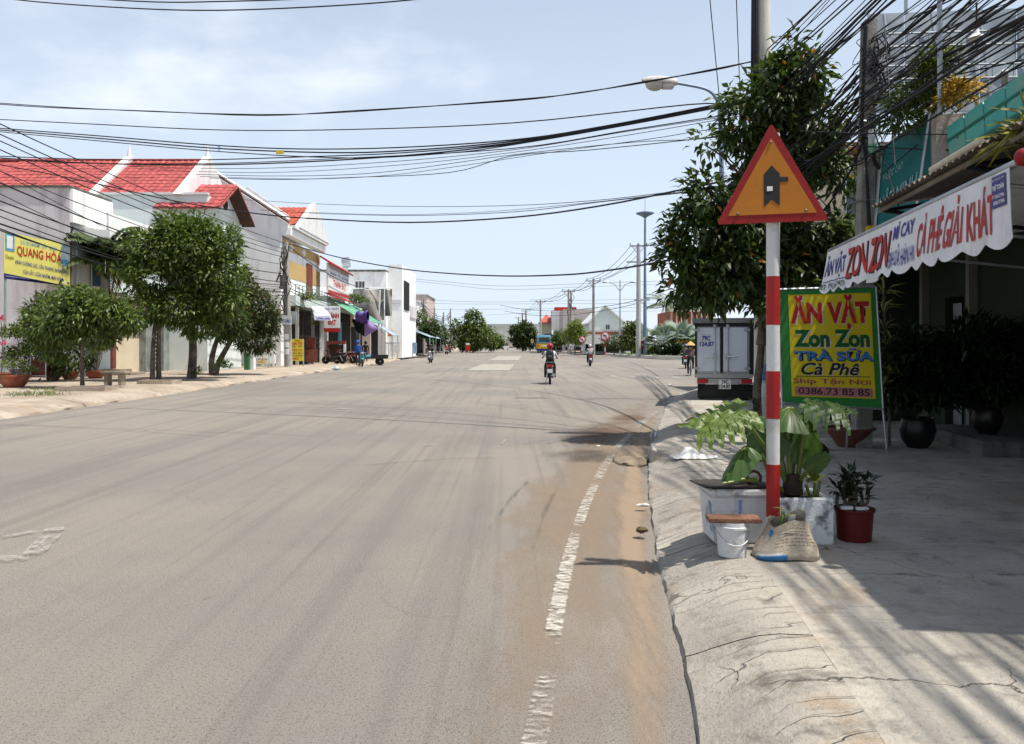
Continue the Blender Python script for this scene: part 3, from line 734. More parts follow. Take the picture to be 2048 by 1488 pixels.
for s_ in (-1.1, 1.5, 3.6):
    mb = MB(); mb.tube([S(s_, 0.3, 3.02), S(s_, LW, 2.6)], 0.022, 6); mb.tube([S(s_, 0.3, 3.02), S(s_, LW, 3.42)], 0.022, 6); mb.build('bracket', M_black, canopy)
mb = MB(); mb.tube([S(0.95, 0.19, 3.10), S(1.95, 0.2, 3.10)], 0.026, 10); mb.build('edge_tube', M_beige, canopy, smooth=True)

# the next shop's low eave and front, under the teal sign
ns = T('neighbour_shop', 'dim shop front with a low brown eave beyond the menu board', 'shop', S(14, 2, ZP))
mb = MB(); wallbox(mb, 10.82, 17, 2.4, 2.6, ZP, 4.2); wallbox(mb, 16.8, 17, 2.61, 6, ZP, 4.2); mb.build('wall', mat('brown_shop_wall', (0.12, 0.10, 0.085), 0.85, 0.2, 1), ns)
for k in range(-1, 6):  # nearest sheets are added out of view to block sun on the porch
    mb = MB(); mb.slab(S(5.2 + k * 2, 1.15, 2.95), S(7.19 + k * 2, 1.15, 2.95), S(7.19 + k * 2, 3, 3.4), S(5.2 + k * 2, 3, 3.4), 0.02)
    mb.build('eave_shade_sheet', M_rustsheet, ns)
mb = MB(); wallbox(mb, 4.42, 6.7, 1.27, 3.3, 3.46, 4.12); mb.build('parapet', mat('parapet_concrete', (0.36, 0.34, 0.31), 0.95, 0.15, 2, dirt=(0.13, 0.12, 0.11), dirt_amt=0.7, dscale=0.8), ns)
mb = MB(); wallbox(mb, 12, 13.2, 2.36, 2.397, ZP, 2.3); mb.build('door', M_darkwood, ns)
mb = MB(); wallbox(mb, 14.2, 16, 2.36, 2.397, 1.0, 2.2); mb.build('shutter', M_steel, ns)
# white lettered awning
aw = T('shop_awning', 'white scalloped shop awning with red and blue lettering on a roller tube', 'awning', S(2.3, 0, 2.7))
AL = 4.62; ZT, ZB = 2.70, 2.20
mb = MB(); mb.tube([S(-0.06, 0, 2.72), S(AL + 0.03, 0, 2.72)], 0.026, 12); mb.build('roller_tube', M_steel, aw, smooth=True)
mb = MB(); mb.ball(S(-0.12, 0, 2.735), 0.055, 14, 10); mb.build('end_knob', mat('knob_red', (0.25, 0.01, 0.01), 0.5, 0.05, 4), aw, smooth=True)
def val_pt(s_, t):                                    # t 0 top .. 1 hem; folds, slack and scallops
    amp = 0.5 + 0.5 * math.sin(s_ * 1.1 + 1)
    fold = (0.018 * math.sin(s_ * 5.1) + 0.014 * math.sin(s_ * 11.7 + 1.1) + (0.03 * math.sin(s_ * 26) * math.exp(-((s_ - 2.9) / 0.45) ** 2))) * t * t
    sc = 0.055 * abs(math.sin(math.pi * s_ / 0.33)) - 0.055
    bow = 0.03 * math.sin(s_ * 2.3 + 0.5) * t
    lean = 0.12 * t * max(0.0, 1 - s_ / 0.9)
    return S(s_ - lean, -0.03 - 0.05 * t + fold + bow * 0.4, ZT - (ZT - ZB) * t - (sc * -1) * 0 + (0.055 - 0.055 * abs(math.sin(math.pi * s_ / 0.33))) * (t ** 6))
mb = MB(); mb.grid(lambda u, v: val_pt(u * AL, v), 220, 14)
mb.grid(lambda u, v: val_pt((1 - u) * AL, v) + NR * 0.004, 220, 14)
mb.build('valance', M_valance, aw, smooth=True)
mb = MB(); mb.grid(lambda u, v: S(u * AL, v * 2.75, 2.725 + 0.28 * v - 0.05 * math.sin(math.pi * v)), 20, 8); mb.grid(lambda u, v: S((1 - u) * AL, v * 2.75, 2.73 + 0.28 * v - 0.05 * math.sin(math.pi * v)), 20, 8)
mb.build('awning_roof', M_valance, aw, smooth=True)
for s_ in (0.5, 2.4, 4.3):
    mb = MB(); mb.tube([S(s_, 0.03, 2.70), S(s_, LW - 0.1, 2.35)], 0.016, 6); mb.build('awning_arm', M_steel, aw)
def val_text(s, m, s0, s1, t0, t1, weight=0.02, shear=0.0, lift=0.007):
    """lettering that follows the folds of the valance; s0 is the left end in the picture (far end of the awning)"""
    ob = text(s, m, aw, [(0, 0, 0), (1, 0, 0), (1, 1, 0), (0, 1, 0)], 0, 0, 1, 1, weight, 0, shear)
    me = ob.data; org = ORG[aw.name]
    bm = bmesh.new(); bm.from_mesh(me)
    for v in bm.verts: v.co = v.co + org
    for k in range(9):
        pl = (k + 1) / 10
        bmesh.ops.bisect_plane(bm, geom=bm.verts[:] + bm.edges[:] + bm.faces[:], plane_co=(pl, 0, 0), plane_no=(1, 0, 0))
    for k in range(4):
        bmesh.ops.bisect_plane(bm, geom=bm.verts[:] + bm.edges[:] + bm.faces[:], plane_co=(0, (k + 1) / 5, 0), plane_no=(0, 1, 0))
    for v in bm.verts:
        s_ = s0 + (s1 - s0) * v.co.x; t = t1 + (t0 - t1) * v.co.y
        v.co = val_pt(s_, t) - NR * lift - org
    bm.to_mesh(me); bm.free()
    return ob
val_text('ĂN VẶT', M_blueprint, 4.56, 3.72, 0.12, 0.70, 0.02, 0.12)
val_text('ĐT: 0962.674774', M_darkgreenprint, 4.60, 3.72, 0.78, 0.93, 0.01)
mb = MB(); mb.grid(lambda u, v: val_pt(4.55 - 0.83 * u, 0.725 + 0.022 * v) - NR * 0.007, 12, 1); mb.build('lettering', M_blueprint, aw)
for a, b_ in ((3.66, 2.92), (2.84, 2.22)):
    val_text('ZON', M_blackprint, a - 0.02, b_ - 0.02, 0.15, 0.83, 0.03, 0.1, 0.005); val_text('ZON', M_redprint, a, b_, 0.14, 0.80, 0.015, 0.1, 0.008)
val_text('MÌ CAY', M_blueprint, 2.14, 1.62, 0.05, 0.36, 0.02); val_text('BÍNH SỮA HÀN HN', M_blueprint, 2.18, 1.58, 0.46, 0.86, 0.01)
val_text('CÀ PHÊ GIẢI KHÁT', M_redprint, 1.52, 0.20, 0.06, 0.80, 0.018)
mb = MB(); mb.grid(lambda u, v: val_pt(0.23 - 0.19 * u, 0.04 + 0.42 * v) - NR * 0.007, 4, 4); mb.build('printed_label', mat('indigo_label', (0.06, 0.06, 0.22), 0.6, 0.05), aw)
val_text('SIÊU THỊ ĐIỆN MÁY', M_whiteprint, 0.22, 0.05, 0.07, 0.11, 0.0, 0, 0.010); val_text('TRÍ TOÀN', M_whiteprint, 0.215, 0.055, 0.15, 0.23, 0.03, 0, 0.010)
val_text('ĐT 0918.377496', M_whiteprint, 0.215, 0.055, 0.29, 0.34, 0.02, 0, 0.010); val_text('0908.377496', M_whiteprint, 0.20, 0.055, 0.37, 0.42, 0.02, 0, 0.010)

# teal fascia sign of the next shop
q = [P(1738, 488, 11.25), P(1833, 425, 9.3), P(1861, 226, 9.3), P(1755, 305, 11.25)]
fs = T('fascia_sign', 'teal shop fascia sign with white lettering hung above the awning', 'shop sign', q[0])
mb = MB(); mb.slab(q[0], q[1], q[2], q[3], 0.10); mb.build('sign_face', M_teal, fs)
e = 0.006
nq = (q[1] - q[0]).cross(q[3] - q[0]).normalized() * e
mb = MB(); mb.quad(*[p + nq for p in (q[0], qpt(*q, 0.16, 0), qpt(*q, 0.13, 1), q[3])]); mb.build('sign_margin', mat('pale_sign_margin', (0.52, 0.58, 0.58), 0.6, 0.05), fs)
mb = MB()
for a, b_ in ((1, 2), (2, 3), (0, 1)): mb.tube([q[a] + nq, q[b_] + nq], 0.018, 6)
mb.build('sign_frame', M_steel, fs)
text('THUỐC CAO', mat('pale_teal_print', (0.25, 0.42, 0.42), 0.6, 0.05), fs, q, 0.20, 0.60, 0.62, 0.72, 0.0, 0.008)
text('NHẬT MINH', MATS['pale_teal_print'], fs, q, 0.06, 0.22, 0.93, 0.50, 0.02, 0.008)

# concrete pier with a planting trough on top
pier = T('concrete_pier', 'weathered concrete pier between the teal sign and the teal roof', 'pier', P(1888, 225, 8.6))
a0 = P(1870, 226, 9.2); mb = MB()
mb.box((a0.x, 9.2, 2.9), (a0.x + 0.32, 9.34, a0.z)); mb.box((a0.x + 0.322, 9.22, 3.75), (a0.x + 1.4, 9.6, a0.z + 0.01)); mb.build('pier_block', mat('stained_pier', (0.40, 0.37, 0.34), 0.95, 0.15, 2.0, 0.06, 30, bump=0.5, bscale=30, dirt=(0.13, 0.12, 0.11), dirt_amt=0.8, dscale=0.8, streak=True), pier, bevel=0.01)
# teal sheet eave beside it
q = [P(1900, 317, 8.2), P(2120, 180, 6.0), P(2120, 92, 6.3), P(1893, 255, 8.6)]
te = T('teal_roof_eave', 'bright teal sheet eave sloping up beside the concrete pier', 'roof eave', q[0])
for k in range(5):
    u0, u1 = k / 5, (k + 1) / 5 - 0.012
    mb = MB(); mb.slab(qpt(*q, u0, 0), qpt(*q, u1, 0), qpt(*q, u1, 1), qpt(*q, u0, 1), 0.02); mb.build('roof_panel', M_tealsheet, te)
mb = MB(); mb.tube([q[0], q[1]], 0.035, 8); mb.tube([qpt(*q, 0, .55), qpt(*q, 1, .55)], 0.02, 6); mb.build('eave_rail', mat('dark_teal_rail', (0.02, 0.16, 0.12), 0.5, 0.1), te)
mb = MB()
for u in (0.12, 0.6, 0.95): p_ = qpt(*q, u, 0.5); mb.tube([p_ + Vector((0, 0, -0.03)), Vector((p_.x + 2.0, p_.y + 0.2, 4.6))], 0.025, 6)
mb.build('bracket', M_black, te)
qa, qb = P(1912, 330, 8.3), P(2120, 205, 6.2)
mb = MB(); mb.slab(qa, qb, P(2120, 330, 6.4), P(1925, 395, 8.3), 0.05); mb.build('soffit', M_cream, te)

# big galvanised lean-to roof seen from below, with its trusses
lt = T('galvanised_shed_roof', 'grey galvanised shed roof on steel trusses above the shops', 'shed roof', P(1900, 225, 16))
c0 = [P(1735, 226, 15.0), P(2260, 222, 15.0), P(2260, 8, 15.3), P(1735, 28, 15.3)]
for k in range(7):
    u0, u1 = k / 7, (k + 1) / 7 - 0.004
    mb = MB(); mb.slab(qpt(*c0, u0, 0), qpt(*c0, u1, 0), qpt(*c0, u1, 1), qpt(*c0, u0, 1), 0.015); mb.build('roof_sheet', M_dullsteel, lt)
def fwd(p, d=0.25): return p + Vector((0, -d, -0.02))
for v0 in (0.30, 0.62):
    mb = MB()
    a, b_ = fwd(qpt(*c0, 0.05, v0)), fwd(qpt(*c0, 1, v0)); c, d = fwd(qpt(*c0, 0.05, v0 + 0.13)), fwd(qpt(*c0, 1, v0 + 0.13))
    mb.tube([a, b_], 0.02, 6); mb.tube([c, d], 0.018, 6)
    for k in range(13):
        t = k / 12; mb.tube([a.lerp(b_, t), c.lerp(d, t)], 0.014, 5)
        if k < 12: mb.tube([a.lerp(b_, t), c.lerp(d, t + 1 / 12)] if k % 2 else [c.lerp(d, t), a.lerp(b_, t + 1 / 12)], 0.008, 5)
    mb.build('truss', mat('dull_galvanised', (0.30, 0.33, 0.35), 0.6, 0.1, 3, metal=0.2), lt)
mb = MB()
for u in (0.10, 0.28, 0.46, 0.64, 0.82): mb.tube([fwd(qpt(*c0, u, 0.02), 0.12), fwd(qpt(*c0, u - 0.05, 0.98), 0.12)], 0.03, 6)
mb.build('rafter', M_steel, lt)
mb = MB(); mb.tube([P(1812, 28, 13.2), P(1812, -30, 13.2)], 0.03, 6); mb.tube([P(2010, 140, 14.4), P(2010, 226, 14.9), Vector((P(2010, 0, 14.95).x, 14.95, 0.17))], 0.06, 8); mb.build('post', M_steel, lt)
lb = T('pendant_lamp', 'white bowl pendant lamp hanging under the grey shed roof', 'lamp', P(1953, 60, 13.6))
mb = MB(); cc = P(1953, 70, 13.6); mb.lathe([(0.03, 0.10), (0.05, 0.02), (0.11, -0.02), (0.15, -0.06), (0.14, -0.065)], cc, 18); mb.build('lamp_shade', M_white, lb, smooth=True)
mb = MB(); mb.ball(cc + Vector((0, 0, -0.09)), 0.06, 12, 8); mb.build('bulb', M_white, lb, smooth=True)
mb = MB(); mb.tube([cc + Vector((0, 0, 0.1)), cc + Vector((0, 0, 0.55))], 0.015, 6); mb.build('cord', M_black, lb)
# thin steel mast
ms = tag(MB().tube([P(1880, 230, 8.9), P(1879, -60, 8.9)], 0.028, 8).build('steel_mast', M_steel, loc=P(1880, 230, 8.9)), 'thin grey steel mast rising out of the rooftop shrub', 'mast')

def tuft(name, label, cat, base, clumps, lm, seed, group=None, stems=None, sm=None):
    """a plant of leaf rosettes: clumps = [(centre, radius, leaves, length, width, droop)]"""
    rs = np.random.default_rng(seed); root = T(name, label, cat, base, group)
    mats = lm if isinstance(lm, list) else [lm]
    for mi_, m in enumerate(mats):
        Vs = []; Fs = []; off = 0
        for (c, r, n, L, W, dp, *k) in clumps:
            if (k[0] if k else 0) != mi_: continue
            d = rs.normal(size=(n, 3)); d[:, 2] = np.abs(d[:, 2]) * 0.9 + 0.1; d /= np.linalg.norm(d, axis=1, keepdims=True)
            pos = np.array(c) + d * np.array(r if hasattr(r, '__len__') else (r, r, r)) * rs.random((n, 1)) ** 0.5
            d2 = d + rs.normal(size=(n, 3)) * 0.35
            up = np.tile([0, 0, 1.0], (n, 1)) + rs.normal(size=(n, 3)) * 0.2
            V, F = leaves_np(pos, d2, up, L * (0.6 + 0.7 * rs.random(n)), W * (0.7 + 0.5 * rs.random(n)), droop=dp)
            Vs.append(V); Fs.append(F + off); off += len(V)
        if Vs: mesh_np('foliage', np.concatenate(Vs), np.concatenate(Fs), m, root)
    if stems:
        mb = MB()
        for st in stems: mb.tube(bez(st, 8), [0.012 if len(st) < 4 else 0.02] * len(bez(st, 8)), 6)
        mb.build('stem', sm or M_bark, root, smooth=True)
    return root
Y0 = 9.6
tuft('rooftop_shrub', 'leafy dark green shrub with tall sprigs spilling over the teal sign', 'shrub', P(1850, 240, Y0),
     [(P(1840, 215, Y0), (0.36, 0.3, 0.28), 420, 0.16, 0.035, 0.5), (P(1800, 255, Y0), (0.15, 0.2, 0.25), 170, 0.18, 0.03, 0.8), (P(1885, 205, Y0), (0.2, 0.25, 0.2), 200, 0.15, 0.035, 0.5),
      (P(1868, 150, Y0 - .3), (0.24, 0.2, 0.32), 420, 0.12, 0.03, 0.4), (P(1905, 115, Y0), (0.16, 0.12, 0.09), 70, 0.11, 0.025, 0.4), (P(1850, 165, Y0), (0.1, 0.12, 0.15), 80, 0.12, 0.03, 0.4)], M_leaf, 3,
     stems=[[P(1860, 235, Y0), P(1868, 170, Y0), P(1885, 120, Y0)], [P(1862, 235, Y0), P(1850, 190, Y0), P(1845, 160, Y0)], [P(1862, 235, Y0), P(1890, 170, Y0), P(1912, 110, Y0)]])
tuft('golden_plant', 'yellow and orange spiky plant in the trough on the pier', 'plant', P(1915, 225, 8.85),
     [(P(1915, 200, 8.85), (0.15, 0.15, 0.12), 150, 0.16, 0.022, 0.3), (P(1925, 185, 8.85), (0.14, 0.15, 0.12), 120, 0.15, 0.02, 0.4), (P(1895, 215, 8.85), (0.1, 0.12, 0.1), 60, 0.14, 0.02, 0.5)], M_leafgold, 4)
# strap-leaved plant by the red knob
tuft('strap_leaf_plant', 'yellow-edged strap-leaved plant hanging over the red roller knob', 'plant', P(2035, 290, 5.6),
     [(P(2040, 290, 5.6), (0.06, 0.06, 0.04), 26, 0.26, 0.045, 0.35), (P(2075, 260, 5.5), (0.06, 0.06, 0.04), 26, 0.28, 0.045, 0.35), (P(2000, 300, 5.8), (0.05, 0.05, 0.03), 8, 0.2, 0.03, 0.4)], leaf_mat('leaf_strap', (0.05, 0.08, 0.012), (0.42, 0.36, 0.05)), 5)

# ================================================================== warning sign on its banded pole
YP = 5.58
XPOL = (1546 - CXP) / FPX * YP
def zof(py, Y=YP): return EYE + (HOR - py) / FPX * Y
ws = T('warning_sign', 'triangular orange junction warning sign with a red border on a red and white banded pole', 'road sign', (XPOL, YP, ZP))
bands = [(ZP - 0.1, 0.405, 0), (0.405, zof(928), 1), (zof(928), zof(837), 0), (zof(837), zof(742), 1), (zof(742), zof(650), 0), (zof(650), zof(553), 1), (zof(553), zof(268), 0)]
M_polew = mat('chipped_white_paint', (0.62, 0.62, 0.61), 0.6, 0.06, 3, 0.03, 30, dirt=(0.22, 0.2, 0.18), dirt_amt=0.45, dscale=6)
M_poler = mat('chipped_red_paint', (0.36, 0.014, 0.014), 0.5, 0.12, 3, 0.05, 30, dirt=(0.16, 0.05, 0.04), dirt_amt=0.3, dscale=7)
for z0, z1, k in bands:
    mb = MB(); mb.lathe([(0.0455 + 0.001 * k, z0), (0.0455 + 0.001 * k, z1)], (XPOL, YP, 0), 24); mb.build('pole_band', M_poler if k else M_polew, ws, smooth=True)
YS = YP - 0.075
def tri(pxs, y): return [P(px, py, YS) + Vector((0, y, 0)) for px, py in pxs]
def rounded(pts, r, n=5):
    out = []; k = len(pts)
    for i in range(k):
        p, a, b_ = pts[i], pts[i-1], pts[(i+1) % k]
        p0 = p + (a - p).normalized() * r; p1 = p + (b_ - p).normalized() * r
        for j in range(n + 1):
            t = j / n; out.append((p0 * (1-t)**2 + p * 2*t*(1-t) + p1 * t*t))
    return out
tp = [(1543, 245), (1433, 449), (1659, 441)]
mb = MB(); mb.prism(rounded(tri(tp, 0), 0.035), (0, 0.004, 0)); mb.build('sign_plate', mat('sign_red', (0.27, 0.009, 0.009), 0.5, 0.08, 3), ws)
mb = MB(); mb.prism(rounded(tri([(1542, 276), (1456, 432), (1634, 425)], -0.0035), 0.006, 2), (0, 0.003, 0))
mb.build('sign_face', mat('amber_sheet', (0.44, 0.155, 0.010), 0.45, 0.08, 2.0, 0.03, 20, dirt=(0.34, 0.13, 0.02), dirt_amt=0.3), ws)
mb = MB(); mb.prism(tri([(1543, 331), (1527, 349), (1528, 413), (1543, 399), (1559, 411), (1559, 348)], -0.0065), (0, 0.003, 0)); mb.prism(tri([(1559.6, 354), (1559.6, 364), (1576, 363), (1576, 354)], -0.0065), (0, 0.003, 0)); mb.build('symbol', M_blackprint, ws)
mb = MB(); mb.prism(tri([(1533, 373.5), (1533, 383), (1544.5, 382), (1544.5, 373)], -0.0095), (0, 0.002, 0)); mb.build('sticker', M_whiteprint, ws)
for px, py in ((1541, 285), (1475, 428), (1612, 421)):
    mb = MB(); c = P(px, py, YS - 0.006); mb.lathe([(0.010, 0), (0.010, 0.004), (0.006, 0.008), (0.0, 0.009)], c, 10, M=Matrix.Rotation(R(90), 3, 'X')); mb.build('bolt', mat('dull_bolt', (0.18, 0.15, 0.13), 0.5, 0.2, metal=0.5), ws, smooth=True)
mb = MB()
for z in (zof(420), zof(345)): mb.box((XPOL - 0.07, YS + 0.005, z - 0.015), (XPOL + 0.07, YS + 0.03, z + 0.015)); mb.tube([(XPOL + 0.055 * math.cos(t), YP + 0.055 * math.sin(t), z) for t in np.linspace(-0.3, math.pi + 0.3, 12)], 0.008, 5)
mb.build('clamp', M_steel, ws)

# ================================================================== what stands round the pole
YB = 5.72
M_foam = mat('weathered_white_foam', (0.62, 0.63, 0.63), 0.85, 0.06, 2, 0.03, 30, bump=0.3, bscale=40, dirt=(0.20, 0.16, 0.12), dirt_amt=0.75, dscale=8)
x0, x1 = P(1424, 0, YB).x, P(1546, 0, YB).x
fb = T('foam_box', 'white foam box under a dark board, beside the banded pole', 'box', (x0 + 0.2, YB + 0.2, ZP))
mb = MB(); zt = zof(993, YB)
def frust(mb, lo, hi, inset, z0, z1, mi=0, yaw=0.0, c=None):
    (xa, ya), (xb, yb) = lo, hi; c = Vector(((xa+xb)/2, (ya+yb)/2, 0)); M = Matrix.Rotation(yaw, 3, 'Z')
    b0 = [(xa+inset, ya+inset), (xb-inset, ya+inset), (xb-inset, yb-inset), (xa+inset, yb-inset)]; b1 = [(xa, ya), (xb, ya), (xb, yb), (xa, yb)]
    vs = [M @ (Vector((x, y, z0)) - c) + c for x, y in b0] + [M @ (Vector((x, y, z1)) - c) + c for x, y in b1]
    for v, z in zip(vs, [z0]*4 + [z1]*4): v.z = z
    mb.add(vs, [(0,3,2,1),(4,5,6,7),(0,1,5,4),(1,2,6,5),(2,3,7,6),(3,0,4,7)], mi)
frust(mb, (x0, YB), (x1 + 0.02, YB + 0.40), 0.025, ZP, zt); mb.build('box_body', M_foam, fb, bevel=0.012)
mb = MB(); frust(mb, (x0 - 0.012, YB - 0.012), (x1 + 0.03, YB + 0.412), 0.0, zt + 0.002, zt + 0.05); mb.build('lid', M_foam, fb, bevel=0.01)
ftape = [(x0 + 0.165, YB + 0.019, 0.24), (x0 + 0.22, YB + 0.019, 0.24), (x0 + 0.22, YB - 0.001, zt - 0.01), (x0 + 0.165, YB - 0.001, zt - 0.01)]
mb = MB(); mb.quad(*[Vector(p) + Vector((0, -0.003, 0)) for p in ftape]); mb.build('tape', mat('printed_tape', (0.55, 0.58, 0.66), 0.4, 0.1, 6, 0.1, 40), fb)
text('DANANG', mat('tape_blue', (0.05, 0.14, 0.5), 0.5, 0.1), fb, [ftape[1], ftape[2], ftape[3], ftape[0]], 0.5, 0.15, 0.95, 0.55, 0.02, 0.006)
text('vn', MATS['tape_blue'], fb, [ftape[0], ftape[1], ftape[2], ftape[3]], 0.15, 0.12, 0.85, 0.4, 0.06, 0.006)
mb = MB(); mb.quad((x0 + 0.018, YB + 0.12, 0.25), (x0 + 0.018, YB + 0.04, 0.25), (x0 - 0.001, YB + 0.04, 0.47), (x0 - 0.001, YB + 0.12, 0.47)); mb.build('printed_side', mat('faded_blue_print', (0.22, 0.38, 0.5), 0.6, 0.3, 12, 0.2, 40), fb)
bd = MB(); c0 = Vector(((x0 + x1) / 2 - 0.02, YB + 0.16, zt + 0.058)); bd.box((-0.27, -0.17, 0), (0.24, 0.2, 0.012), M=Matrix.Translation(c0) @ Matrix.Rotation(R(5), 4, 'Z') @ Matrix.Rotation(R(-1.5), 4, 'X'))
tag(bd.build('board', mat('dark_damp_board', (0.045, 0.036, 0.028), 0.6, 0.3, 4, 0.1, 30), loc=c0, bevel=0.003), 'thin dark board lying on the lid of the foam box', 'board')
# cut stalk lying on the board
cs_ = P(1480, 968, YB + 0.1); cs_.z = zt + 0.085
st = T('cut_stalk', 'cut green and yellow plant stalks lying on the dark board', 'plant stalk', cs_)
for k in range(4):
    mb = MB(); a = cs_ + Vector((0.13, 0.01 * k, 0.01 + 0.008 * (k % 2))); b_ = cs_ + Vector((-0.14 + 0.02 * k, -0.05 + 0.03 * k, 0.0))
    mb.tube([a, a.lerp(b_, 0.5) + Vector((0, 0, 0.012)), b_], [0.014, 0.010, 0.005], 7); mb.build('stalk', leaf_mat('stalk_green', (0.12, 0.20, 0.03), (0.35, 0.36, 0.05), trans=0.0), st, smooth=True)
mb = MB(); mb.tube([cs_ + Vector((0.10 + 0.05 * math.cos(t), 0.0, 0.03 + 0.05 * math.sin(t))) for t in np.linspace(-0.6, 4.4, 16)], 0.011, 7); mb.build('curled_stalk', M_darkwood, st, smooth=True)
# white concrete planter
x2, x3 = P(1562, 0, YB).x, P(1668, 0, YB).x
pb = T('planter_box', 'chipped white concrete planter box with tall elephant-ear leaves', 'planter', ((x2 + x3) / 2, YB + 0.2, ZP))
mb = MB(); zt2 = zof(997, YB); xa = x1 + 0.022
for lo, hi in (((xa, YB), (x3, YB + 0.04)), ((xa, YB + 0.38), (x3, YB + 0.42)), ((xa, YB + 0.0402), (xa + 0.04, YB + 0.3798)), ((x3 - 0.04, YB + 0.0402), (x3, YB + 0.3798))):
    mb.box((*lo, ZP), (*hi, zt2))
mb.build('trough', mat('chipped_white_concrete', (0.68, 0.70, 0.70), 0.85, 0.05, 2, 0.03, 30, bump=0.4, bscale=30, dirt=(0.045, 0.04, 0.035), dirt_amt=0.85, dscale=9), pb, bevel=0.008)
mb = MB(); mb.box((xa + 0.04, YB + 0.04, ZP + 0.01), (x3 - 0.04, YB + 0.38, zt2 - 0.03)); mb.build('soil', M_soil, pb)

M_ear = leaf_mat('leaf_elephant_ear', (0.035, 0.085, 0.014), (0.06, 0.12, 0.022), trans=0.25)
M_earlt = leaf_mat('leaf_elephant_ear_pale', (0.10, 0.165, 0.026), (0.15, 0.21, 0.04), trans=0.3)
M_stalk = leaf_mat('leaf_stalk', (0.10, 0.15, 0.03), (0.16, 0.20, 0.05), trans=0.0)
ear = T('elephant_ear_plant', 'tall elephant-ear plant with large torn green leaves behind the banded pole', 'plant', (P(1585, 0, 5.9).x, 5.92, zt2))
def ear_leaf(stem, tipdir, nrm_, L, W, m, lobes=0, seed=0, curl=0.2):
    """a big heart-shaped leaf with a drooping, lobed edge at the end of its stalk"""
    mb = MB(); pts = bez(stem, 10); mb.tube(pts, [0.022 - 0.012 * i / (len(pts) - 1) for i in range(len(pts))], 8); mb.build('stalk', M_stalk, ear, smooth=True)
    t = Vector(tipdir).normalized(); n_ = Vector(nrm_); n_ = (n_ - t * n_.dot(t)).normalized(); s_ = t.cross(n_)
    b_ = Vector(stem[-1]); V = []; F = []; NU, NV = 72, 6
    rr = random.Random(seed)
    for i in range(NU + 1 if lobes < 6 else 0):
        th = -math.pi + 2 * math.pi * i / NU
        f = (1 - math.sin(abs(th) / 2) ** 8 * 0.75) * (0.62 + 0.38 * math.cos(th / 2) ** 2)
        if lobes: f *= 1 - 0.55 * max(0, math.sin(lobes * abs(th) + 0.7)) ** 4 * (1 if abs(th) > 0.25 else 0)
        f *= 1 + 0.04 * rr.uniform(-1, 1)
        for j in range(NV + 1):
            r_ = j / NV
            x = math.cos(th) * f * r_ * L * 0.78 + L * 0.10 * r_; y = math.sin(th) * f * r_ * W * 0.78
            z = -curl * L * r_ ** 2 * (0.55 + 0.6 * abs(math.sin(th))) + 0.03 * L * math.sin(th * 5 + seed) * r_ ** 2 + 0.022 * L * math.sin(th * 17 + seed) * r_ ** 3 + 0.06 * L * (1 - abs(math.sin(th)) ** 0.4) * 0.4 * -r_
            V.append(b_ + t * x + s_ * y + n_ * z)
    for i in range(NU if lobes < 6 else 0):
        for j in range(NV):
            a = i * (NV + 1) + j; F.append((a, a + 1, a + NV + 2, a + NV + 1))
    mb = MB(); mb.add(V, F); rib = []
    def at(x, y): return b_ + t * (x * L) + s_ * (y * W) + n_ * (-curl * L * (x * x * .6 + 2.2 * y * y) + .03 * L * math.sin(19 * x + 23 * abs(y) + seed))
    if lobes >= 6:                                    # a torn leaf: fingers to both sides of a midrib
        for sg in (-1, 1):
            mb.grid(lambda u, v: at(-.08 + 1.0 * u, sg * (.10 + .14 * math.sin(math.pi * min(1, .12 + .8 * u))) * v), 24, 3)
            for k in range(lobes):
                x0 = -.22 + .95 * k / (lobes - 1); ln = (.30 + .28 * math.sin(math.pi * (.25 + .6 * k / (lobes - 1)))) * rr.uniform(.8, 1.1); w = .085 * rr.uniform(.9, 1.25); fw = -.12 + .34 * k / (lobes - 1)
                mb.grid(lambda u, v: at(x0 + .10 + fw * u + (v - .5) * 2 * w * (1 - .55 * u ** 3) * (1.25 - .25 * u) + .05 * u * u, sg * (.06 + ln * u * (1 - .10 * (2 * v - 1) ** 2))), 8, 4)
                rib.append([at(x0 + .10 + fw * u + .05 * u * u, sg * (.06 + ln * u)) + n_ * .004 for u in (0, .25, .5, .75, .95)])
        rib.append([at(x, 0) + n_ * .004 for x in np.linspace(-.05, .95, 8)])
    lf = mb.build('leaf', m, ear, smooth=True, sharp=180)
    vb = MB()
    for r_ in rib: vb.tube(r_, [.004 - .0008 * min(3, i) for i in range(len(r_))], 4)
    for th in () if rib else (0, 0.45, -0.45, 1.0, -1.0, 1.6, -1.6, 2.2, -2.2):
        k = int(round((th + math.pi) / (2 * math.pi) * NU)); vb.tube([V[k * (NV + 1) + j] + n_ * 0.003 for j in range(NV)], [0.004, 0.003, 0.0025, 0.002, 0.0015, 0.001], 4)
    vb.build('vein', M_leaflight, lf)
r0 = Vector((P(1585, 0, 5.92).x, 5.92, zt2 - 0.03))
ear_leaf([r0, P(1560, 940, 5.9), P(1520, 880, 5.75), P(1478, 822, 5.6)], (-1, -0.2, -0.30), (0.22, -0.45, 0.85), 0.36, 0.34, M_earlt, 7, 2, 0.22)
ear_leaf([r0 + Vector((-0.02, 0.03, 0)), P(1545, 960, 5.85), P(1522, 910, 5.7), P(1492, 893, 5.6)], (-0.7, -0.3, -0.62), (-0.5, -0.25, 0.6), 0.34, 0.17, M_ear, 0, 3, 0.25)
ear_leaf([r0 + Vector((0.03, 0, 0)), P(1597, 940, 5.95), P(1612, 850, 5.9), P(1620, 808, 5.85)], (0.75, -0.5, -0.1), (0.1, -0.45, 0.8), 0.28, 0.36, M_ear, 6, 4, 0.3)
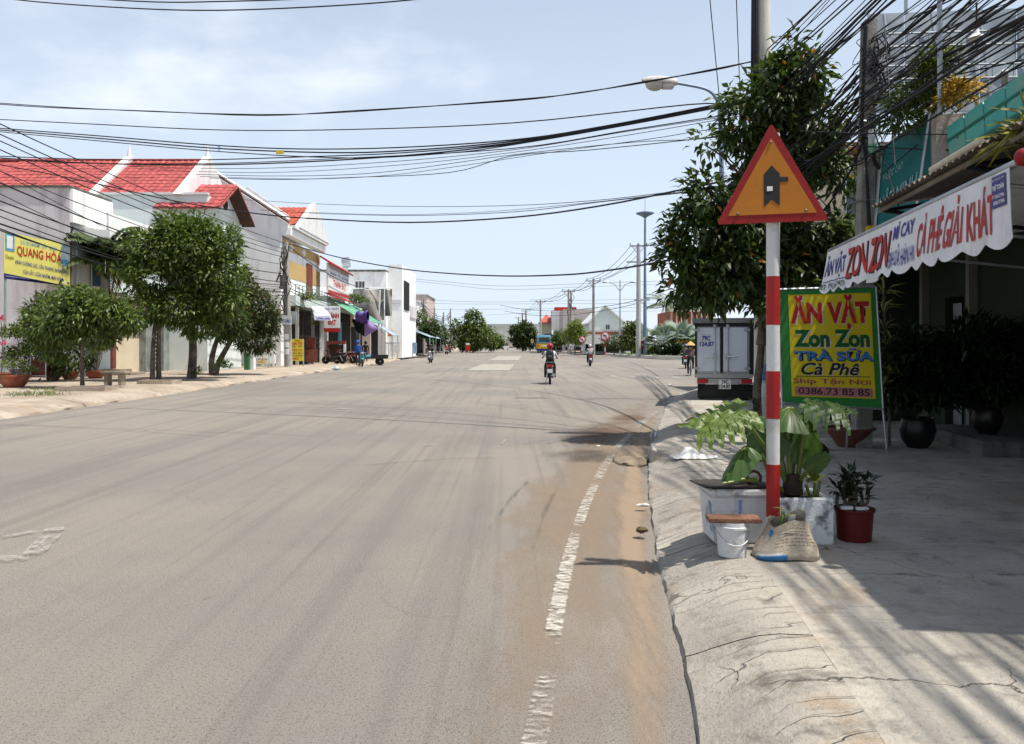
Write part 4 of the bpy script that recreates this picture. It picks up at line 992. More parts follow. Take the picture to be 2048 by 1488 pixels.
ear_leaf([r0, P(1578, 930, 5.95), P(1576, 860, 5.9), P(1580, 815, 5.85)], (-0.2, -0.85, -0.35), (0, -0.35, 0.9), 0.28, 0.30, M_ear, 0, 5, 0.4)
ear_leaf([r0 + Vector((0.0, 0.05, 0)), P(1586, 930, 6.05), P(1600, 860, 6.1), P(1600, 838, 6.05)], (0.15, -0.3, -0.95), (0.3, -0.9, 0.25), 0.42, 0.30, M_ear, 0, 6, 0.15)
ear_leaf([r0 + Vector((-0.03, 0.03, 0)), P(1566, 930, 6.0), P(1548, 870, 6.0), P(1540, 842, 5.95)], (-0.15, -0.3, -0.95), (-0.3, -0.9, 0.25), 0.36, 0.26, M_ear, 0, 7, 0.15)
ear_leaf([r0 + Vector((0.04, 0.0, 0)), P(1600, 965, 5.9), P(1608, 948, 5.85), P(1616, 940, 5.8)], (0.4, -0.3, 0.45), (-0.3, -0.8, 0.3), 0.22, 0.10, M_ear, 0, 8, 0.1)
mb = MB(); mb.lathe([(0.05, 0), (0.075, 0.02), (0.07, 0.10), (0.045, 0.16), (0, 0.17)], (r0.x, r0.y, zt2 - 0.02), 12); mb.build('rootstock', M_soil, ear, smooth=True)
tuft('seedling', 'small light green round-leaved seedling in the white planter box', 'plant', (P(1632, 0, 5.9).x, 5.9, zt2 - 0.03),
     [(P(1630, 965, 5.88), (0.05, 0.04, 0.03), 9, 0.09, 0.08, 0.1), (P(1612, 968, 5.86), (0.03, 0.03, 0.01), 4, 0.09, 0.07, 0.1)], M_leaflight, 9,
     stems=[[P(1628, 998, 5.9), P(1630, 965, 5.88)], [P(1633, 998, 5.9), P(1640, 962, 5.88)], [P(1622, 998, 5.9), P(1612, 970, 5.86)]], sm=M_stalk)
# red pot with a dark leafy plant
rc = Vector((P(1711, 0, 5.86).x, 5.88, ZP))
rp = T('plant_pot', 'round red plastic plant pot right of the white planter', 'plant pot', rc)
mb = MB(); mb.lathe([(0.112, 0), (0.118, 0.004), (0.133, 0.21), (0.143, 0.215), (0.145, 0.235), (0.136, 0.236), (0.13, 0.20), (0.0, 0.195)], rc, 32); mb.build('pot_body', mat('dark_red_plastic', (0.12, 0.010, 0.010), 0.35, 0.08, 3), rp, smooth=True)
mb = MB(); mb.box((rc.x - 0.13, rc.y - 0.09, rc.z + 0.237), (rc.x - 0.045, rc.y - 0.05, rc.z + 0.26)); mb.box((rc.x - 0.03, rc.y - 0.11, rc.z + 0.237), (rc.x + 0.06, rc.y - 0.075, rc.z + 0.258)); mb.build('foam_strip', M_foam, rp, bevel=0.004)
cl = []; stn = []
for px, py, n_ in ((1690, 960, 26), (1712, 970, 24), (1735, 968, 14), (1700, 985, 26), (1676, 985, 20), (1725, 1000, 18), (1690, 1000, 24), (1705, 955, 12)):
    cl.append((P(px, py, 5.88), (0.045, 0.05, 0.05), n_, 0.10, 0.036, 0.15)); stn.append([rc + Vector((0, 0, 0.19)), P(px, (py + 1040) / 2, 5.88), P(px, py, 5.88)])
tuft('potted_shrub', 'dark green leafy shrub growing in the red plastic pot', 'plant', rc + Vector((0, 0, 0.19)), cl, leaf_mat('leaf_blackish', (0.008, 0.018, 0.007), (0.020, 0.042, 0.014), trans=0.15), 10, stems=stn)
# bucket with a plank for a lid
bc = Vector((P(1466, 0, 5.42).x, 5.44, ZP))
bk = T('paint_bucket', 'dirty white bucket covered by a short wooden plank', 'bucket', bc)
mb = MB(); mb.lathe([(0.088, 0), (0.093, 0.004), (0.105, 0.19), (0.112, 0.192), (0.112, 0.205), (0.106, 0.21), (0.104, 0.235), (0.098, 0.235), (0.0, 0.20)], bc, 32); mb.build('bucket_body', M_foam, bk, smooth=True)
mb = MB(); mb.tube([bc + Vector((0.108 * math.cos(t), -0.108 * abs(math.sin(t)) - 0.004, 0.175 - 0.085 * math.sin(t))) for t in np.linspace(0.1, math.pi - 0.1, 16)], 0.005, 6); mb.build('handle', mat('clear_plastic_handle', (0.6, 0.6, 0.6), 0.3, 0.05), bk, smooth=True)
mb = MB(); c0 = bc + Vector((0.005, -0.01, 0.237))
mb.box((-0.175, -0.075, 0), (0.175, 0.075, 0.028), M=Matrix.Translation(c0) @ Matrix.Rotation(R(-4), 4, 'Z') @ Matrix.Rotation(R(1.5), 4, 'X'))
tag(mb.build('plank', mat('weathered_red_plank', (0.20, 0.095, 0.06), 0.85, 0.35, 6, 0.15, 50, bump=0.6, bscale=40, dirt=(0.05, 0.03, 0.022), dirt_amt=0.8, dscale=5), loc=c0, bevel=0.004), 'short reddish wooden plank laid across the dirty white bucket', 'plank')
# sack used as a planter
sc_ = Vector((P(1578, 0, 5.36).x, 5.40, ZP))
sk = T('grow_sack', 'printed woven sack of soil slumped in front of the banded pole', 'sack', sc_)
def sack(u, v, k=1.0):
    th = 2 * math.pi * u; z = v
    prof = np.interp(v, [0, 0.12, 0.3, 0.6, 0.85, 1], [0.205, 0.222, 0.205, 0.160, 0.125, 0.118])
    rx = prof * (1 + 0.05 * math.sin(3 * th + 1) * v); ry = prof * 0.62
    ang = 0.10 * noise.noise(Vector((math.cos(th) * 1.6, math.sin(th) * 1.6, v * 2.5)))
    rad = 1 + ang + 0.035 * noise.noise(Vector((math.cos(th) * 6, math.sin(th) * 6, v * 6))) - 0.05 * max(0, math.sin(th * 4 + 6 * v)) ** 8 * v
    sq = (abs(math.cos(th)) ** 4 + abs(math.sin(th)) ** 4) ** -0.18
    h = 0.255 + 0.035 * math.cos(th - 0.6) + 0.018 * math.sin(3 * th)
    return sc_ + Vector((math.cos(th) * rx * rad * sq * k, math.sin(th) * ry * rad * sq * k, max(0.002, h * v + (0.006 if k < 1 else 0) - 0.012 * (1 - v) * math.cos(2 * th))))
mb = MB(); mb.grid(lambda u, v: sack(u, v), 72, 22); mb.grid(lambda u, v: sack(1 - u, 1 - 0.45 * v, 0.955), 72, 8)
M_sack = mat('woven_sack', (0.46, 0.39, 0.30), 0.8, 0.1, 4, 0.05, 50, bump=0.4, bscale=70, dirt=(0.28, 0.22, 0.15), dirt_amt=0.5, dscale=4)
mb.build('sack_cloth', M_sack, sk, smooth=True)
def sack_patch(u0, u1, v0, v1, m, name='print', n=10):
    mb = MB(); mb.grid(lambda u, v: sack(u0 + (u1 - u0) * u, v0 + (v1 - v0) * v, 1.012), n, n); mb.build(name, m, sk, smooth=True)
M_sblue = mat('sack_blue', (0.05, 0.22, 0.50), 0.7, 0.15, 8)
M_swhite = mat('sack_white', (0.60, 0.58, 0.54), 0.7, 0.1, 6)
sack_patch(0.56, 0.72, 0.0, 0.16, M_sblue); sack_patch(0.54, 0.70, 0.165, 0.24, M_swhite); sack_patch(0.90, 0.97, 0.02, 0.16, mat('sack_teal', (0.10, 0.28, 0.33), 0.7, 0.15, 8)); sack_patch(0.54, 0.60, 0.75, 0.92, M_sblue)
lines = ['phân bón hữu cơ cao cấp', 'dùng cho cây trồng các loại', 'bón lót và bón thúc đều được', 'hướng dẫn sử dụng ghi sau bao', 'bảo quản nơi khô ráo thoáng', 'khối lượng tịnh 25 kg']
for k, t_ in enumerate(lines):
    ob = text(t_, mat('sack_print', (0.10, 0.075, 0.06), 0.7, 0.1), sk, [(0, 0, 0), (1, 0, 0), (1, 1, 0), (0, 1, 0)], 0, 0, 1, 1, 0.0, 0)
    o_ = ORG[sk.name]
    for v in ob.data.vertices:
        c = v.co + o_; u = 0.655 + 0.225 * c.x; w = 0.80 - k * 0.085 + 0.055 * c.y
        v.co = sack(u, w, 1.014) - o_
mb = MB(); mb.lathe([(0.0, 0.185), (0.10, 0.18)], (sc_.x, sc_.y, sc_.z), 16); mb.build('soil', M_soil, sk)
mb = MB(); mb.box((0, 0, 0), (0.045, 0.006, 0.11), M=Matrix.Translation(sc_ + Vector((0.0, 0.0, 0.18))) @ Matrix.Rotation(R(8), 4, 'Y')); mb.build('plant_tag', M_swhite, sk)
tuft('seedling', 'tiny drooping seedling sprouting from the printed sack', 'plant', sc_ + Vector((-0.03, 0, 0.18)),
     [(sc_ + Vector((-0.03, -0.01, 0.30)), 0.02, 8, 0.05, 0.014, 0.7), (sc_ + Vector((-0.01, -0.01, 0.27)), 0.03, 6, 0.05, 0.012, 0.9)], M_leaflight, 11, stems=[[sc_ + Vector((-0.03, 0, 0.17)), sc_ + Vector((-0.035, -0.01, 0.25)), sc_ + Vector((-0.03, -0.01, 0.31))]], sm=M_stalk)

# ================================================================== snack board on its frame
YBd = 10.45
q = [P(1564, 806, YBd), P(1766, 818, YBd), P(1752, 573, YBd), P(1556, 579, YBd)]
bd_ = T('menu_board', 'yellow snack-shop board with a green border standing under the awning end', 'sign board', P(1665, 900, YBd))
mb = MB(); mb.slab(*q, 0.03); mb.build('board_border', mat('green_sheet', (0.03, 0.22, 0.045), 0.55, 0.08, 2), bd_)
iq = [qpt(*q, u, v) + Vector((0, -0.004, 0)) for u, v in ((0.10, 0.065), (0.93, 0.08), (0.94, 0.95), (0.10, 0.95))]
mb = MB(); mb.slab(*iq, 0.003); mb.build('board_face', mat('mustard_sheet', (0.66, 0.53, 0.02), 0.55, 0.08, 1.5, 0.03, 15, bump=0.5, bscale=5), bd_)
mb = MB()
for a, b_ in ((0, 1), (1, 2), (2, 3), (3, 0)): mb.tube([q[a], q[b_]], 0.016, 6)
mb.build('board_frame', M_steel, bd_)
def leg2(px0, py0, px1, py1, y1): 
    mb = MB(); a = P(px0, py0, YBd + 0.02); b_ = P(px1, py1, YBd + y1); b_.z = ZP + 0.01; mb.tube([a, b_], 0.016, 6); mb.build('leg', M_steel, bd_)
leg2(1564, 806, 1567, 905, 0.0); leg2(1766, 818, 1775, 905, 0.0); leg2(1698, 815, 1693, 895, 0.45); leg2(1580, 815, 1583, 895, 0.5)
mb = MB(); a = P(1567, 905, YBd); a.z = ZP + 0.06; b_ = P(1775, 905, YBd); b_.z = ZP + 0.06; mb.tube([a, b_], 0.016, 6); mb.build('foot_rail', M_steel, bd_)
M_pinkp = mat('magenta_print', (0.42, 0.05, 0.10), 0.6, 0.08); M_greenp = mat('green_print', (0.01, 0.11, 0.03), 0.6, 0.08); M_skyp = mat('sky_blue_print', (0.05, 0.20, 0.55), 0.6, 0.08)
M_palep = mat('pale_outline_print', (0.68, 0.62, 0.45), 0.6, 0.05)
def btext(s, m, u0, v0, u1, v1, w=0.03, out=None, **k):
    if out: text(s, out, bd_, iq, u0 + 0.012, v0 - 0.008, u1 + 0.012, v1 - 0.008, w + 0.02, 0.004, **k)
    text(s, m, bd_, iq, u0, v0, u1, v1, w, 0.007, **k)
btext('ĂN VẶT', M_redprint, 0.02, 0.66, 0.97, 0.99, 0.045, MATS['pale_outline_print'])
btext('Zon Zon', M_greenp, 0.05, 0.485, 0.96, 0.655, 0.045, M_palep)
btext('TRÀ SỮA', M_skyp, 0.04, 0.355, 1.0, 0.475, 0.03, M_blackprint)
btext('Cà Phê', M_blackprint, 0.12, 0.215, 0.82, 0.335, 0.02, M_palep, shear=0.3)
mb = MB(); mb.slab(*[qpt(*iq, u, v) + Vector((0, -0.004, 0)) for u, v in ((0.06, 0.196), (0.95, 0.203), (0.95, 0.209), (0.06, 0.202))], 0.002); mb.build('rule', M_blackprint, bd_)
btext('Ship Tận Nơi', M_pinkp, 0.02, 0.115, 0.95, 0.185, 0.012)
mb = MB(); mb.prism(rounded([qpt(*iq, u, v) + Vector((0, -0.004, 0)) for u, v in ((0.04, 0.012), (0.97, 0.012), (0.97, 0.10), (0.04, 0.10))], 0.03), (0, 0.002, 0)); mb.build('phone_panel', mat('pink_panel', (0.50, 0.20, 0.20), 0.6, 0.05), bd_)
btext('0386.73 85 85', M_blackprint, 0.08, 0.025, 0.93, 0.09, 0.01)

# potted plants in the porch, blackened to put its shade into the colours
def pot(name, label, c, r, h, m, prof=None, group=None, rim=True, legs=0):
    root = T(name, label, 'plant pot', c, group)
    prof = prof or [(0.55, 0), (0.75, 0.3), (0.95, 0.85), (1.04, 0.88), (1.04, 1.0), (0.94, 1.0), (0.88, 0.86), (0.0, 0.86)]
    mb = MB(); mb.lathe([(a * r, b_ * h) for a, b_ in prof], c, 24); mb.build('pot_body', m, root, smooth=True)
    mb = MB(); mb.lathe([(0.0, h * 0.90), (r * 0.9, h * 0.87)], c, 16); mb.build('soil', M_soil, root)
    return root
c = G(1697, 893, ZP); pot('plant_pot', 'brown-red bowl pot on the ground behind the menu board', Vector(c), 0.34, 0.27, mat('brown_red_pot', (0.15, 0.055, 0.04), 0.6, 0.2, 4), [(0.42, 0), (0.55, 0.25), (0.95, 0.9), (1.06, 0.93), (1.06, 1.0), (0.94, 1.0), (0.9, 0.9), (0, 0.9)])
tuft('pot_sprig', 'small dark sprig growing in the brown-red bowl pot', 'plant', Vector(c) + Vector((0, 0, 0.24)), [(Vector(c) + Vector((-0.08, 0, 0.33)), (0.09, 0.09, 0.08), 40, 0.09, 0.02, 0.3)], M_leafdark, 12)
darks = [((1835, 895), 0.24, 0.42, 'squat shade-blackened glazed jar pot beside the menu board foot'), ((1905, 872), 0.2, 0.36, 'black pot on the step in front of the green shop wall'), ((1985, 880), 0.22, 0.40, 'black pot furthest along the porch towards the street end')]
for k, ((px, py), r_, h_, lb_) in enumerate(darks):
    c = Vector(G(px, py, ZP)); c.z = ZP + (0.2 if k == 1 else 0.002)
    if k == 1: c = S(6.6, LW - 0.45, ZP + 0.201)
    pot('plant_pot', lb_, c, r_, h_, mat('shade_black_glaze', (0.012, 0.011, 0.010), 0.35, 0.2, 4), [(0.55, 0), (0.85, 0.25), (1.0, 0.6), (0.85, 0.92), (0.95, 1.0), (0.85, 1.0), (0.78, 0.9), (0, 0.9)])
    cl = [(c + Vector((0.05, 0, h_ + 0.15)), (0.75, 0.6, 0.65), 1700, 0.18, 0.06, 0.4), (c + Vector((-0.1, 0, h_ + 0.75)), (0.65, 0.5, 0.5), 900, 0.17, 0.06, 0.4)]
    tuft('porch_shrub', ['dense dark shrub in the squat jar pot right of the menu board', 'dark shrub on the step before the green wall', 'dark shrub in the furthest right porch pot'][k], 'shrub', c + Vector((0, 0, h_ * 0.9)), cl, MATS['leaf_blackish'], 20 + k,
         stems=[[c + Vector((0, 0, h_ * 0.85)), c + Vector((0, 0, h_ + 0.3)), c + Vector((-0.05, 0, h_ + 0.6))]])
# striped bamboo-like plant beside the board
c = Vector(G(1790, 880, ZP)); c = Vector((P(1782, 0, 11.2).x, 11.25, ZP))
cl = [(P(px, py, 11.0), (0.05, 0.06, 0.04), n_, 0.24, 0.035, 0.45) for px, py, n_ in ((1768, 590, 12), (1766, 625, 14), (1768, 660, 14), (1772, 690, 16), (1772, 720, 14), (1778, 750, 14), (1776, 780, 12), (1765, 560, 8))]
tuft('dracaena', 'yellow-striped leaf plant peeping out behind the menu board', 'plant', c, cl, leaf_mat('leaf_striped', (0.10, 0.12, 0.02), (0.50, 0.46, 0.16)), 13, stems=[[c, P(1778, 760, 11.2), P(1770, 640, 11.1), P(1766, 560, 11.1)]])
# dark stone beside the planter, log, litter
c = Vector(G(1624, 913, ZP)); mb = MB(); mb.ball(c + Vector((0, 0, 0.06)), (0.21, 0.17, 0.15), 20, 12, fn=lambda d: 1 + 0.12 * noise.noise(d * 2.2)); tag(mb.build('stone', mat('black_stone', (0.025, 0.022, 0.02), 0.9, 0.4, 8, 0.2, 40, bump=0.8, bscale=30), loc=c, smooth=True), 'rounded black stone on the pavement behind the elephant-ear plant', 'stone')
c = Vector(G(1490, 868, ZP)); mb = MB(); mb.tube([c + Vector((-0.20, -0.02, 0.075)), c + Vector((0.0, 0.01, 0.078)), c + Vector((0.24, 0.03, 0.075))], [0.08, 0.076, 0.08], 12); tag(mb.build('log', M_bark, loc=c, smooth=True), 'short cut log lying at the foot of the street tree', 'log')
c = Vector(G(1392, 916, ZP))
def rag(u, v):
    x = (u - 0.5) * 0.60 + 0.05 * noise.noise(Vector((u * 3, v * 3, 9))); y = (v - 0.5) * 0.30 + 0.06 * noise.noise(Vector((u * 4, v * 4, 2)))
    e = math.sin(math.pi * u) * math.sin(math.pi * v)
    z = 0.012 + max(0, 0.14 * math.exp(-((u - 0.35) / 0.16) ** 2) * e + 0.06 * abs(noise.noise(Vector((u * 5, v * 5, 4)))) * e)
    return c + Vector((x, y, z))
mb = MB(); mb.grid(rag, 36, 22); tag(mb.build('plastic_bag', mat('white_bag', (0.74, 0.74, 0.73), 0.5, 0.05), loc=c, smooth=True, sharp=70), 'crumpled white plastic bag lying on the pavement', 'bag')
c = Vector(G(1302, 915, 0.05)); mb = MB(); mb.box((-0.03, -0.45, 0.0), (0.035, 0.40, 0.16), M=Matrix.Translation(c) @ Matrix.Rotation(R(-9), 4, 'Z') @ Matrix.Rotation(R(14), 4, 'Y'))
tag(mb.build('concrete_slab', M_conc, loc=c, bevel=0.01), 'broken thin concrete slab tipped on edge along the gutter', 'slab')
c = Vector(G(1262, 925, 0.0)); mb = MB(); mb.ball(c, (0.24, 0.42, 0.06), 28, 10, fn=lambda d: 1 + 0.35 * noise.noise(d * 4) + 0.15 * noise.noise(d * 11)); tag(mb.build('sand_heap', M_ground, loc=c, smooth=True, sharp=180), 'low heap of brown sand in the gutter by the broken slab', 'sand heap')
lit = [((1284, 1066), (0.05, 0.04, 0.025), (0.10, 0.07, 0.03), 'brown curled dead leaf in the gutter'), ((1286, 1013), (0.06, 0.025, 0.015), (0.62, 0.6, 0.56), 'white paper scrap at the kerb foot'), ((1312, 876), (0.03, 0.03, 0.05), (0.55, 0.58, 0.6), 'small clear plastic cup at the kerb'),
       ((1303, 880), (0.02, 0.02, 0.06), (0.4, 0.42, 0.46), 'grey bottle neck standing by the tipped slab'), ((1196, 893), (0.04, 0.02, 0.008), (0.7, 0.7, 0.66), 'white scrap on the oily patch of road'), ((1400, 864), (0.02, 0.02, 0.02), (0.10, 0.09, 0.08), 'dark pebble on the pavement before the truck'),
       ((672, 741), (0.22, 0.14, 0.12), (0.55, 0.62, 0.62), 'pale rubbish bag dropped on the left kerb'), ((1340, 772), (0.10, 0.08, 0.04), (0.65, 0.63, 0.6), 'white litter on the road beside the truck')]
for k, ((px, py), r_, col, lb_) in enumerate(lit):
    z_ = 0.05 if px > 1280 and py > 860 else (ZP if px == 1400 else (0.17 if px == 672 else 0.012)); c = Vector(G(px, py, z_)); mb = MB()
    mb.ball(c + Vector((0, 0, r_[2])), r_, 14, 8, fn=lambda d: 1 + 0.5 * noise.noise(d * 2.5 + Vector((k, 0, 0)))); tag(mb.build('litter', mat('litter_%d' % k, col, 0.7, 0.3, 20), loc=c, smooth=True), lb_, 'litter')
# ================================================================== box truck parked on the pavement edge
YT = 20.6
tk0 = Vector((P(1449, 0, YT).x, YT, ZP))
tk = T('box_truck', 'small white box truck parked half on the pavement, rear doors to the camera', 'truck', tk0)
def px_box(mb, x0, y0, x1, y1, Y, d, mi=0):            # a box whose front face fills a pixel rectangle at depth Y
    a = P(x0, y1, Y); b_ = P(x1, y0, Y); mb.box((a.x, Y, a.z), (b_.x, Y + d, b_.z), mi); return mb
M_truckw = mat('truck_box_paint', (0.62, 0.68, 0.74), 0.4, 0.04, 1.0, 0.02, 15, dirt=(0.4, 0.41, 0.42), dirt_amt=0.35, dscale=1.0, streak=True)
M_alu = mat('aluminium_trim', (0.40, 0.42, 0.43), 0.4, 0.1, 3, metal=0.7)
px_box(MB(), 1391, 641, 1505, 752, YT + 0.03, 3.0).build('cargo_box', M_alu, tk, bevel=0.015)
px_box(MB(), 1387, 636, 1508, 646, YT - 0.05, 3.1).build('roof_cap', mat('dark_roof_cap', (0.18, 0.19, 0.19), 0.5, 0.2, 3), tk, bevel=0.01)
for x0, x1, nm in ((1396.5, 1440, 'rear_door'), (1447, 1493, 'rear_door')):
    mb = px_box(MB(), x0, 655, x1, 743, YT, 0.028); d_ = mb.build(nm, M_truckw, tk, bevel=0.008)
    mb = MB(); xm = x1 - 9 if x0 < 1440 else x0 + 9
    mb.tube([P(xm, 649, YT - 0.03), P(xm, 750, YT - 0.03)], 0.014, 8)
    mb.tube([P(xm - 17 if x0 < 1440 else xm, 714, YT - 0.05), P(xm if x0 < 1440 else xm + 21, 712, YT - 0.05)], 0.014, 8)
    px_box(mb, xm - 4, 708, xm + 4, 719, YT - 0.04, 0.03); px_box(mb, xm - 3, 744, xm + 3, 752, YT - 0.04, 0.03); px_box(mb, xm - 3, 649, xm + 3, 656, YT - 0.04, 0.03)
    mb.build('latch_bar', M_steel, d_)
    xh = x0 - 1 if x0 < 1440 else x1 + 1
    for y_ in (660, 737):
        px_box(MB(), xh - 6, y_ - 2.5, xh + 5, y_ + 2.5, YT - 0.03, 0.03).build('hinge', M_steel, d_)
px_box(MB(), 1441, 650, 1446, 746, YT - 0.004, 0.03).build('door_seal', M_rubber, tk)
px_box(MB(), 1391, 645, 1506, 653, YT - 0.01, 0.03).build('header_rail', M_black, tk)
for x0, x1 in ((1391.5, 1395), (1497, 1505)): px_box(MB(), x0, 653, x1, 750, YT - 0.01, 0.03).build('corner_post', M_black, tk)
px_box(MB(), 1391, 748, 1504, 756, YT - 0.02, 0.1).build('sill', M_alu, tk, bevel=0.006)
px_box(MB(), 1394, 757, 1502, 768, YT + 0.05, 0.10).build('bumper', M_alu, tk, bevel=0.006)
for x0, x1 in ((1396, 1417), (1481, 1501)):
    px_box(MB(), x0, 758, x1, 767, YT + 0.02, 0.06).build('tail_light', mat('red_lens', (0.45, 0.02, 0.02), 0.2, 0.1, 4), tk, bevel=0.004)
px_box(MB(), 1394, 769, 1503, 797, YT + 0.25, 0.08).build('rear_skirt', M_black, tk)
mb = px_box(MB(), 1437.5, 759, 1461, 778, YT + 0.02, 0.012); pl = mb.build('number_plate', M_whiteprint, tk)
pq = [P(1437.5, 778, YT + 0.015), P(1461, 778, YT + 0.015), P(1461, 759, YT + 0.015), P(1437.5, 759, YT + 0.015)]
text('79C', M_blackprint, pl, pq, 0.22, 0.54, 0.80, 0.92, 0.02); text('124.87', M_blackprint, pl, pq, 0.06, 0.08, 0.94, 0.46, 0.02)
dq = [P(1396.5, 743, YT), P(1440, 743, YT), P(1440, 655, YT), P(1396.5, 655, YT)]
text('79C', M_blueprint, tk, dq, 0.20, 0.70, 0.58, 0.81, 0.04); text('124.87', M_blueprint, tk, dq, 0.10, 0.57, 0.74, 0.68, 0.04)
text('THANH LONG', M_blackprint, tk, dq, 0.14, 0.825, 0.62, 0.84, 0.0)
for x in (1404, 1492):
    for y_ in (0.55, 2.3):
        w = T  # wheel: tyre with its rim
        cx = P(x, 0, YT).x; mb = MB(); mb.lathe([(0.12, -0.10), (0.27, -0.10), (0.31, -0.06), (0.31, 0.06), (0.27, 0.10), (0.12, 0.10)], (cx, YT + y_, ZP + 0.31), 24, M=Matrix.Rotation(R(90), 3, 'Y'))
        wh = mb.build('wheel', M_rubber, tk, smooth=True)
        mb = MB(); mb.lathe([(0.0, -0.07), (0.17, -0.08), (0.17, 0.08), (0.0, 0.07)], (cx, YT + y_, ZP + 0.31), 16, M=Matrix.Rotation(R(90), 3, 'Y')); mb.build('rim', M_steel, wh)
mb = MB(); c = P(1449, 0, YT).x; mb.box((c - 0.4, YT + 0.35, 0.62), (c + 0.4, YT + 4.6, 0.78)); mb.box((c - 0.5, YT + 0.5, 0.43), (c + 0.5, YT + 0.62, 0.53)); mb.build('chassis', M_black, tk)
mb = MB(); cab = [(YT + 3.12, 0.6), (YT + 3.12, 2.05), (YT + 4.2, 2.05), (YT + 4.75, 1.35), (YT + 4.85, 0.6)]
mb.prism([(c - 0.72, y, z) for y, z in cab], (1.44, 0, 0)); mb.build('cab', M_white, tk, bevel=0.03)
mb = MB(); mb.tube([P(1506, 655, YT + 0.1), P(1509, 690, YT - 0.02), P(1508, 780, YT)], 0.012, 6); mb.build('grab_rail', M_black, tk)
tk.rotation_euler.z = -R(13.5)                           # lined up with the bending kerb

# ================================================================== street lamp behind the truck
YL = 23.0
lampb = Vector((P(1441, 0, YL).x, YL, ZP))
sl = T('street_lamp', 'grey-blue curved street lamp reaching over the road from behind the tree', 'street lamp', lampb)
pts = [P(1446, 700, YL), P(1444, 400, YL), P(1441, 260, YL), P(1438, 212, YL), P(1431, 195, YL), P(1420, 183, YL), P(1400, 175, YL), P(1352, 166, YL)]
pts[0].z = ZP; pp = bez(pts, 70)
mb = MB(); mb.tube(pp, [0.075 - 0.035 * min(1, i / (len(pp) * 0.75)) for i in range(len(pp))], 10); mb.build('lamp_pole', M_blued, sl, smooth=True)
h0, h1 = P(1284, 163, YL), P(1354, 168, YL); Lh = (h1 - h0).length; hd = (h1 - h0).normalized()
mb = MB()
def head(u, v):
    th = 2 * math.pi * u; x = v
    w = 0.17 * (max(0.0, math.sin(math.pi * min(1, 0.06 + x * 0.80))) ** 0.45); hgt = (0.20 if math.sin(th) > 0 else 0.05) * (max(0.0, math.sin(math.pi * min(1, 0.05 + 0.78 * x))) ** 0.5)
    return h0 + hd * Lh * x + Vector((0, math.cos(th) * w, math.sin(th) * hgt))
mb.grid(head, 20, 14); mb.build('lamp_head', mat('weathered_lamp_housing', (0.52, 0.50, 0.47), 0.6, 0.1, 4, dirt=(0.25, 0.23, 0.2), dirt_amt=0.4), sl, smooth=True)
mb = MB(); mb.ball(h0 + hd * Lh * 0.36 + Vector((0, 0, -0.05)), (0.27, 0.15, 0.20), 18, 12); mb.build('lamp_bowl', mat('lamp_glass', (0.45, 0.42, 0.38), 0.2, 0.1, 3), sl, smooth=True)
mb = MB(); a = h0 + hd * Lh * 0.55; mb.box((a.x, a.y - 0.11, a.z - 0.17), (a.x + 0.36, a.y + 0.11, a.z - 0.02)); mb.build('gear_box', MATS['weathered_lamp_housing'], sl, bevel=0.03)

# ================================================================== poles by the shops
Y1 = 13.6
pb_ = Vector((P(1527, 0, Y1).x, Y1, ZP))
pole1 = T('power_pole', 'tall round concrete power pole rising behind the warning sign', 'power pole', pb_)
mb = MB(); mb.lathe([(0.165, ZP), (0.105, 8.6)], (pb_.x, Y1, 0), 20); mb.build('pole_shaft', mat('pale_pole_concrete', (0.64, 0.61, 0.55), 0.85, 0.08, 2, 0.05, 30, dirt=(0.25, 0.23, 0.2), dirt_amt=0.4, dscale=1.2, streak=True), pole1, smooth=True)
mb = MB()
for k in range(9):
    x = pb_.x - 0.16 + rnd.uniform(-0.05, 0.05); y = Y1 - 0.05 + rnd.uniform(-0.08, 0.03)
    mb.tube([(x + rnd.uniform(-0.02, 0.02), y, 3.0 + rnd.uniform(0, 1)), (x + rnd.uniform(-0.04, 0.04), y, 4.6), (x + rnd.uniform(-0.03, 0.03), y, 6.0), (x + rnd.uniform(-0.02, 0.02), y, 8.5)], 0.014 + 0.008 * rnd.random(), 5)
mb.build('riser_cable', M_cable, pole1, smooth=True)
for z_, lab in ((5.9, 0), (5.45, 0), (5.1, 0)):
    mb = MB(); c = Vector((pb_.x + 0.17, Y1 - 0.06, z_))
    for k in range(6): mb.tube([c + Vector((rnd.uniform(-.05, .05), 0, rnd.uniform(-.15, .15))), c + Vector((rnd.uniform(.0, .16), rnd.uniform(-.1, .1), rnd.uniform(-.3, .1))), c + Vector((rnd.uniform(-.02, .25), 0, rnd.uniform(-.6, -.2)))], 0.011, 5)
    mb.lathe([(0.0, 0), (0.04, 0.01), (0.025, 0.05), (0.04, 0.09), (0.0, 0.11)], c, 10); mb.build('insulator', M_cable, pole1, smooth=True)
mb = MB()
for k in range(7): mb.tube([(pb_.x + rnd.uniform(-0.15, 0.15), Y1 - 0.15, 5.6 - rnd.random()), (pb_.x + rnd.uniform(-0.2, 0.2), Y1 - 0.17, 4.9), (pb_.x + rnd.uniform(-0.15, 0.15), Y1 - 0.15, 4.2)], 0.01, 5)
mb.build('drop_cable', M_cable, pole1)
for k, (za, zb, m) in enumerate(((1.35, 1.62, M_whiteprint), (1.0, 1.28, mat('blue_handbill', (0.25, 0.35, 0.6), 0.6, 0.5, 18, 0.3, 60)), (0.72, 0.96, M_whiteprint))):
    mb = MB(); r_ = 0.168 - 0.006 * k * 0 ; mb.grid(lambda u, v: (pb_.x + (0.165 - 0.0072 * za) * 1.02 * math.sin(-0.9 + 1.5 * u), Y1 - (0.166 - 0.0072 * za) * 1.02 * math.cos(-0.9 + 1.5 * u), za + (zb - za) * v), 8, 1); mb.build('handbill', m, pole1)

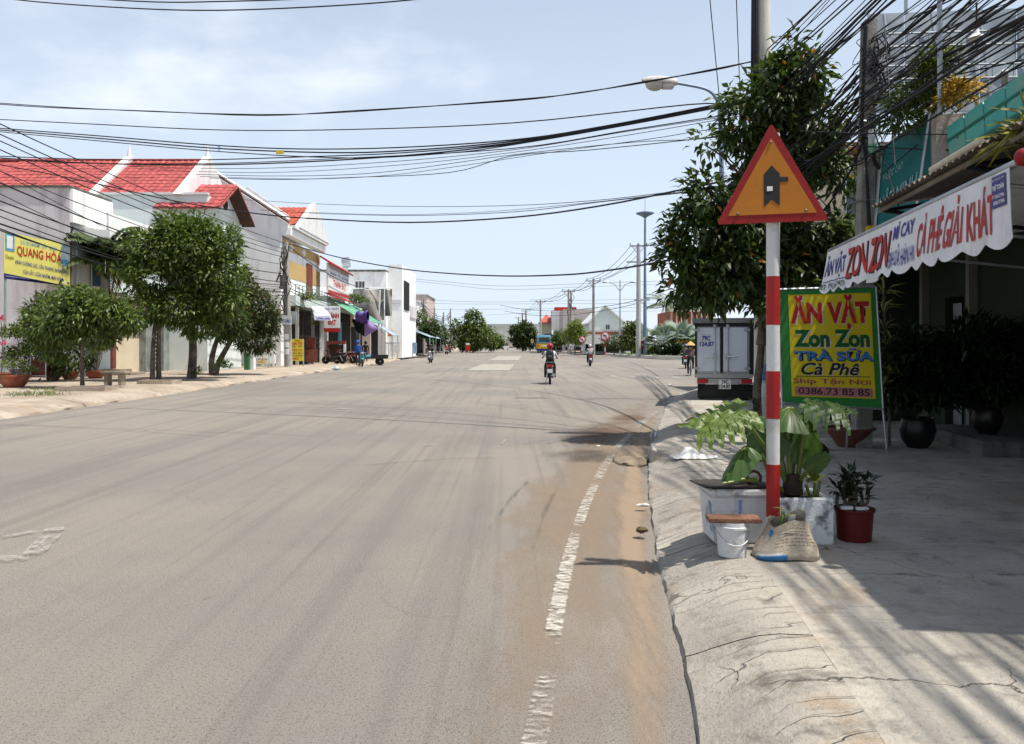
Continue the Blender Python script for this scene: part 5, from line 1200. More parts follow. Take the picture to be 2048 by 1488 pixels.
Y2 = 11.2
p2b = Vector((P(1722, 0, Y2).x, Y2, ZP)); p2t = P(1738, 42, Y2)
pole2 = T('power_pole', 'short square blackened concrete pole swathed in cables above the awning', 'power pole', p2b)
mb = MB(); a, b_ = 0.115, 0.085
mb.add([(p2b.x-a, Y2-a, ZP), (p2b.x+a, Y2-a, ZP), (p2b.x+a, Y2+a, ZP), (p2b.x-a, Y2+a, ZP), (p2t.x-b_, Y2-b_, p2t.z), (p2t.x+b_, Y2-b_, p2t.z), (p2t.x+b_, Y2+b_, p2t.z), (p2t.x-b_, Y2+b_, p2t.z)],
       [(0,3,2,1),(4,5,6,7),(0,1,5,4),(1,2,6,5),(2,3,7,6),(3,0,4,7)]); mb.build('pole_shaft', mat('mottled_pole_concrete', (0.30, 0.29, 0.26), 0.95, 0.2, 3, 0.1, 30, bump=0.5, bscale=40, dirt=(0.05, 0.045, 0.04), dirt_amt=0.8, dscale=1.0), pole2, bevel=0.012)
def on2(py, dx=0, dy=-0.13): t = P(0, py, Y2).z; f = (t - ZP) / (p2t.z - ZP); return Vector((p2b.x + (p2t.x - p2b.x) * f + dx, Y2 + dy, t))
mb = MB()
for k in range(60):                                       # knotted mess of wires on the pole
    py = rnd.uniform(70, 310); side = rnd.choice((-1, 1, 1)); c = on2(py, side * rnd.uniform(0.03, 0.16), rnd.uniform(-0.17, 0.0))
    mb.tube(bez([c, c + Vector((rnd.uniform(-.12, .16), rnd.uniform(-.08, .08), rnd.uniform(-.25, .12))), c + Vector((rnd.uniform(-.15, .15), rnd.uniform(-.08, .08), rnd.uniform(-.4, -.1)))], 6), rnd.choice((0.006, 0.009, 0.014)), 5)
mb.build('wire_tangle', M_cable, pole2, smooth=True)
mb = MB()
for k in range(5): mb.tube([on2(60, -0.10 + rnd.uniform(-.02, .02)), on2(250, -0.13 + rnd.uniform(-.02, .02)), on2(330, -0.06), on2(470, 0.01 + rnd.uniform(-.02, .02))], 0.014, 6)
mb.build('riser_cable', M_cable, pole2, smooth=True)
for py in (247, 403):
    mb = MB(); c = on2(py, 0, 0); f = 0.10
    mb.tube([c + Vector((x, y, 0)) for x, y in ((-f-.03, -f-.03), (f+.03, -f-.03), (f+.03, f+.03), (-f-.03, f+.03), (-f-.03, -f-.03))], 0.012, 6); mb.build('pole_band', M_steel, pole2)
cl_ = T('cable_coil', 'coil of spare black cable hung on the blackened pole', 'cable coil', on2(320, 0.17))
mb = MB()
for k in range(7):
    rr = 0.14 + rnd.uniform(-0.02, 0.02); c = on2(318, 0.16 + rnd.uniform(-.015, .015), -0.16 + k * 0.012)
    mb.tube([c + Vector((rr * 0.75 * math.sin(t), 0.03 * math.cos(t), rr * 1.25 * math.cos(t))) for t in np.linspace(0, 2 * math.pi, 24)], 0.010, 5)
mb.build('coil', M_cable, cl_, smooth=True)
c = on2(290, -0.02, -0.24); bt = T('bottle', 'upturned clear plastic bottle with green base wired to the blackened pole', 'bottle', c)
m, nt, b, o = _base('clear_bottle_plastic'); b.inputs['Base Color'].default_value = (0.62, 0.66, 0.66, 1); b.inputs['Roughness'].default_value = 0.15; b.inputs['Alpha'].default_value = 0.55
mb = MB(); mb.lathe([(0.0, 0.16), (0.05, 0.15), (0.062, 0.12), (0.062, -0.05)], c, 18); mb.build('bottle_body', m, bt, smooth=True)
mb = MB(); mb.lathe([(0.063, -0.05), (0.063, -0.12), (0.04, -0.17), (0.0, -0.175)], c, 18); mb.build('bottle_base', mat('green_plastic', (0.16, 0.42, 0.27), 0.3, 0.1, 5), bt, smooth=True)
mb = MB(); mb.tube([c + Vector((0, 0, -0.1)), c + Vector((0, 0, 0.06))], 0.012, 6); mb.build('bulb_holder', M_darkgreenprint, bt)
c = on2(472, 0.03, -0.15); mb = MB(); mb.box((c.x - 0.07, c.y - 0.05, c.z - 0.12), (c.x + 0.07, c.y + 0.05, c.z + 0.12)); tag(mb.build('meter_box', mat('yellow_box', (0.62, 0.36, 0.02), 0.5, 0.1, 4), loc=c, bevel=0.01), 'small yellow box strapped to the blackened pole behind the awning', 'box')

# ================================================================== overhead cables
NC = [0]
def cable(pts, r, label, group='overhead cables across the street', n=28, name='overhead_cable', m=None):
    pp = bez(pts, n) if len(pts) > 2 else [Vector(p) for p in pts]
    mb = MB(); mb.tube(pp, r, 5, cap=False); o = mb.build(name, m or M_cable, loc=pp[0], smooth=True, sharp=180)
    tag(o, label, 'cable', group); return o
def sagline(a, b_, sag, n=16):
    a = Vector(a); b_ = Vector(b_); return [a.lerp(b_, i / n) - Vector((0, 0, sag * 4 * (i / n) * (1 - i / n))) for i in range(n + 1)]
YLf = 22.0
def cross(pxs, r, label, y0=YLf, y1=Y1):
    x0, x1 = pxs[0][0], pxs[-1][0]
    return cable([P(x, y, y0 + (y1 - y0) * (x - x0) / (x1 - x0)) for x, y in pxs], r * 0.75, label, n=40)
LC = 'black cable sagging high across the whole road to the tall pole'
for d in (0.0, 2.2):                                        # twisted pair
    cross([(-60, 202 + d), (100, 213 + d), (300, 223 - d * .4), (520, 229 + d), (700, 224 - d), (1020, 200 + d), (1160, 186 - d * .5), (1290, 163 + d), (1420, 142 - d), (1512, 121 + d * .4)], 0.016, 'uppermost twisted cable pair spanning the road to the tall pole')
cross([(-60, 236), (180, 248), (440, 260), (700, 259), (1024, 246), (1380, 209), (1440, 212), (1512, 205)], 0.017, 'single black cable just below the twisted pair over the road')
cross([(-60, 252), (200, 272), (420, 290), (600, 298), (800, 295), (1024, 280), (1200, 254), (1460, 204), (1515, 190)], 0.02, LC)
cross([(-60, 255), (200, 277), (420, 296), (640, 305), (800, 302), (1024, 283), (1250, 246), (1462, 206), (1515, 192)], 0.022, LC)
cross([(-60, 258), (200, 282), (450, 304), (700, 316), (900, 306), (1024, 290), (1250, 251), (1462, 210), (1515, 196)], 0.016, LC)
cross([(-60, 310), (150, 318), (380, 320), (600, 314), (800, 306), (1024, 286), (1260, 246), (1462, 208), (1515, 198)], 0.018, LC)
cross([(-60, 312), (150, 325), (350, 330), (560, 326), (800, 312), (1024, 288), (1260, 248), (1515, 199)], 0.022, LC)
cross([(-60, 316), (150, 326), (420, 327), (700, 316), (1024, 297), (1260, 260), (1440, 232), (1515, 222)], 0.014, LC)
cross([(260, 333), (500, 337), (760, 325), (1024, 300), (1260, 262), (1515, 224)], 0.010, 'thin black cable in the lower fan over the road')
cross([(300, 340), (540, 345), (800, 330), (1024, 305), (1270, 268), (1515, 226)], 0.009, 'thin black cable in the lower fan over the road')
cross([(370, 348), (560, 352), (760, 345), (1024, 310), (1260, 285), (1400, 278), (1515, 262)], 0.010, 'thin black cable in the lower fan over the road')
cross([(400, 353), (600, 358), (760, 352), (900, 335), (1100, 305), (1300, 278), (1400, 262), (1515, 250)], 0.009, 'thin black cable in the lower fan over the road')
cross([(420, 356), (560, 359), (700, 355), (900, 345), (1024, 312), (1180, 300), (1400, 277), (1515, 258)], 0.012, 'thin black cable in the lower fan over the road')
cross([(-60, -12), (100, 6), (350, 20), (560, 17), (820, 0), (1000, -30)], 0.017, 'topmost left cable entering from above the picture', 16, 13)
cross([(120, -6), (310, 4), (440, 3), (600, -2), (760, -12)], 0.017, 'short stretch of cable at the very top of the sky', 16, 13)
cross([(-60, 318), (150, 358), (350, 402), (520, 428), (640, 438), (820, 445), (1024, 435), (1200, 412), (1390, 374), (1500, 352)], 0.026, 'long low sagging cable running from far left to the tree', 30, Y1)
cross([(480, 399), (640, 408), (820, 413), (1024, 411), (1200, 400), (1390, 378), (1500, 366)], 0.012, 'faint thin cable above the low sagging cable', 34, Y1)
cross([(520, 420), (640, 427), (820, 431), (1024, 424), (1200, 404), (1390, 383), (1500, 372)], 0.014, 'faint thin cable above the low sagging cable', 34, Y1)
cross([(600, 424), (760, 429), (900, 427), (1024, 420), (1200, 403), (1390, 381), (1500, 370)], 0.010, 'faint thin cable above the low sagging cable', 34, Y1)
cross([(578, 488), (680, 515), (800, 537), (900, 547), (1010, 552), (1120, 550), (1200, 543), (1330, 522), (1500, 478)], 0.040, 'thick cable sagging from the left concrete pole over the far road', 51.5, Y1)
for k, (y0, ym, y1) in enumerate(((545, 572, 560), (548, 579, 566), (590, 604, 596), (598, 608, 606), (612, 618, 614), (640, 628, 620))):
    cross([(690 + 20 * k, y0), (880, (y0 + ym) / 2 + 4), (1010, ym), (1200, ym + (y1 - ym) * .5), (1400, y1)], 0.024, 'thin distant cable over the far end of the road', 100 + 14 * k, 100 + 8 * k)
# small things hung on the cables
c = P(560, 304, 18.6); mb = MB(); mb.box((c.x - 0.09, c.y - 0.01, c.z - 0.05), (c.x + 0.09, c.y + 0.01, c.z + 0.04)); tag(mb.build('cable_tag', M_yellow, loc=c), 'small yellow marker plate hung on the cables over the road', 'cable tag')
c = P(438, 296, 19.1); mb = MB(); mb.tube([c + Vector((0, 0, 0.07)), c + Vector((0.03, 0, 0.0)), c + Vector((0, 0, -0.07)), c + Vector((-0.03, 0, 0)), c + Vector((0, 0, 0.07))], 0.008, 5); tag(mb.build('cable_clip', M_blueprint, loc=c), 'small blue clip on the bundled cables', 'cable clip')
# fan from the near left pole (out of the picture) to the left concrete pole
P3Y = 51.5
for k, (y0, y1, r_, sg) in enumerate(((215, 488, .02, .25), (236, 500, .02, .3), (250, 508, .018, .3), (268, 516, .02, .35), (312, 530, .016, .5), (335, 548, .026, .6), (375, 565, .024, .5), (392, 570, .02, .6), (405, 578, .018, .7),
                                      (424, 584, .03, .5), (430, 590, .022, .8), (436, 596, .02, .6), (300, 575, .012, .9), (352, 586, .014, .8))):
    a = P(-70, y0, 23); b_ = P(575, y1, P3Y); cable(sagline(a, b_, sg * 1.0), r_, 'black cable running along the left house fronts to the concrete pole', 'cables along the left side of the street')
for k, (dy0, dy1, r_) in enumerate(((492, 600, .05), (575, 604, .045), (580, 612, .04), (560, 640, .03), (600, 620, .03))):
    cable(sagline(P(577, dy0, P3Y), P(768, 575 + 8 * k, 88), 1.0 + .2 * k), r_ * 0.6, 'dark cable from the left concrete pole to the next pole', 'cables along the left side of the street')
# the great sheaf over the shops: from the blackened pole to the viewer, and on down the street
LS_ = 'black cable in the dense sheaf running from the blackened pole overhead'
GS_ = 'cable sheaf above the right-hand shops'
for k in range(32):
    py = rnd.uniform(55, 260) if k < 26 else rnd.uniform(200, 330); a = on2(py, rnd.uniform(-0.12, 0.15), rnd.uniform(-0.16, 0.1))
    e_ = Vector((3.1 + rnd.uniform(-0.9, 3.4), -16 + rnd.uniform(-2, 2), 4.4 + rnd.uniform(-0.4, 3.2))) if k % 5 else Vector((7.5 + rnd.uniform(0, 2.5), -2 + rnd.uniform(-3, 3), 5.6 + rnd.uniform(-1, 1.8)))
    cable(sagline(a, e_, 0.25 + 0.5 * rnd.random(), 14), rnd.choice((0.005, 0.006, 0.008, 0.010, 0.013, 0.020)), LS_, GS_, 14)
for k in range(34):                                         # from the tall pole towards the viewer
    a = Vector((pb_.x + rnd.uniform(0, 0.2), Y1 - 0.1, rnd.uniform(3.9, 6.6)))
    e_ = Vector((rnd.uniform(2.4, 5.6), -14 + rnd.uniform(-2, 2), rnd.uniform(6.0, 8.0)))
    cable(sagline(a, e_, 0.4 + 0.4 * rnd.random(), 14), rnd.choice((0.006, 0.008, 0.010, 0.012)), 'thin cable coming overhead from the tall round pole', GS_, 14)
for k in range(22):                                         # on down the street behind the tree
    a = on2(rnd.uniform(110, 290), rnd.uniform(-0.15, 0.05), 0.05)
    e_ = Vector((9.2 + rnd.uniform(-.3, .3), 41, rnd.uniform(4.6, 6.8))) if k % 3 else Vector((pb_.x + 0.1, Y1, rnd.uniform(3.4, 5.8)))
    cable(sagline(a, e_, 0.15 + 0.4 * rnd.random(), 12), rnd.choice((0.008, 0.012, 0.016, 0.02)), 'black cable running down the street from the blackened pole', GS_, 12)
for k, (xa, ya, xb, yb) in enumerate(((1418, -20, 1452, 330), (1472, -20, 1480, 185), (1690, 290, 2100, 300), (1600, 262, 2100, 265), (1740, 230, 1800, 420), (1770, 60, 1790, 330), (1820, 400, 2100, 150), (1760, 350, 2100, 60))):
    cable(sagline(P(xa, ya, 10 if k > 1 else 12), P(xb, yb, 8.5 if k > 1 else 15), 0.03, 6), 0.008, ['thin cable hanging steeply left of the tall pole', 'short thin cable dropping just left of the tall pole', 'level thin cable across the teal sign', 'level thin cable above the teal sign', 'slack wire hanging beside the blackened pole', 'nearly upright wire beside the blackened pole', 'thin wire rising over the teal roof', 'thin wire crossing in front of the rooftop shrub'][k], GS_, 8)

# ================================================================== the street tree behind the sign
YTr = 13.0
def L(px, py, r, dy=0.0, ry=None): return (P(px, py, YTr + dy), (r[0], ry or r[0] * 0.9, r[1]))
lobes = [L(1400, 470, (0.50, 0.55)), L(1450, 530, (0.65, 0.42)), L(1420, 390, (0.35, 0.30), -.2), L(1460, 320, (0.30, 0.35)), L(1480, 230, (0.30, 0.42)), L(1540, 190, (0.42, 0.45)), L(1600, 150, (0.40, 0.38)), L(1625, 240, (0.40, 0.5)),
         L(1560, 300, (0.55, 0.6), .3), L(1640, 340, (0.42, 0.55)), L(1660, 420, (0.40, 0.5)), L(1600, 450, (0.6, 0.6), .4), L(1520, 420, (0.6, 0.7), .5), L(1530, 540, (0.7, 0.42), .3), L(1620, 540, (0.6, 0.45), .4), L(1372, 520, (0.36, 0.38)), L(1365, 585, (0.22, 0.18)), L(1570, 600, (0.5, 0.28)), L(1675, 480, (0.26, 0.45)), L(1690, 370, (0.22, 0.38)), L(1480, 470, (0.5, 0.5)), L(1455, 575, (0.5, 0.25)), L(1590, 95, (0.16, 0.2)), L(1385, 350, (0.15, 0.12), -.2), L(1410, 290, (0.14, 0.16), -.2)]
tb = Vector((P(1517, 0, YTr).x, YTr, ZP))
tree('street_tree', 'leafy dark green street tree with a few orange leaves behind the warning sign', 'tree', tb, lobes, 2050, 9, 0.17, 0.075, M_leafmango, M_bark,
     [[tb, P(1514, 780, YTr), P(1522, 700, YTr), P(1524, 600, YTr), P(1518, 480, YTr)], [P(1522, 690, YTr), P(1535, 560, YTr + .1), P(1570, 400, YTr + .2)]], seed=5, trunk_r=0.075, spread=0.42, droop=0.35, hang=0.45, gap=0.42, gscale=1.3)
# suckers on the trunk
tuft('trunk_sucker', 'small dark sprouts at the foot of the street tree trunk', 'plant', P(1512, 850, YTr), [(P(1508, 830, YTr - .1), (0.10, 0.08, 0.28), 40, 0.1, 0.04, 0.4)], MATS['leaf_blackish'], 14)
# ================================================================== motorbikes, a bicycle, people
M_bikered = mat('bike_body', (0.16, 0.012, 0.014), 0.3, 0.05, 4, coat=0.4)
M_chrome = mat('chrome', (0.5, 0.5, 0.5), 0.25, 0.05, 5, metal=0.9)
M_skin = mat('skin', (0.30, 0.165, 0.105), 0.6, 0.05, 8)
M_lens = mat('red_tail_lens', (0.50, 0.02, 0.02), 0.2, 0.05, 4)
M_lamp = mat('clear_lens', (0.6, 0.6, 0.58), 0.15, 0.05, 4)
def wheel(parent, c, r, w=0.05, spokes=8):
    mb = MB(); M = Matrix.Rotation(R(90), 3, 'Y')
    mb.lathe([(r - 0.055, -w * .5), (r - 0.02, -w), (r, -w * .4), (r, w * .4), (r - 0.02, w), (r - 0.055, w * .5), (r - 0.055, -w * .5)], c, 24, M=M); wh = mb.build('wheel', M_rubber, parent, smooth=True)
    mb = MB(); mb.lathe([(r - 0.075, -w * .45), (r - 0.05, -w * .5), (r - 0.05, w * .5), (r - 0.075, w * .45), (r - 0.075, -w * .45)], c, 20, M=M); mb.lathe([(0.0, -0.06), (0.05, -0.05), (0.05, 0.05), (0.0, 0.06)], c, 10, M=M)
    for k in range(spokes):
        t = 2 * math.pi * k / spokes; mb.tube([Vector(c), Vector(c) + Vector((0, math.cos(t), math.sin(t))) * (r - 0.06)], 0.008, 4)
    mb.build('rim', M_chrome, wh, smooth=True); return wh
def motorbike(name, label, loc, rz=0, group='motorbikes'):
    b = T(name, label, 'motorbike', (0, 0, 0), group)
    wheel(b, (0, -0.61, 0.28), 0.28); wheel(b, (0, 0.61, 0.28), 0.28, 0.045)
    def loft(secs, nm, m, n=12):
        mb = MB()
        V = []; F = []
        for (y, z, w, h) in secs:
            for k in range(n):
                t = 2 * math.pi * k / n; cx, sz = math.cos(t), math.sin(t)
                V.append((w * abs(cx) ** .7 * (1 if cx > 0 else -1), y, z + h * abs(sz) ** .7 * (1 if sz > 0 else -1)))
        for i in range(len(secs) - 1):
            for k in range(n): F.append((i*n+k, i*n+(k+1) % n, (i+1)*n+(k+1) % n, (i+1)*n+k))
        F += [tuple(reversed(range(n))), tuple((len(secs)-1)*n + k for k in range(n))]
        mb.add(V, F); return mb.build(nm, m, b, smooth=True)
    loft([(-0.92, 0.80, .03, .03), (-0.80, 0.74, .10, .07), (-0.5, 0.66, .12, .10), (-0.1, 0.58, .11, .12), (0.12, 0.46, .09, .12), (0.25, 0.5, .07, .08)], 'body', M_bikered)
    loft([(-0.86, 0.83, .08, .02), (-0.6, 0.81, .13, .035), (-0.2, 0.76, .13, .04), (0.02, 0.75, .09, .04), (0.10, 0.74, .04, .02)], 'seat', M_black)
    loft([(0.20, 0.42, .20, .06), (0.32, 0.58, .22, .12), (0.42, 0.80, .14, .10), (0.50, 0.95, .08, .05)], 'leg_shield', M_bikered)
    loft([(0.38, 0.98, .10, .04), (0.50, 1.0, .13, .075), (0.62, 0.98, .09, .06)], 'headlight_cowl', M_bikered)
    mb = MB(); mb.ball((0, 0.62, 0.98), (.07, .03, .05), 12, 8); mb.build('headlight', M_lamp, b, smooth=True)
    mb = MB(); mb.tube([(-.36, .34, 1.03), (-.2, .42, 1.02), (0, .46, 1.0), (.2, .42, 1.02), (.36, .34, 1.03)], .013, 6); mb.build('handlebar', M_chrome, b, smooth=True)
    for s in (-1, 1):
        mb = MB(); mb.tube([(s * .25, .42, 1.03), (s * .30, .46, 1.22)], .007, 5); mb.box((s * .30 - .055, .455, 1.19), (s * .30 + .055, .475, 1.27)); mb.build('mirror', M_black, b)
        mb = MB(); mb.tube([(s * .09, .50, .92), (s * .09, .61, .28)], .022, 7); mb.build('fork', M_chrome, b)
        mb = MB(); mb.tube([(s * .10, -.45, .62), (s * .10, -.61, .30)], .03, 7); mb.build('shock', M_chrome, b)
        mb = MB(); mb.ball((s * .115, -.90, .74), (.028, .03, .028), 8, 6); mb.build('indicator', mat('amber_lens', (.5, .2, .02), .2, .05, 4), b, smooth=True)
    loft([(0.25, .50, .05, .02), (0.45, .60, .07, .02), (0.61, .615, .075, .02), (0.85, .52, .06, .015)], 'front_mudguard', M_bikered)
    loft([(-0.35, .52, .06, .02), (-0.61, .60, .075, .02), (-0.86, .55, .06, .015), (-0.98, .42, .06, .01)], 'rear_mudguard', M_black)
    mb = MB(); mb.box((-.085, -.955, .72), (.085, -.90, .82)); mb.build('tail_light', M_lens, b, bevel=.02)
    mb = MB(); mb.box((-.095, -.985, .48), (.095, -.975, .63)); mb.build('number_plate', M_whiteprint, b)
    mb = MB(); mb.tube([(.10, .18, .25), (.14, -.1, .24), (.15, -.35, .28)], .022, 7); mb.tube([(.15, -.35, .28), (.17, -.95, .40)], [.035, .05], 9); mb.build('exhaust', M_chrome, b, smooth=True)
    mb = MB(); mb.box((-.12, -.12, .24), (.12, .22, .44)); mb.tube([(-.26, .05, .27), (.26, .05, .27)], .016, 6); mb.tube([(-.22, -.42, .34), (.22, -.42, .34)], .014, 6); mb.tube([(-.12, 0, .26), (-.20, -.02, .01)], .012, 5); mb.build('engine', M_black, b, bevel=.01)
    mb = MB(); mb.tube([(-.13, -.45, .84), (-.14, -.80, .90), (0, -.92, .91), (.14, -.80, .90), (.13, -.45, .84)], .012, 6); mb.build('grab_rail', M_chrome, b, smooth=True)
    b.location = loc; b.rotation_euler.z = rz; return b

def skin_mesh(name, J, E_, zones, mats, parent):
    """one continuous body grown over a skeleton; J {name: (pos, radius)}, E_ [(a, b, zone)]"""
    ks = list(J); me = bpy.data.meshes.new(name); me.from_pydata([J[k][0] for k in ks], [(ks.index(a), ks.index(b_)) for a, b_, z in E_], [])
    o = bpy.data.objects.new(name, me); COL.objects.link(o)
    m = o.modifiers.new('s', 'SKIN'); m.use_smooth_shade = True
    for i, k in enumerate(ks):
        r = J[k][1]; sv = me.skin_vertices[0].data[i]; sv.radius = r if hasattr(r, '__len__') else (r, r); sv.use_root = (i == 0)
    m2 = o.modifiers.new('u', 'SUBSURF'); m2.levels = 1; m2.render_levels = 1
    out = bpy.data.meshes.new_from_object(o.evaluated_get(bpy.context.evaluated_depsgraph_get()))
    bpy.data.objects.remove(o)
    for mm in mats: out.materials.append(mm)
    segs = [(Vector(J[a][0]), Vector(J[b_][0]), z) for a, b_, z in E_]
    for p in out.polygons:
        c = p.center; best = (9e9, 0)
        for a, b_, z in segs:
            t = max(0, min(1, (c - a).dot(b_ - a) / max(1e-9, (b_ - a).length_squared))); d = (a.lerp(b_, t) - c).length
            if d < best[0]: best = (d, z)
        p.material_index = best[1]; p.use_smooth = True
    ob = bpy.data.objects.new(name, out); COL.objects.link(ob); ob.parent = parent; return ob
def person(label, pose, shirt, trousers, helmet=None, hat=None, sleeves=True, hair=True, name='person', rz=0):
    """zones: 0 skin 1 shirt 2 trousers 3 shoes"""
    g = T(name, label, 'person', (0, 0, 0))
    J = {}; E_ = []
    def j(n, p, r): J[n] = (p, r)
    pel, che, neck, head = pose['pelvis'], pose['chest'], pose['neck'], pose['head']
    j('pel', pel, (.15, .11)); j('wai', tuple((Vector(pel) * .5 + Vector(che) * .5)), (.135, .10)); j('che', che, (.165, .11)); j('nek', neck, .055); j('hed', head, (.08, .095)); j('top', tuple(Vector(head) + Vector((0, .0, .085))), (.065, .08))
    E_ += [('pel', 'wai', 1), ('wai', 'che', 1), ('che', 'nek', 0), ('nek', 'hed', 0), ('hed', 'top', 0)]
    for s, sd in ((-1, 'l'), (1, 'r')):
        sh, el, ha = pose['sh'], pose['el'], pose['ha']; h, k, a, t = pose['hip'], pose['kn'], pose['an'], pose['toe']
        if sd + 'kn' in pose: h, k, a, t = pose['hip'], pose[sd + 'kn'], pose[sd + 'an'], pose[sd + 'toe']
        f = lambda p: (s * p[0], p[1], p[2])
        j(sd + 'sh', f(sh), .065); j(sd + 'el', f(el), .047); j(sd + 'wr', f(ha), .032); v = Vector(f(ha)) + (Vector(f(ha)) - Vector(f(el))).normalized() * .09; j(sd + 'fi', tuple(v), (.035, .02))
        j(sd + 'hi', f(h), .095); j(sd + 'kn', f(k), .065); j(sd + 'an', f(a), .045); j(sd + 'to', f(t), .04)
        E_ += [('che', sd + 'sh', 1), (sd + 'sh', sd + 'el', 1), (sd + 'el', sd + 'wr', 1 if sleeves else 0), (sd + 'wr', sd + 'fi', 0), ('pel', sd + 'hi', 2), (sd + 'hi', sd + 'kn', 2), (sd + 'kn', sd + 'an', 2), (sd + 'an', sd + 'to', 3)]
    skin_mesh('body', J, E_, None, [M_skin, shirt, trousers, mat('shoe', (.05, .04, .035), .6, .2, 6)], g)
    hd = Vector(head)
    mb = MB()
    for s in (-1, 1): mb.ball(hd + Vector((s * .03, .092, .015)), (.013, .008, .009), 8, 5)
    mb.build('eye', M_blackprint, g)
    mb = MB(); mb.ball(hd + Vector((0, .105, -.012)), (.014, .018, .024), 8, 6); mb.build('nose', M_skin, g, smooth=True)
    mb = MB(); mb.ball(hd + Vector((0, .085, -.05)), (.03, .012, .008), 8, 5); mb.build('mouth', mat('lips', (.25, .08, .06), .6, .1, 6), g, smooth=True)
    for s in (-1, 1):
        mb = MB(); mb.ball(hd + Vector((s * .085, 0, 0)), (.015, .025, .035), 8, 6); mb.build('ear', M_skin, g, smooth=True)
    if hair and not helmet:
        mb = MB(); mb.ball(hd + Vector((0, -.018, .045)), (.10, .105, .115), 16, 10); mb.build('hair', M_black, g, smooth=True)
    if helmet:
        mb = MB(); mb.ball(hd + Vector((0, -.005, .045)), (.135, .15, .145), 20, 12, fn=lambda d: 1.0 if d.z > -.35 else .93); hm = mb.build('helmet', helmet, g, smooth=True)
        mb = MB(); mb.grid(lambda u, v: hd + Vector((.13 * math.cos(math.pi * u), .08 + (.09 + .05 * v) * math.sin(math.pi * u), .06 - .02 * v)), 10, 2); mb.build('visor', M_black, hm)
        mb = MB(); mb.tube([hd + Vector((.10 * math.cos(t), .02, -.02 - .11 * math.sin(t))) for t in np.linspace(0, math.pi, 9)], .008, 4); mb.build('chin_strap', M_black, hm)
    if hat:
        mb = MB(); mb.lathe([(.265, .015), (.25, .035), (.12, .15), (0.0, .235)], hd + Vector((0, 0, .03)), 28); mb.lathe([(.263, .013), (.12, .135), (0, .22)], hd + Vector((0, 0, .03)), 28); mb.build('conical_hat', hat, g, smooth=True)
    return g
RIDE = dict(pelvis=(0, -.28, .90), chest=(0, -.16, 1.24), neck=(0, -.12, 1.38), head=(0, -.09, 1.50), sh=(.19, -.15, 1.30), el=(.29, .08, 1.10), ha=(.30, .28, 1.06), hip=(.11, -.24, .86), kn=(.19, .17, .74), an=(.20, .02, .33), toe=(.21, .15, .28))
STAND = dict(pelvis=(0, 0, .92), chest=(0, .01, 1.28), neck=(0, .02, 1.44), head=(0, .04, 1.56), sh=(.19, 0, 1.36), el=(.24, -.03, 1.08), ha=(.24, .08, .86), hip=(.10, 0, .88), kn=(.11, .03, .48), an=(.11, -.01, .08), toe=(.12, .13, .04))
CYC = dict(pelvis=(0, -.25, .95), chest=(0, -.10, 1.28), neck=(0, -.06, 1.42), head=(0, -.03, 1.54), sh=(.18, -.09, 1.34), el=(.26, .14, 1.14), ha=(.27, .36, 1.05), hip=(.10, -.22, .90), kn=(0, 0, 0), an=(0, 0, 0), toe=(0, 0, 0),
           lkn=(.13, .08, .52), lan=(.12, -.06, .14), ltoe=(.12, .08, .10), rkn=(.14, .14, .66), ran=(.12, .0, .38), rtoe=(.12, .14, .36))
def shirt(n, c): return mat(n, c, .85, .08, 4, .05, 30)
M_tblack = shirt('black_trousers', (.02, .02, .023)); M_tnavy = shirt('navy_trousers', (.03, .035, .06)); M_tgrey = shirt('grey_trousers', (.12, .115, .11))
def vividhelm(n, c): return mat(n, c, .25, .05, 4, coat=.4)
bike = motorbike('motorbike', 'dark red underbone motorbike ridden away by the rider with a backpack', G(1100, 767), -R(3))
rider = person('person in a red helmet, white shirt and dark trousers riding away with a backpack', RIDE, shirt('white_shirt', (.62, .62, .66)), M_tblack, vividhelm('red_helmet', (.30, .01, .015)))
rider.location = G(1100, 767); rider.rotation_euler.z = -R(3)
# backpack
bp = T('backpack', 'black backpack on the back of the red-helmeted rider', 'backpack', (0, 0, 0))
mb = MB(); mb.ball((0, -.34, 1.16), (.165, .105, .235), 20, 12, fn=lambda d: (abs(d.x) ** 4 + abs(d.y) ** 4 + abs(d.z) ** 4) ** -.16); mb.build('bag', M_black, bp, smooth=True)
mb = MB(); mb.ball((0, -.43, 1.08), (.12, .05, .10), 14, 8); mb.build('pocket', mat('dark_grey_nylon', (.035, .035, .04), .7, .2, 8), bp, smooth=True)
mb = MB(); mb.box((-.10, -.455, 1.17), (.10, -.445, 1.18), M=Matrix.Rotation(R(0), 4, 'Z')); mb.box((-.11, -.452, 1.27), (.11, -.442, 1.275)); mb.build('piping', M_steel, bp)
for s in (-1, 1):
    mb = MB(); mb.tube([(s * .11, -.26, 1.37), (s * .12, -.16, 1.42), (s * .12, -.03, 1.30), (s * .14, -.12, 1.05), (s * .13, -.28, .98)], .018, 6); mb.build('strap', M_black, bp, smooth=True)
bp.location = G(1100, 767); bp.rotation_euler.z = -R(3)
S1 = {'bike_body': mat('bike_body_black', (.02, .02, .022), .3, .05, 4, coat=.4)}; S2 = {'bike_body': mat('bike_body_blue', (.03, .06, .20), .3, .05, 4, coat=.4)}; S3 = {'bike_body': mat('bike_body_white', (.6, .6, .6), .3, .05, 4, coat=.4)}
b2 = dup(bike, G(1180, 732), -R(2), 'black motorbike ridden away by the rider in a grey jacket near the roundabout', S1)
r2 = person('person in a grey jacket and white helmet riding away near the roundabout', RIDE, shirt('grey_jacket', (.34, .34, .34)), M_tblack, vividhelm('white_helmet', (.6, .6, .6))); r2.location = G(1180, 732)
b3 = dup(bike, G(1371, 737), -R(12), 'black motorbike half hidden beside the cyclist by the truck', S1)
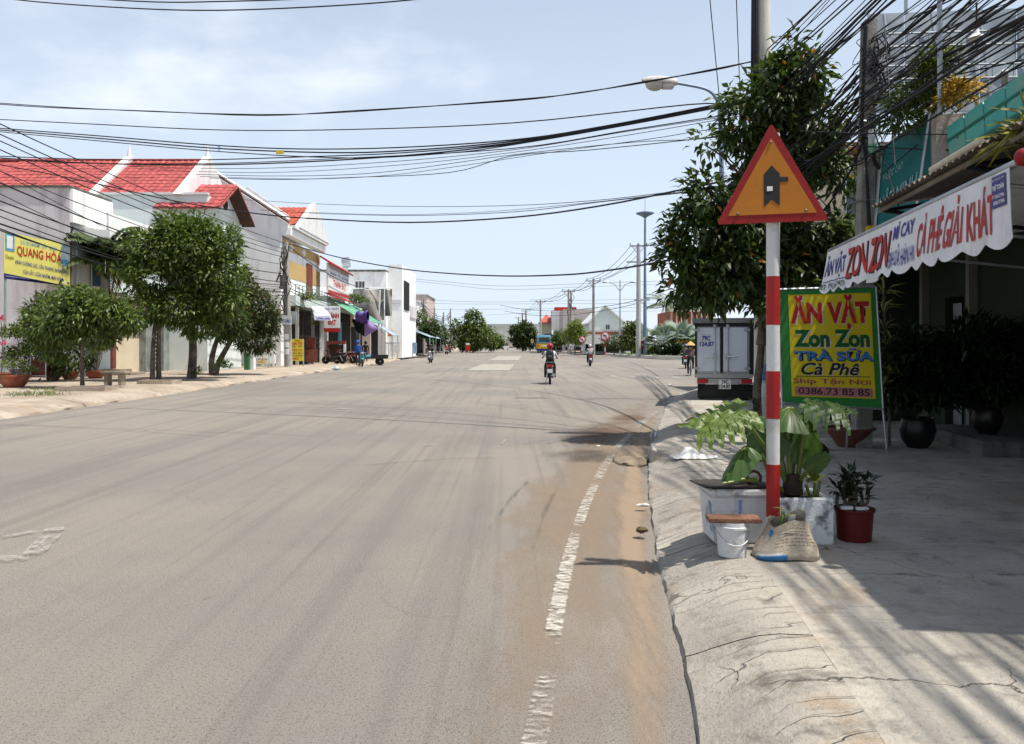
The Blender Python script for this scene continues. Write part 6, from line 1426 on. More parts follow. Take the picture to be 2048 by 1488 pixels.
r3 = dup(r2, G(1371, 737), -R(12), 'person in a dark jacket and blue helmet riding beside the cyclist', {'grey_jacket': shirt('charcoal_jacket', (.07, .065, .065)), 'white_helmet': vividhelm('blue_helmet', (.02, .04, .16))})
b4 = dup(bike, G(861, 726), R(178), 'white-fronted motorbike coming towards the camera along the left lane', S3)
r4 = dup(r2, G(861, 726), R(178), 'person in dark clothes and a pale cape riding towards the camera', {'grey_jacket': shirt('dark_shirt', (.03, .03, .035)), 'white_helmet': vividhelm('black_helmet', (.02, .02, .02))})
mb = MB(); o_ = Vector(G(861, 726))
for s in (-1, 1): mb.grid(lambda u, v: o_ + Vector((s * (.12 + .30 * v), .1 + .12 * u, 1.42 - .62 * v - .05 * math.sin(u * 3))), 5, 6)
tag(mb.build('cape', M_white, loc=o_, smooth=True), 'pale cape flaring at the sides of the oncoming rider', 'cape')
# far traffic
far = [(899, 706.5, 170, 'pinkish shirt', (.45, .12, .15), (.45, .05, .06)), (893, 709, 20, 'red shirt', (.4, .04, .05), (.6, .6, .6)), (947, 704.5, 180, 'white shirt', (.6, .6, .6), (.6, .6, .6)), (961, 702.5, 175, 'grey shirt', (.25, .25, .25), (.6, .6, .6)),
       (971, 701.5, 180, 'pale shirt', (.5, .5, .48), (.08, .08, .09)), (984, 700.5, 178, 'red jersey', (.45, .04, .03), (.6, .6, .6)), (989, 701, 0, 'orange jersey', (.5, .12, .04), (.1, .1, .1)), (1040, 702, 0, 'navy jacket', (.03, .04, .07), (.6, .6, .6)),
       (1046, 703, -2, 'olive jacket', (.12, .13, .05), (.55, .55, .5)), (1051, 703.5, 0, 'lime jacket', (.40, .48, .15), (.6, .6, .6)), (1060, 703, -2, 'sky blue shirt', (.15, .3, .45), (.5, .55, .6)), (926, 701, 90, 'tan shirt', (.4, .3, .2), (.5, .1, .05)), (1003, 699, 180, 'maroon shirt', (.2, .03, .03), (.6, .6, .6)), (996, 699.5, 180, 'pink shirt', (.5, .25, .25), (.3, .3, .3))]
for k, (px, py, rz, nm, c, hc) in enumerate(far):
    g = G(px, py); way = 'riding away' if abs(rz) < 60 else ('crossing' if rz == 90 else 'coming closer')
    dup(bike, g, R(rz), 'distant motorbike under the %s rider far down the road' % nm, (S1, S3, S2)[k % 3])
    dup(r2, g, R(rz), 'distant helmeted person in a %s %s far down the road' % (nm, way), {'grey_jacket': shirt(nm.replace(' ', '_'), c), 'white_helmet': vividhelm('helmet_%d' % k, hc)})
# bicycle and the rider with the conical hat
cy0 = G(1381, 751); bc_ = T('bicycle', 'dark bicycle ridden away by the person in the conical hat', 'bicycle', (0, 0, 0))
wheel(bc_, (0, -.52, .33), .33, .02, 14); wheel(bc_, (0, .52, .33), .33, .02, 14)
M_bframe = mat('bicycle_frame', (.10, .03, .03), .4, .1, 4)
mb = MB(); bb, sp, ht = Vector((0, -.10, .30)), Vector((0, -.25, .78)), Vector((0, .36, .80))
for a, b_ in ((bb, sp), (sp, ht), (bb, ht - Vector((0, -.02, .1))), (bb, Vector((0, -.52, .33))), (sp - Vector((0, 0, .06)), Vector((0, -.52, .33))), (ht + Vector((0, 0, .06)), Vector((0, .52, .33)))): mb.tube([a, b_], .016, 6)
mb.build('frame', M_bframe, bc_)
mb = MB(); mb.ball((0, -.27, .86), (.10, .14, .035), 12, 7); mb.build('saddle', M_black, bc_, smooth=True)
mb = MB(); mb.tube([(-.28, .34, 1.03), (-.15, .40, 1.02), (0, .38, .98), (.15, .40, 1.02), (.28, .34, 1.03)], .012, 6); mb.tube([(0, .38, .98), (0, .36, .80)], .014, 6); mb.build('handlebar', M_chrome, bc_, smooth=True)
mb = MB(); mb.tube([(.05, -.10, .30), (.06, -.03, .15), (.13, -.03, .15)], .012, 5); mb.tube([(-.05, -.10, .30), (-.06, -.17, .45), (-.13, -.17, .45)], .012, 5); mb.build('pedal', M_chrome, bc_)
mb = MB(); mb.grid(lambda u, v: (.03 * (v - .5) * 2, -.52 + .36 * math.cos(R(30) + u * R(150)), .33 + .36 * math.sin(R(30) + u * R(150))), 12, 1); mb.build('mudguard', M_black, bc_)
bc_.location = cy0; bc_.rotation_euler.z = -R(12)
r5 = person('person in a conical straw hat and dark brown jacket cycling away beside the truck', CYC, shirt('brown_jacket', (.085, .06, .055)), M_tblack, hat=mat('straw_hat', (.60, .38, .14), .8, .08, 20, .1, 60)); r5.location = cy0; r5.rotation_euler.z = -R(12)
# parked bikes and people on the left pavement
ZL = 0.20
def GL(px, py): return Vector(G(px, py, ZL))
pk = [(668, 728, 95, S1, 'black motorbike parked side-on before the furniture shop'), (690, 727.5, 84, {}, 'dark red motorbike parked side-on nearest the plywood sheet'), (748, 715, 30, S2, 'motorbike parked behind the cargo tricycle'), (790, 712, 70, S1, 'motorbike parked before the slatted white gate'),
      (806, 711.5, 80, {}, 'red motorbike parked beside the blue crate stack'), (818, 710, 60, S3, 'pale motorbike parked by the pale concrete post'), (844, 707, 90, S1, 'black motorbike at the kerb beneath the green parasol')]
for px, py, rz, sw, lb in pk: dup(bike, GL(px, py), R(rz), lb, sw)
p1 = person('person in a bright blue jacket and hood standing by the cargo tricycle', STAND, shirt('blue_jacket', (.02, .10, .42)), M_tnavy, hair=False, helmet=mat('blue_hood', (.02, .10, .40), .8, .1, 5)); p1.location = GL(716, 730); p1.rotation_euler.z = R(160)
pp_ = dup(p1, GL(731, 724), R(200), 'person in black clothes standing behind the cargo tricycle', {'blue_jacket': shirt('black_shirt', (.015, .015, .016)), 'blue_hood': M_black})
dup(p1, GL(877, 706.5), R(90), 'distant person in black walking at the left kerb', {'blue_jacket': MATS['black_shirt'], 'blue_hood': M_black, 'navy_trousers': M_tblack})
dup(p1, GL(884, 706.0), R(-90), 'distant person in grey walking at the left kerb', {'blue_jacket': shirt('mid_grey_top', (.3, .3, .3)), 'blue_hood': M_black})
# cargo tricycle
tc = Vector(G(745, 730.5, .01)); tr = T('cargo_tricycle', 'motor tricycle with a blue-edged cargo bed parked at the left kerb', 'tricycle', (0, 0, 0))
for c in ((0, .95, .30), (-.52, -.55, .30), (.52, -.55, .30)): wheel(tr, c, .30, .05, 8)
M_tblue = mat('turquoise_paint', (.06, .30, .36), .5, .1, 4); M_tbl = mat('blue_tarp', (.04, .16, .36), .7, .2, 4)
for lo, hi, nm, m in (((-.62, -1.15, .52), (.62, .10, .56), 'bed_floor', M_darkwood), ((-.64, -1.15, .565), (-.60, .10, .82), 'side_board', M_black), ((.60, -1.15, .565), (.64, .10, .82), 'side_board', M_black), ((-.60, .06, .565), (.60, .10, .85), 'front_board', M_tbl), ((-.60, -1.15, .565), (.60, -1.11, .82), 'tail_board', M_black)):
    mb = MB(); mb.box(lo, hi); mb.build(nm, m, tr)
mb = MB(); mb.tube([(0, .95, .30), (0, .82, .95)], .03, 7); mb.tube([(-.35, .70, 1.02), (0, .80, .98), (.35, .70, 1.02)], .015, 6); mb.tube([(0, .1, .55), (0, .5, .55), (0, .80, .85)], .03, 6); mb.tube([(-.52, -.55, .30), (.52, -.55, .30)], .025, 6); mb.build('frame', M_black, tr)
mb = MB(); mb.ball((0, .35, .68), (.12, .26, .14), 14, 8); mb.build('tank', M_tblue, tr, smooth=True)
mb = MB(); mb.ball((0, .92, .90), (.10, .08, .10), 12, 8); mb.build('headlight', M_lamp, tr, smooth=True)
tr.location = tc; tr.rotation_euler.z = R(105)
mo = dup(bike, Vector(G(722, 732.5, .01)), R(200), 'turquoise motorbike leaning on its stand in front of the cargo tricycle', {'bike_body': M_tblue})
# ================================================================== left side: houses
def B(lo, hi, m, parent, name, bevel=0.0):
    mb = MB(); mb.box(lo, hi); return mb.build(name, m, parent, bevel=bevel)
tile_me = None
def tiles(parent, a, b, c, d, cols, rows, m):
    """single curved roof tiles laid on the quad a(eave left) b(eave right) c(ridge right) d(ridge left), sharing one mesh"""
    a, b, c, d = map(Vector, (a, b, c, d)); w = (b - a).length / cols; h = (d - a).length / rows
    ux = (b - a).normalized(); n = ux.cross(d - a).normalized(); uy = n.cross(ux)
    me = bpy.data.meshes.new('tile'); V = []; F = []
    prof = [(-.5, .035), (-.42, .0), (-.2, -.012), (.12, .0), (.3, .055), (.44, .055), (.53, .025)]
    for y, z in ((-.06, .03), (1.06, .0)): V += [(x * w, y * h, z + q * w * 1.6 + .01) for x, q in prof]
    k = len(prof); V += [(x * w, -.06 * h, q * w * 1.6 - .012) for x, q in prof]
    for i in range(k - 1): F += [(i, i + 1, k + i + 1, k + i), (2*k + i, 2*k + i + 1, i + 1, i)]
    me.from_pydata(V, [], F); me.materials.append(m); me.update()
    R3 = Matrix((ux, uy, n)).transposed().to_4x4(); org = ORG[parent.name]
    for r in range(rows):
        for q in range(cols):
            o = bpy.data.objects.new('roof_tile', me); COL.objects.link(o); o.parent = parent
            p = a + ux * (w * (q + .5)) + (d - a) * (r / rows) - org
            o.matrix_local = Matrix.Translation(p + n * rnd.uniform(0, .012)) @ R3 @ Matrix.Rotation(rnd.uniform(-.015, .015), 4, 'Z')
def window(parent, org, ux, uy, w, h, n, bars=2, m=None, fm=None):
    org, ux, uy, n = Vector(org), Vector(ux), Vector(uy), Vector(n)
    mb = MB(); mb.prism([org, org + ux * w, org + ux * w + uy * h, org + uy * h], n * .04); f = mb.build('window', fm or M_whiteclean, parent)
    k = bars
    for i in range(k):
        a = org + ux * (w * (i + .06) / k) + uy * h * .05 + n * .045
        mb = MB(); mb.prism([a, a + ux * w * .88 / k, a + ux * w * .88 / k + uy * h * .9, a + uy * h * .9], n * .01); mb.build('pane', m or M_glass, f)
ZV = Vector((0, 0, 1)); YV = Vector((0, 1, 0)); XV = Vector((1, 0, 0))
hA = T('house', 'tall house with a stained blank grey side wall and white street balcony', 'house', (-22, 35, .2))
B((-40, 34.5, .2), (-19.1, 38, 8.4), M_greywall, hA, 'wall'); B((-19.09, 34.52, 6.9), (-18.95, 38, 8.35), M_whiteclean, hA, 'street_parapet')
B((-40, 34.4, 8.4), (-19.0, 38, 8.48), M_olddark, hA, 'coping'); B((-19.09, 35.6, 6.35), (-17.9, 40, 6.75), M_whiteclean, hA, 'balcony_slab'); B((-18.05, 35.6, 6.76), (-17.95, 40, 7.5), M_whiteclean, hA, 'balcony_wall')
B((-19.095, 35.0, .2), (-19.03, 37.9, 6.3), M_palegreen, hA, 'front_wall')
mb = MB(); mb.tube([(-19.0, 34.45, 2), (-19.0, 34.45, 6.4), (-18.9, 34.45, 6.7)], .04, 6); mb.build('drain_pipe', M_darkwood, hA)
window(hA, (-19.0, 37.7, 4.2), -YV, ZV, 1.6, 1.5, XV, 2, mat('blue_shutter', (.03, .10, .22), .5, .1, 5))
hB = T('house', 'pale green house with a long red tiled roof and white gable ribs', 'house', (-22, 46, .2))
B((-40, 44, .2), (-16.75, 49.5, 9.85), M_palegreen, hB, 'wall'); B((-40, 43.9, 9.86), (-16.7, 44.15, 9.98), M_white, hB, 'eave_band')
mb = MB(); mb.slab((-40, 44.1, 9.9), (-18.4, 44.1, 9.9), (-18.4, 48, 12.6), (-40, 48, 12.6), .08); mb.slab((-18.4, 52, 9.9), (-40, 52, 9.9), (-40, 48, 12.58), (-18.4, 48, 12.58), .08); rfB = mb.build('roof', M_tile, hB)
tiles(rfB, (-29.4, 44.0, 9.93), (-23.2, 44.0, 9.93), (-23.2, 48, 12.65), (-29.4, 48, 12.65), 16, 11, M_tile)
tiles(rfB, (-22.7, 44.0, 9.93), (-18.55, 44.0, 9.93), (-18.55, 48, 12.65), (-22.7, 48, 12.65), 11, 11, M_tile)
for x in (-23.18, -18.5):
    mb = MB(); mb.prism([(x, 43.6, 9.85), (x, 48, 12.95), (x, 52.2, 9.8)], (.45, 0, 0)); mb.build('gable_rib', M_white, hB)
    mb = MB(); mb.lathe([(.16, 12.7), (.10, 13.2), (.03, 13.6), (0, 13.62)], (x + .22, 48, 0), 8); mb.build('finial', M_white, hB)
mb = MB(); mb.tube([(-40, 48, 12.68), (-18.4, 48, 12.68)], .10, 8); mb.build('ridge_cap', M_tile, hB, smooth=True)
dm = [(-19.6, 43.6, 9.1), (-15.9, 43.6, 9.1), (-15.9, 46.5, 10.85), (-19.6, 46.5, 10.85)]
mb = MB(); mb.slab(*dm, .07); mb.slab((-15.9, 49.4, 9.1), (-19.6, 49.4, 9.1), (-19.6, 46.5, 10.84), (-15.9, 46.5, 10.84), .07); rd = mb.build('dormer_roof', M_tile, hB)
tiles(rd, (-19.5, 43.55, 9.12), (-15.95, 43.55, 9.12), (-15.95, 46.5, 10.9), (-19.5, 46.5, 10.9), 9, 7, M_tile)
mb = MB(); mb.slab((-15.88, 46.5, 10.72), (-15.88, 49.5, 8.92), (-16.7, 49.5, 8.92), (-16.7, 46.5, 10.72), .04); mb.build('dormer_soffit', M_darkwood, hB)
mb = MB(); mb.prism([(-16.74, 44.3, 9.2), (-16.74, 48.9, 9.2), (-16.74, 46.5, 10.65)], (.06, 0, 0)); mb.build('gable_front', M_palegreen, hB)
mb = MB(); mb.lathe([(0, 0), (.32, 0), (.32, .05)], (-16.67, 46.5, 9.75), 18, M=Matrix.Rotation(R(90), 3, 'Y')); mb.build('round_vent', M_black, hB)
window(hB, (-16.74, 48.6, 6.6), -YV, ZV, 2.4, 1.6, XV, 3)
hA2 = T('low_house', 'single storey cream front with marble pillars and a white barred gate', 'house', (-22, 41, .2))
B((-30, 38.02, .2), (-19.2, 46.5, 3.9), M_cream, hA2, 'wall'); B((-30, 38.0, 3.91), (-18.4, 46.6, 4.1), M_white, hA2, 'roof_slab')
M_marb = mat('grey_marble', (.26, .29, .28), .35, .35, 1.6, .2, 25, dirt=(.08, .09, .09), dirt_amt=.7, dscale=2.2, streak=True)
for y0, y1 in ((41.2, 42.3), (43.3, 44.3), (44.6, 45.5)): B((-19.3, y0, .2), (-18.85, y1, 3.4), M_marb, hA2, 'pillar')
B((-19.25, 42.32, .3), (-19.15, 43.28, 3.3), M_darkwood, hA2, 'doorway')
for k in range(12): B((-19.1, 42.35, .5 + k * .22), (-19.05, 43.25, .55 + k * .22), M_white, hA2, 'gate_bar')
for y in (42.35, 43.2): B((-19.12, y, .3), (-19.04, y + .06, 3.3), M_white, hA2, 'gate_post')
B((-19.199, 38.05, .25), (-19.1, 38.6, 3.2), M_redwood, hA2, 'door'); B((-19.198, 45.6, .2), (-19.1, 46.5, 3.2), M_dark, hA2, 'doorway'); B((-19.1, 38.7, 3.0), (-18.9, 40.4, 3.06), M_whiteclean, hA2, 'window_ledge')
for k in range(7): B((-19.15, 38.8 + .24 * k, 3.07), (-19.1, 38.84 + .24 * k, 3.75), M_whiteclean, hA2, 'balustrade')
hC = T('gable_house', 'white two-storey gabled house with ochre bands and red roof piece', 'house', (-16, 58, .2))
mb = MB(); mb.prism([(-36, 54, .2), (-15.6, 54, .2), (-15.6, 9.0 * 0 + 54, 9.0), (-15.05, 54, 9.75), (-19.9, 54, 12.95), (-26, 54, 9.2), (-36, 54, 9.2)], (0, .35, 0)); mb.build('gable_wall', M_whiteclean, hC)
for y_, dz, m in ((53.9, .10, M_olddark), (53.85, .28, M_white)):
    mb = MB(); mb.tube([(-15.0, y_, 9.75 + dz), (-19.9, y_, 12.95 + dz), (-26, y_, 9.2 + dz)], .08 if dz < .2 else .12, 4); mb.build('verge', m, hC)
mb = MB(); mb.slab((-15.2, 57.4, 10.3), (-15.2, 57.9, 10.3), (-19.0, 57.9, 13.0), (-19.0, 57.4, 13.0), .35); mb.build('inner_parapet', M_white, hC)
B((-36, 54.36, .2), (-15.6, 65, 8.9), M_whiteclean, hC, 'wall'); B((-15.58, 54.02, 9.0), (-14.95, 64.2, 9.55), M_whiteclean, hC, 'cornice', .04); B((-19, 54.4, 9.56), (-14.75, 64.4, 9.75), M_white, hC, 'cornice_top')
mb = MB(); mb.slab((-19.5, 56, 10.0), (-15.1, 56, 10.0), (-15.1, 60, 11.85), (-19.5, 60, 11.85), .08); mb.slab((-15.1, 64, 10.0), (-19.5, 64, 10.0), (-19.5, 60, 11.83), (-15.1, 60, 11.83), .08); rfC = mb.build('roof', M_tileo, hC)
tiles(rfC, (-19.0, 55.9, 10.03), (-15.15, 55.9, 10.03), (-15.15, 60, 11.9), (-19.0, 60, 11.9), 10, 10, M_tileo)
mb = MB(); mb.prism([(-15.1, 55.4, 9.76), (-15.1, 60, 12.25), (-15.1, 64.4, 9.76)], (.4, 0, 0)); mb.build('end_gable', M_white, hC)
for z0, z1, e in ((8.15, 8.85, 0), (6.3, 7.5, 0)): B((-15.6, 54.4, z0), (-15.57, 64.9, z1), M_ochre, hC, 'ochre_band')
for y, z in ((56.4, 8.5), (59.8, 8.5)):
    mb = MB(); mb.prism([(-15.565, y - .6, z), (-15.565, y, z + .33), (-15.565, y + .6, z), (-15.565, y, z - .33)], (.02, 0, 0)); mb.build('diamond', M_white, hC)
for y0, y1 in ((54.6, 55.5), (60.6, 62.2)): B((-15.56, y0, 5.2), (-15.5, y1, 7.8), M_redwood, hC, 'balcony_door')
B((-15.6, 54.4, 4.3), (-14.7, 65, 5.0), mat('pale_mint', (.62, .70, .67), .8, .05, 1), hC, 'balcony_slab')
mb = MB()
for y in np.linspace(54.5, 64.9, 12): mb.tube([(-14.75, y, 5.0), (-14.75, y, 5.75)], .03, 4)
for z in (5.25, 5.5, 5.75): mb.tube([(-14.75, 54.5, z), (-14.75, 64.9, z)], .025, 4)
mb.build('balcony_rail', mat('green_rail', (.15, .25, .2), .6, .1, 3), hC)
B((-21, 53.5, 3.3), (-15.7, 53.98, 3.75), mat('purple_brown_beam', (.10, .06, .065), .8, .1, 2), hC, 'awning_beam'); B((-15.59, 55, .2), (-15.5, 64.5, 4.2), M_dark, hC, 'shop_opening')
for y in (55.2, 59.5, 63.8): B((-14.95, y, .2), (-14.75, y + .2, 4.28), M_conc, hC, 'pillar')
for k in range(9): B((-18.6 + k * .34, 53.6, .2), (-18.54 + k * .34, 53.64, 3.2), M_steel, hC, 'grille_bar')
# furniture shop
sD = T('furniture_shop', 'furniture shop with a big red and white billboard over a green awning', 'shop', (-15, 68, .2))
B((-30, 65.1, .2), (-15.0, 74, 5.6), M_whiteclean, sD, 'wall'); B((-14.99, 65.3, .2), (-14.9, 73.8, 4.4), M_dark, sD, 'shop_opening')
q = [Vector(v) for v in ((-14.6, 63.6, 5.75), (-14.6, 71.6, 5.6), (-14.6, 71.6, 8.0), (-14.6, 63.6, 8.15))]
mb = MB(); mb.slab(*q, .15); bb_ = mb.build('billboard', M_whiteprint, sD)
text('Chuyên cung cấp các loại', M_blueprint, bb_, q, .05, .82, .96, .93, .02); text('SALON - TỦ - GIƯỜNG', M_blueprint, bb_, q, .08, .66, .96, .79, .03)
text('NỘI THẤT', M_redprint, bb_, q, .04, .50, .25, .6, .02); text('THÀNH ĐẠT', M_redprint, bb_, q, .22, .22, .84, .58, .04)
B((-14.59, 63.6, 5.75), (-14.56, 71.6, 6.0), M_red, sD, 'billboard_stripe')
mb = MB(); mb.slab((-14.2, 63.4, 8.05), (-14.2, 71.8, 7.85), (-15.2, 71.8, 8.5), (-15.2, 63.4, 8.7), .12); mb.build('billboard_roof', M_red, sD)
mb = MB(); mb.slab((-14.3, 63.5, 5.5), (-14.3, 72, 5.4), (-14.9, 72, 5.7), (-14.9, 63.5, 5.8), .06); mb.build('red_eave', M_red, sD)
M_ga = mat('green_awning_cloth', (.10, .33, .20), .7, .1, 2, dirt=(.4, .5, .42), dirt_amt=.5)
mb = MB(); mb.slab((-12.3, 65, 3.7), (-12.3, 76, 3.6), (-14.9, 76, 5.3), (-14.9, 65, 5.4), .04); mb.build('green_awning', M_ga, sD)
for y in (65, 75.9): mb = MB(); mb.tube([(-12.35, y, 3.65), (-12.4, y, .2)], .035, 6); mb.build('awning_post', M_steel, sD)
B((-14.89, 68.2, .3), (-14.8, 69.6, 3.6), mat('turquoise_shutter', (.03, .22, .34), .6, .15, 2, streak=True, dirt=(.3, .4, .45)), sD, 'shutter')
q = [P(648, 656, 60), P(680, 656, 60), P(680, 612, 60), P(648, 612, 60)]
hs = T('hanging_sign', 'white furniture shop hanging sign with red words on a red base strip', 'sign', q[0])
mb = MB(); mb.slab(*q, .08); mb.build('sign_face', M_whiteprint, hs)
mb = MB(); mb.slab(*[p + Vector((0, -.01, 0)) for p in (P(648, 664, 60), P(680, 664, 60), P(680, 656.5, 60), P(648, 656.5, 60))], .08); mb.build('sign_base', M_red, hs)
text('NỘI THẤT', M_blueprint, hs, q, .06, .80, .94, .95, .03); text('THÀNH', M_redprint, hs, q, .06, .44, .94, .72, .05); text('ĐẠT', M_redprint, hs, q, .24, .08, .76, .38, .06)
mb = MB(); mb.tube([P(649, 612, 60.1), Vector((P(649, 0, 60.1).x, 60.1, .2))], .04, 6); mb.build('sign_post', M_steel, hs)
M_wa = mat('white_blue_awning', (.50, .54, .60), .7, .25, 3, dirt=(.2, .24, .36), dirt_amt=.5, dscale=1.5)
w1 = T('small_awning', 'faded white and blue lettered awning left of the hanging sign', 'awning', P(640, 630, 57))
mb = MB(); mb.slab(P(629, 631, 55), P(662, 632, 59), P(648, 612, 61), P(622, 612, 57), .04); mb.build('awning_cloth', M_wa, w1)
q = [P(629, 640, 55), P(664, 641, 59), P(662, 632, 59), P(629, 631, 55)]; mb = MB(); mb.slab(*q, .02); mb.build('valance', M_wa, w1); text('CÔNG BẰNG', M_blueprint, w1, q, .1, .15, .92, .85, .04, .01)
# white house with tower
hE = T('white_house', 'white flat-roofed house with a tall stair tower behind the net screen', 'house', (-16, 86, .2))
B((-30, 85, .2), (-13.4, 94, 9.4), M_whiteclean, hE, 'wall'); B((-30, 84.8, 9.41), (-13.4, 94, 9.6), M_olddark, hE, 'roof_edge')
B((-13.39, 86.5, .2), (-11.9, 99, 10.3), M_whiteclean, hE, 'tower'); B((-13.3, 86.4, 6.1), (-12.0, 86.48, 6.5), M_greywall, hE, 'tower_recess'); B((-11.89, 88, 5.5), (-11.8, 92, 8.7), M_dark, hE, 'tower_window'); B((-11.89, 93, 4.8), (-11.75, 98.6, 6.2), M_greywall, hE, 'tower_balcony'); B((-18.5, 84.2, 5.4), (-13.5, 84.98, 5.75), M_white, hE, 'balcony_slab')
for x0 in (711, 718, 724): window(hE, P(x0, 583, 84.98), XV, ZV, .28, 1.2, -YV, 1)
B(P(738, 612, 84.9), tuple(P(738.7, 552, 84.9) + Vector((0, .1, 0))), M_white, hE, 'column'); B(P(708, 562.5, 84.6), tuple(P(730, 559.5, 84.9)), M_white, hE, 'window_hood')
wt = T('water_tank', 'grey steel water tank on the white house roof', 'water tank', P(692, 535, 84)); mb = MB(); mb.tube([P(685, 526, 84), P(699, 524, 84)], .55, 14); mb.build('tank', M_steel, wt, smooth=True); mb = MB(); mb.tube([P(692, 530, 84), Vector((P(692, 0, 84).x, 84, 9.0))], .2, 6); mb.build('stand', M_white, wt)
nt_ = T('net_screen', 'sagging grey shade net hung over the shop before the white house', 'net', P(740, 610, 79))
M_net = mat('grey_shade_net', (.26, .25, .23), .9, .2, 1.5, .1, 20, dirt=(.42, .4, .37), dirt_amt=.5, dscale=.8)
for x0, y0, x1, y1 in ((706, 577, 768, 640), (770, 577, 784, 632)):
    mb = MB(); mb.grid(lambda u, v: P(x0 + (x1 - x0) * u, y1 + (y0 - y1) * v + 3 * math.sin(3.1 * u) * v, 79 + .5 * math.sin(u * 6 + v * 3)), 12, 10); mb.build('net_sheet', M_net, nt_, smooth=True)
mb = MB(); mb.tube([P(757, 660, 78.8), P(760, 580, 78.8)], .09, 6); mb.tube([P(706, 577, 78.9), P(784, 577, 78.9)], .06, 5); mb.build('net_pole', M_white, nt_)
# further shops down the left side
def shop_row(label, y0, y1, x, h, m, aw, awm, awlabel, win=True):
    s = T('shop_house', label, 'shop', (x, (y0 + y1) / 2, .2)); B((x - 14, y0, .2), (x, y1, h), m, s, 'wall'); B((x - 14, y0 - .1, h + .01), (x + .25, y1, h + .2), M_white, s, 'roof_slab')
    B((x + .01, y0 + .4, .2), (x + .08, y1 - .4, min(3.3, h - .6)), M_dark, s, 'shop_opening')
    if win and h > 5.5:
        for k in range(2): window(s, (x + .01, y0 + 1.5 + (y1 - y0) * .45 * k, 4.6), YV, ZV, 1.6, 1.3, XV, 2)
    if aw:
        a_ = T('shop_awning', awlabel, 'awning', (x + 1, y0, 3)); mb = MB(); mb.slab((x + aw, y0 + .2, 2.6), (x + aw, y1 - .2, 2.6), (x + .1, y1 - .2, 3.9), (x + .1, y0 + .2, 3.9), .04); mb.build('awning_cloth', awm, a_)
        for y in (y0 + .3, y1 - .3): mb = MB(); mb.tube([(x + aw - .05, y, 2.58), (x + aw - .05, y, .2)], .05, 5); mb.build('awning_post', M_steel, a_)
M_ba = mat('blue_grey_awning', (.30, .38, .48), .6, .15, 2, dirt=(.6, .62, .62), dirt_amt=.4); M_la = mat('light_blue_awning', (.45, .60, .70), .6, .15, 2)
shop_row('dim low shop behind the purple cloth', 74.2, 80, -15, 5.0, M_cream, 0, None, '')
shop_row('shop with wooden lattice front under the net screen', 80.2, 84.7, -14.2, 5.2, M_pink, 2.2, M_ba, 'slanted blue-grey awning left of the grilled shop front')
shop_row('white shop under the stair tower', 99.5, 108, -13.6, 7.2, M_whiteclean, 3.4, M_ba, 'long slanted blue-grey awning with a pale hem under the stair tower')
shop_row('low pink-walled shop behind the parasol', 112, 124, -14.6, 5.4, M_pink, 3.6, M_la, 'light blue awning on pale posts by the parasol')
shop_row('white house after the light blue awning', 128, 140, -15.2, 8.5, M_whiteclean, 2.0, M_ba, 'far small grey awning beyond the parasol')
shop_row('peach gable-sided house by the big tree', 150, 166, -16, 11, M_pink, 2.5, M_wa, 'pale awning low beside the big green tree')
shop_row('far white shop half behind the big green tree', 172, 190, -16.5, 7, M_white, 2.0, M_la, 'distant pale blue awning beneath the big green tree')
# signs
def board(name, label, px, Y, m, lines, post=True, t=.06, legs=None):
    """px = (x0, y0, x1, y1[, slant]) ; lines = (text, mat, u0, v0, u1, v1, weight)"""
    x0, y0, x1, y1 = px[:4]; sl_ = px[4] if len(px) > 4 else 0; dY = px[5] if len(px) > 5 else 0
    q = [P(x0, y1, Y), P(x1, y1 + sl_, Y + dY), P(x1, y0 + sl_, Y + dY), P(x0, y0, Y)]
    s = T(name, label, 'sign', q[0]); mb = MB(); mb.slab(*q, t); mb.build('sign_face', m, s)
    for tx, tm, u0, v0, u1, v1, w in lines: text(tx, tm, s, q, u0, v0, u1, v1, w, .015)
    if post:
        for a in ((q[0], q[1]) if post is True else ()):
            b_ = Vector((a.x, a.y + .08, .2)); mb = MB(); mb.tube([a + Vector((0, .08, (q[3] - q[0]).length)), b_], .05, 7); mb.build('sign_post', mat('grey_green_post', (.28, .33, .30), .6, .1, 3), s)
    return s, q
M_bs = mat('light_blue_print', (.10, .34, .52), .6, .2, 6); M_navy = mat('navy_strip', (.02, .02, .15), .6, .05, 3)
s, q = board('roadside_sign', 'big yellow metalworks sign with red name on two posts', (8, 463, 140, 546, 27, 1.2), 33.2, M_paleyellow,
     [('CƠ SỞ NHÔM · SẮT · INOX', M_bs, .25, .79, .80, .92, .01), ('QUANG HÒA', M_redprint, .19, .47, .87, .78, .018), ('Chuyên:', M_blackprint, .02, .33, .15, .46, 0), ('KÍNH CƯỜNG LỰC, CẦU THANG, BAN CÔNG', M_blueprint, .17, .26, .97, .42, .015), ('CỬA SẮT, CỬA NHÔM, MÁI VÒM', M_blueprint, .28, .07, .88, .22, .015)], t=.05)
q2 = [P(8, 557, 33.2), P(140, 584 - 22, 34.4), q[1], q[0]]; mb = MB(); mb.slab(*[p + Vector((0, .005, 0)) for p in q2], .04); mb.build('sign_strip', M_navy, s)
text('ĐC: 379 TRẦN QUÝ CÁP - TỔ DÂN PHỐ 1, PHƯỜNG NINH HIỆP - TX. NINH HÒA', M_whiteprint, s, q2, .03, .35, .62, .75, 0, .01); text('ĐT: 0905.226435', M_whiteprint, s, q2, .80, .3, .98, .7, .01, .01)
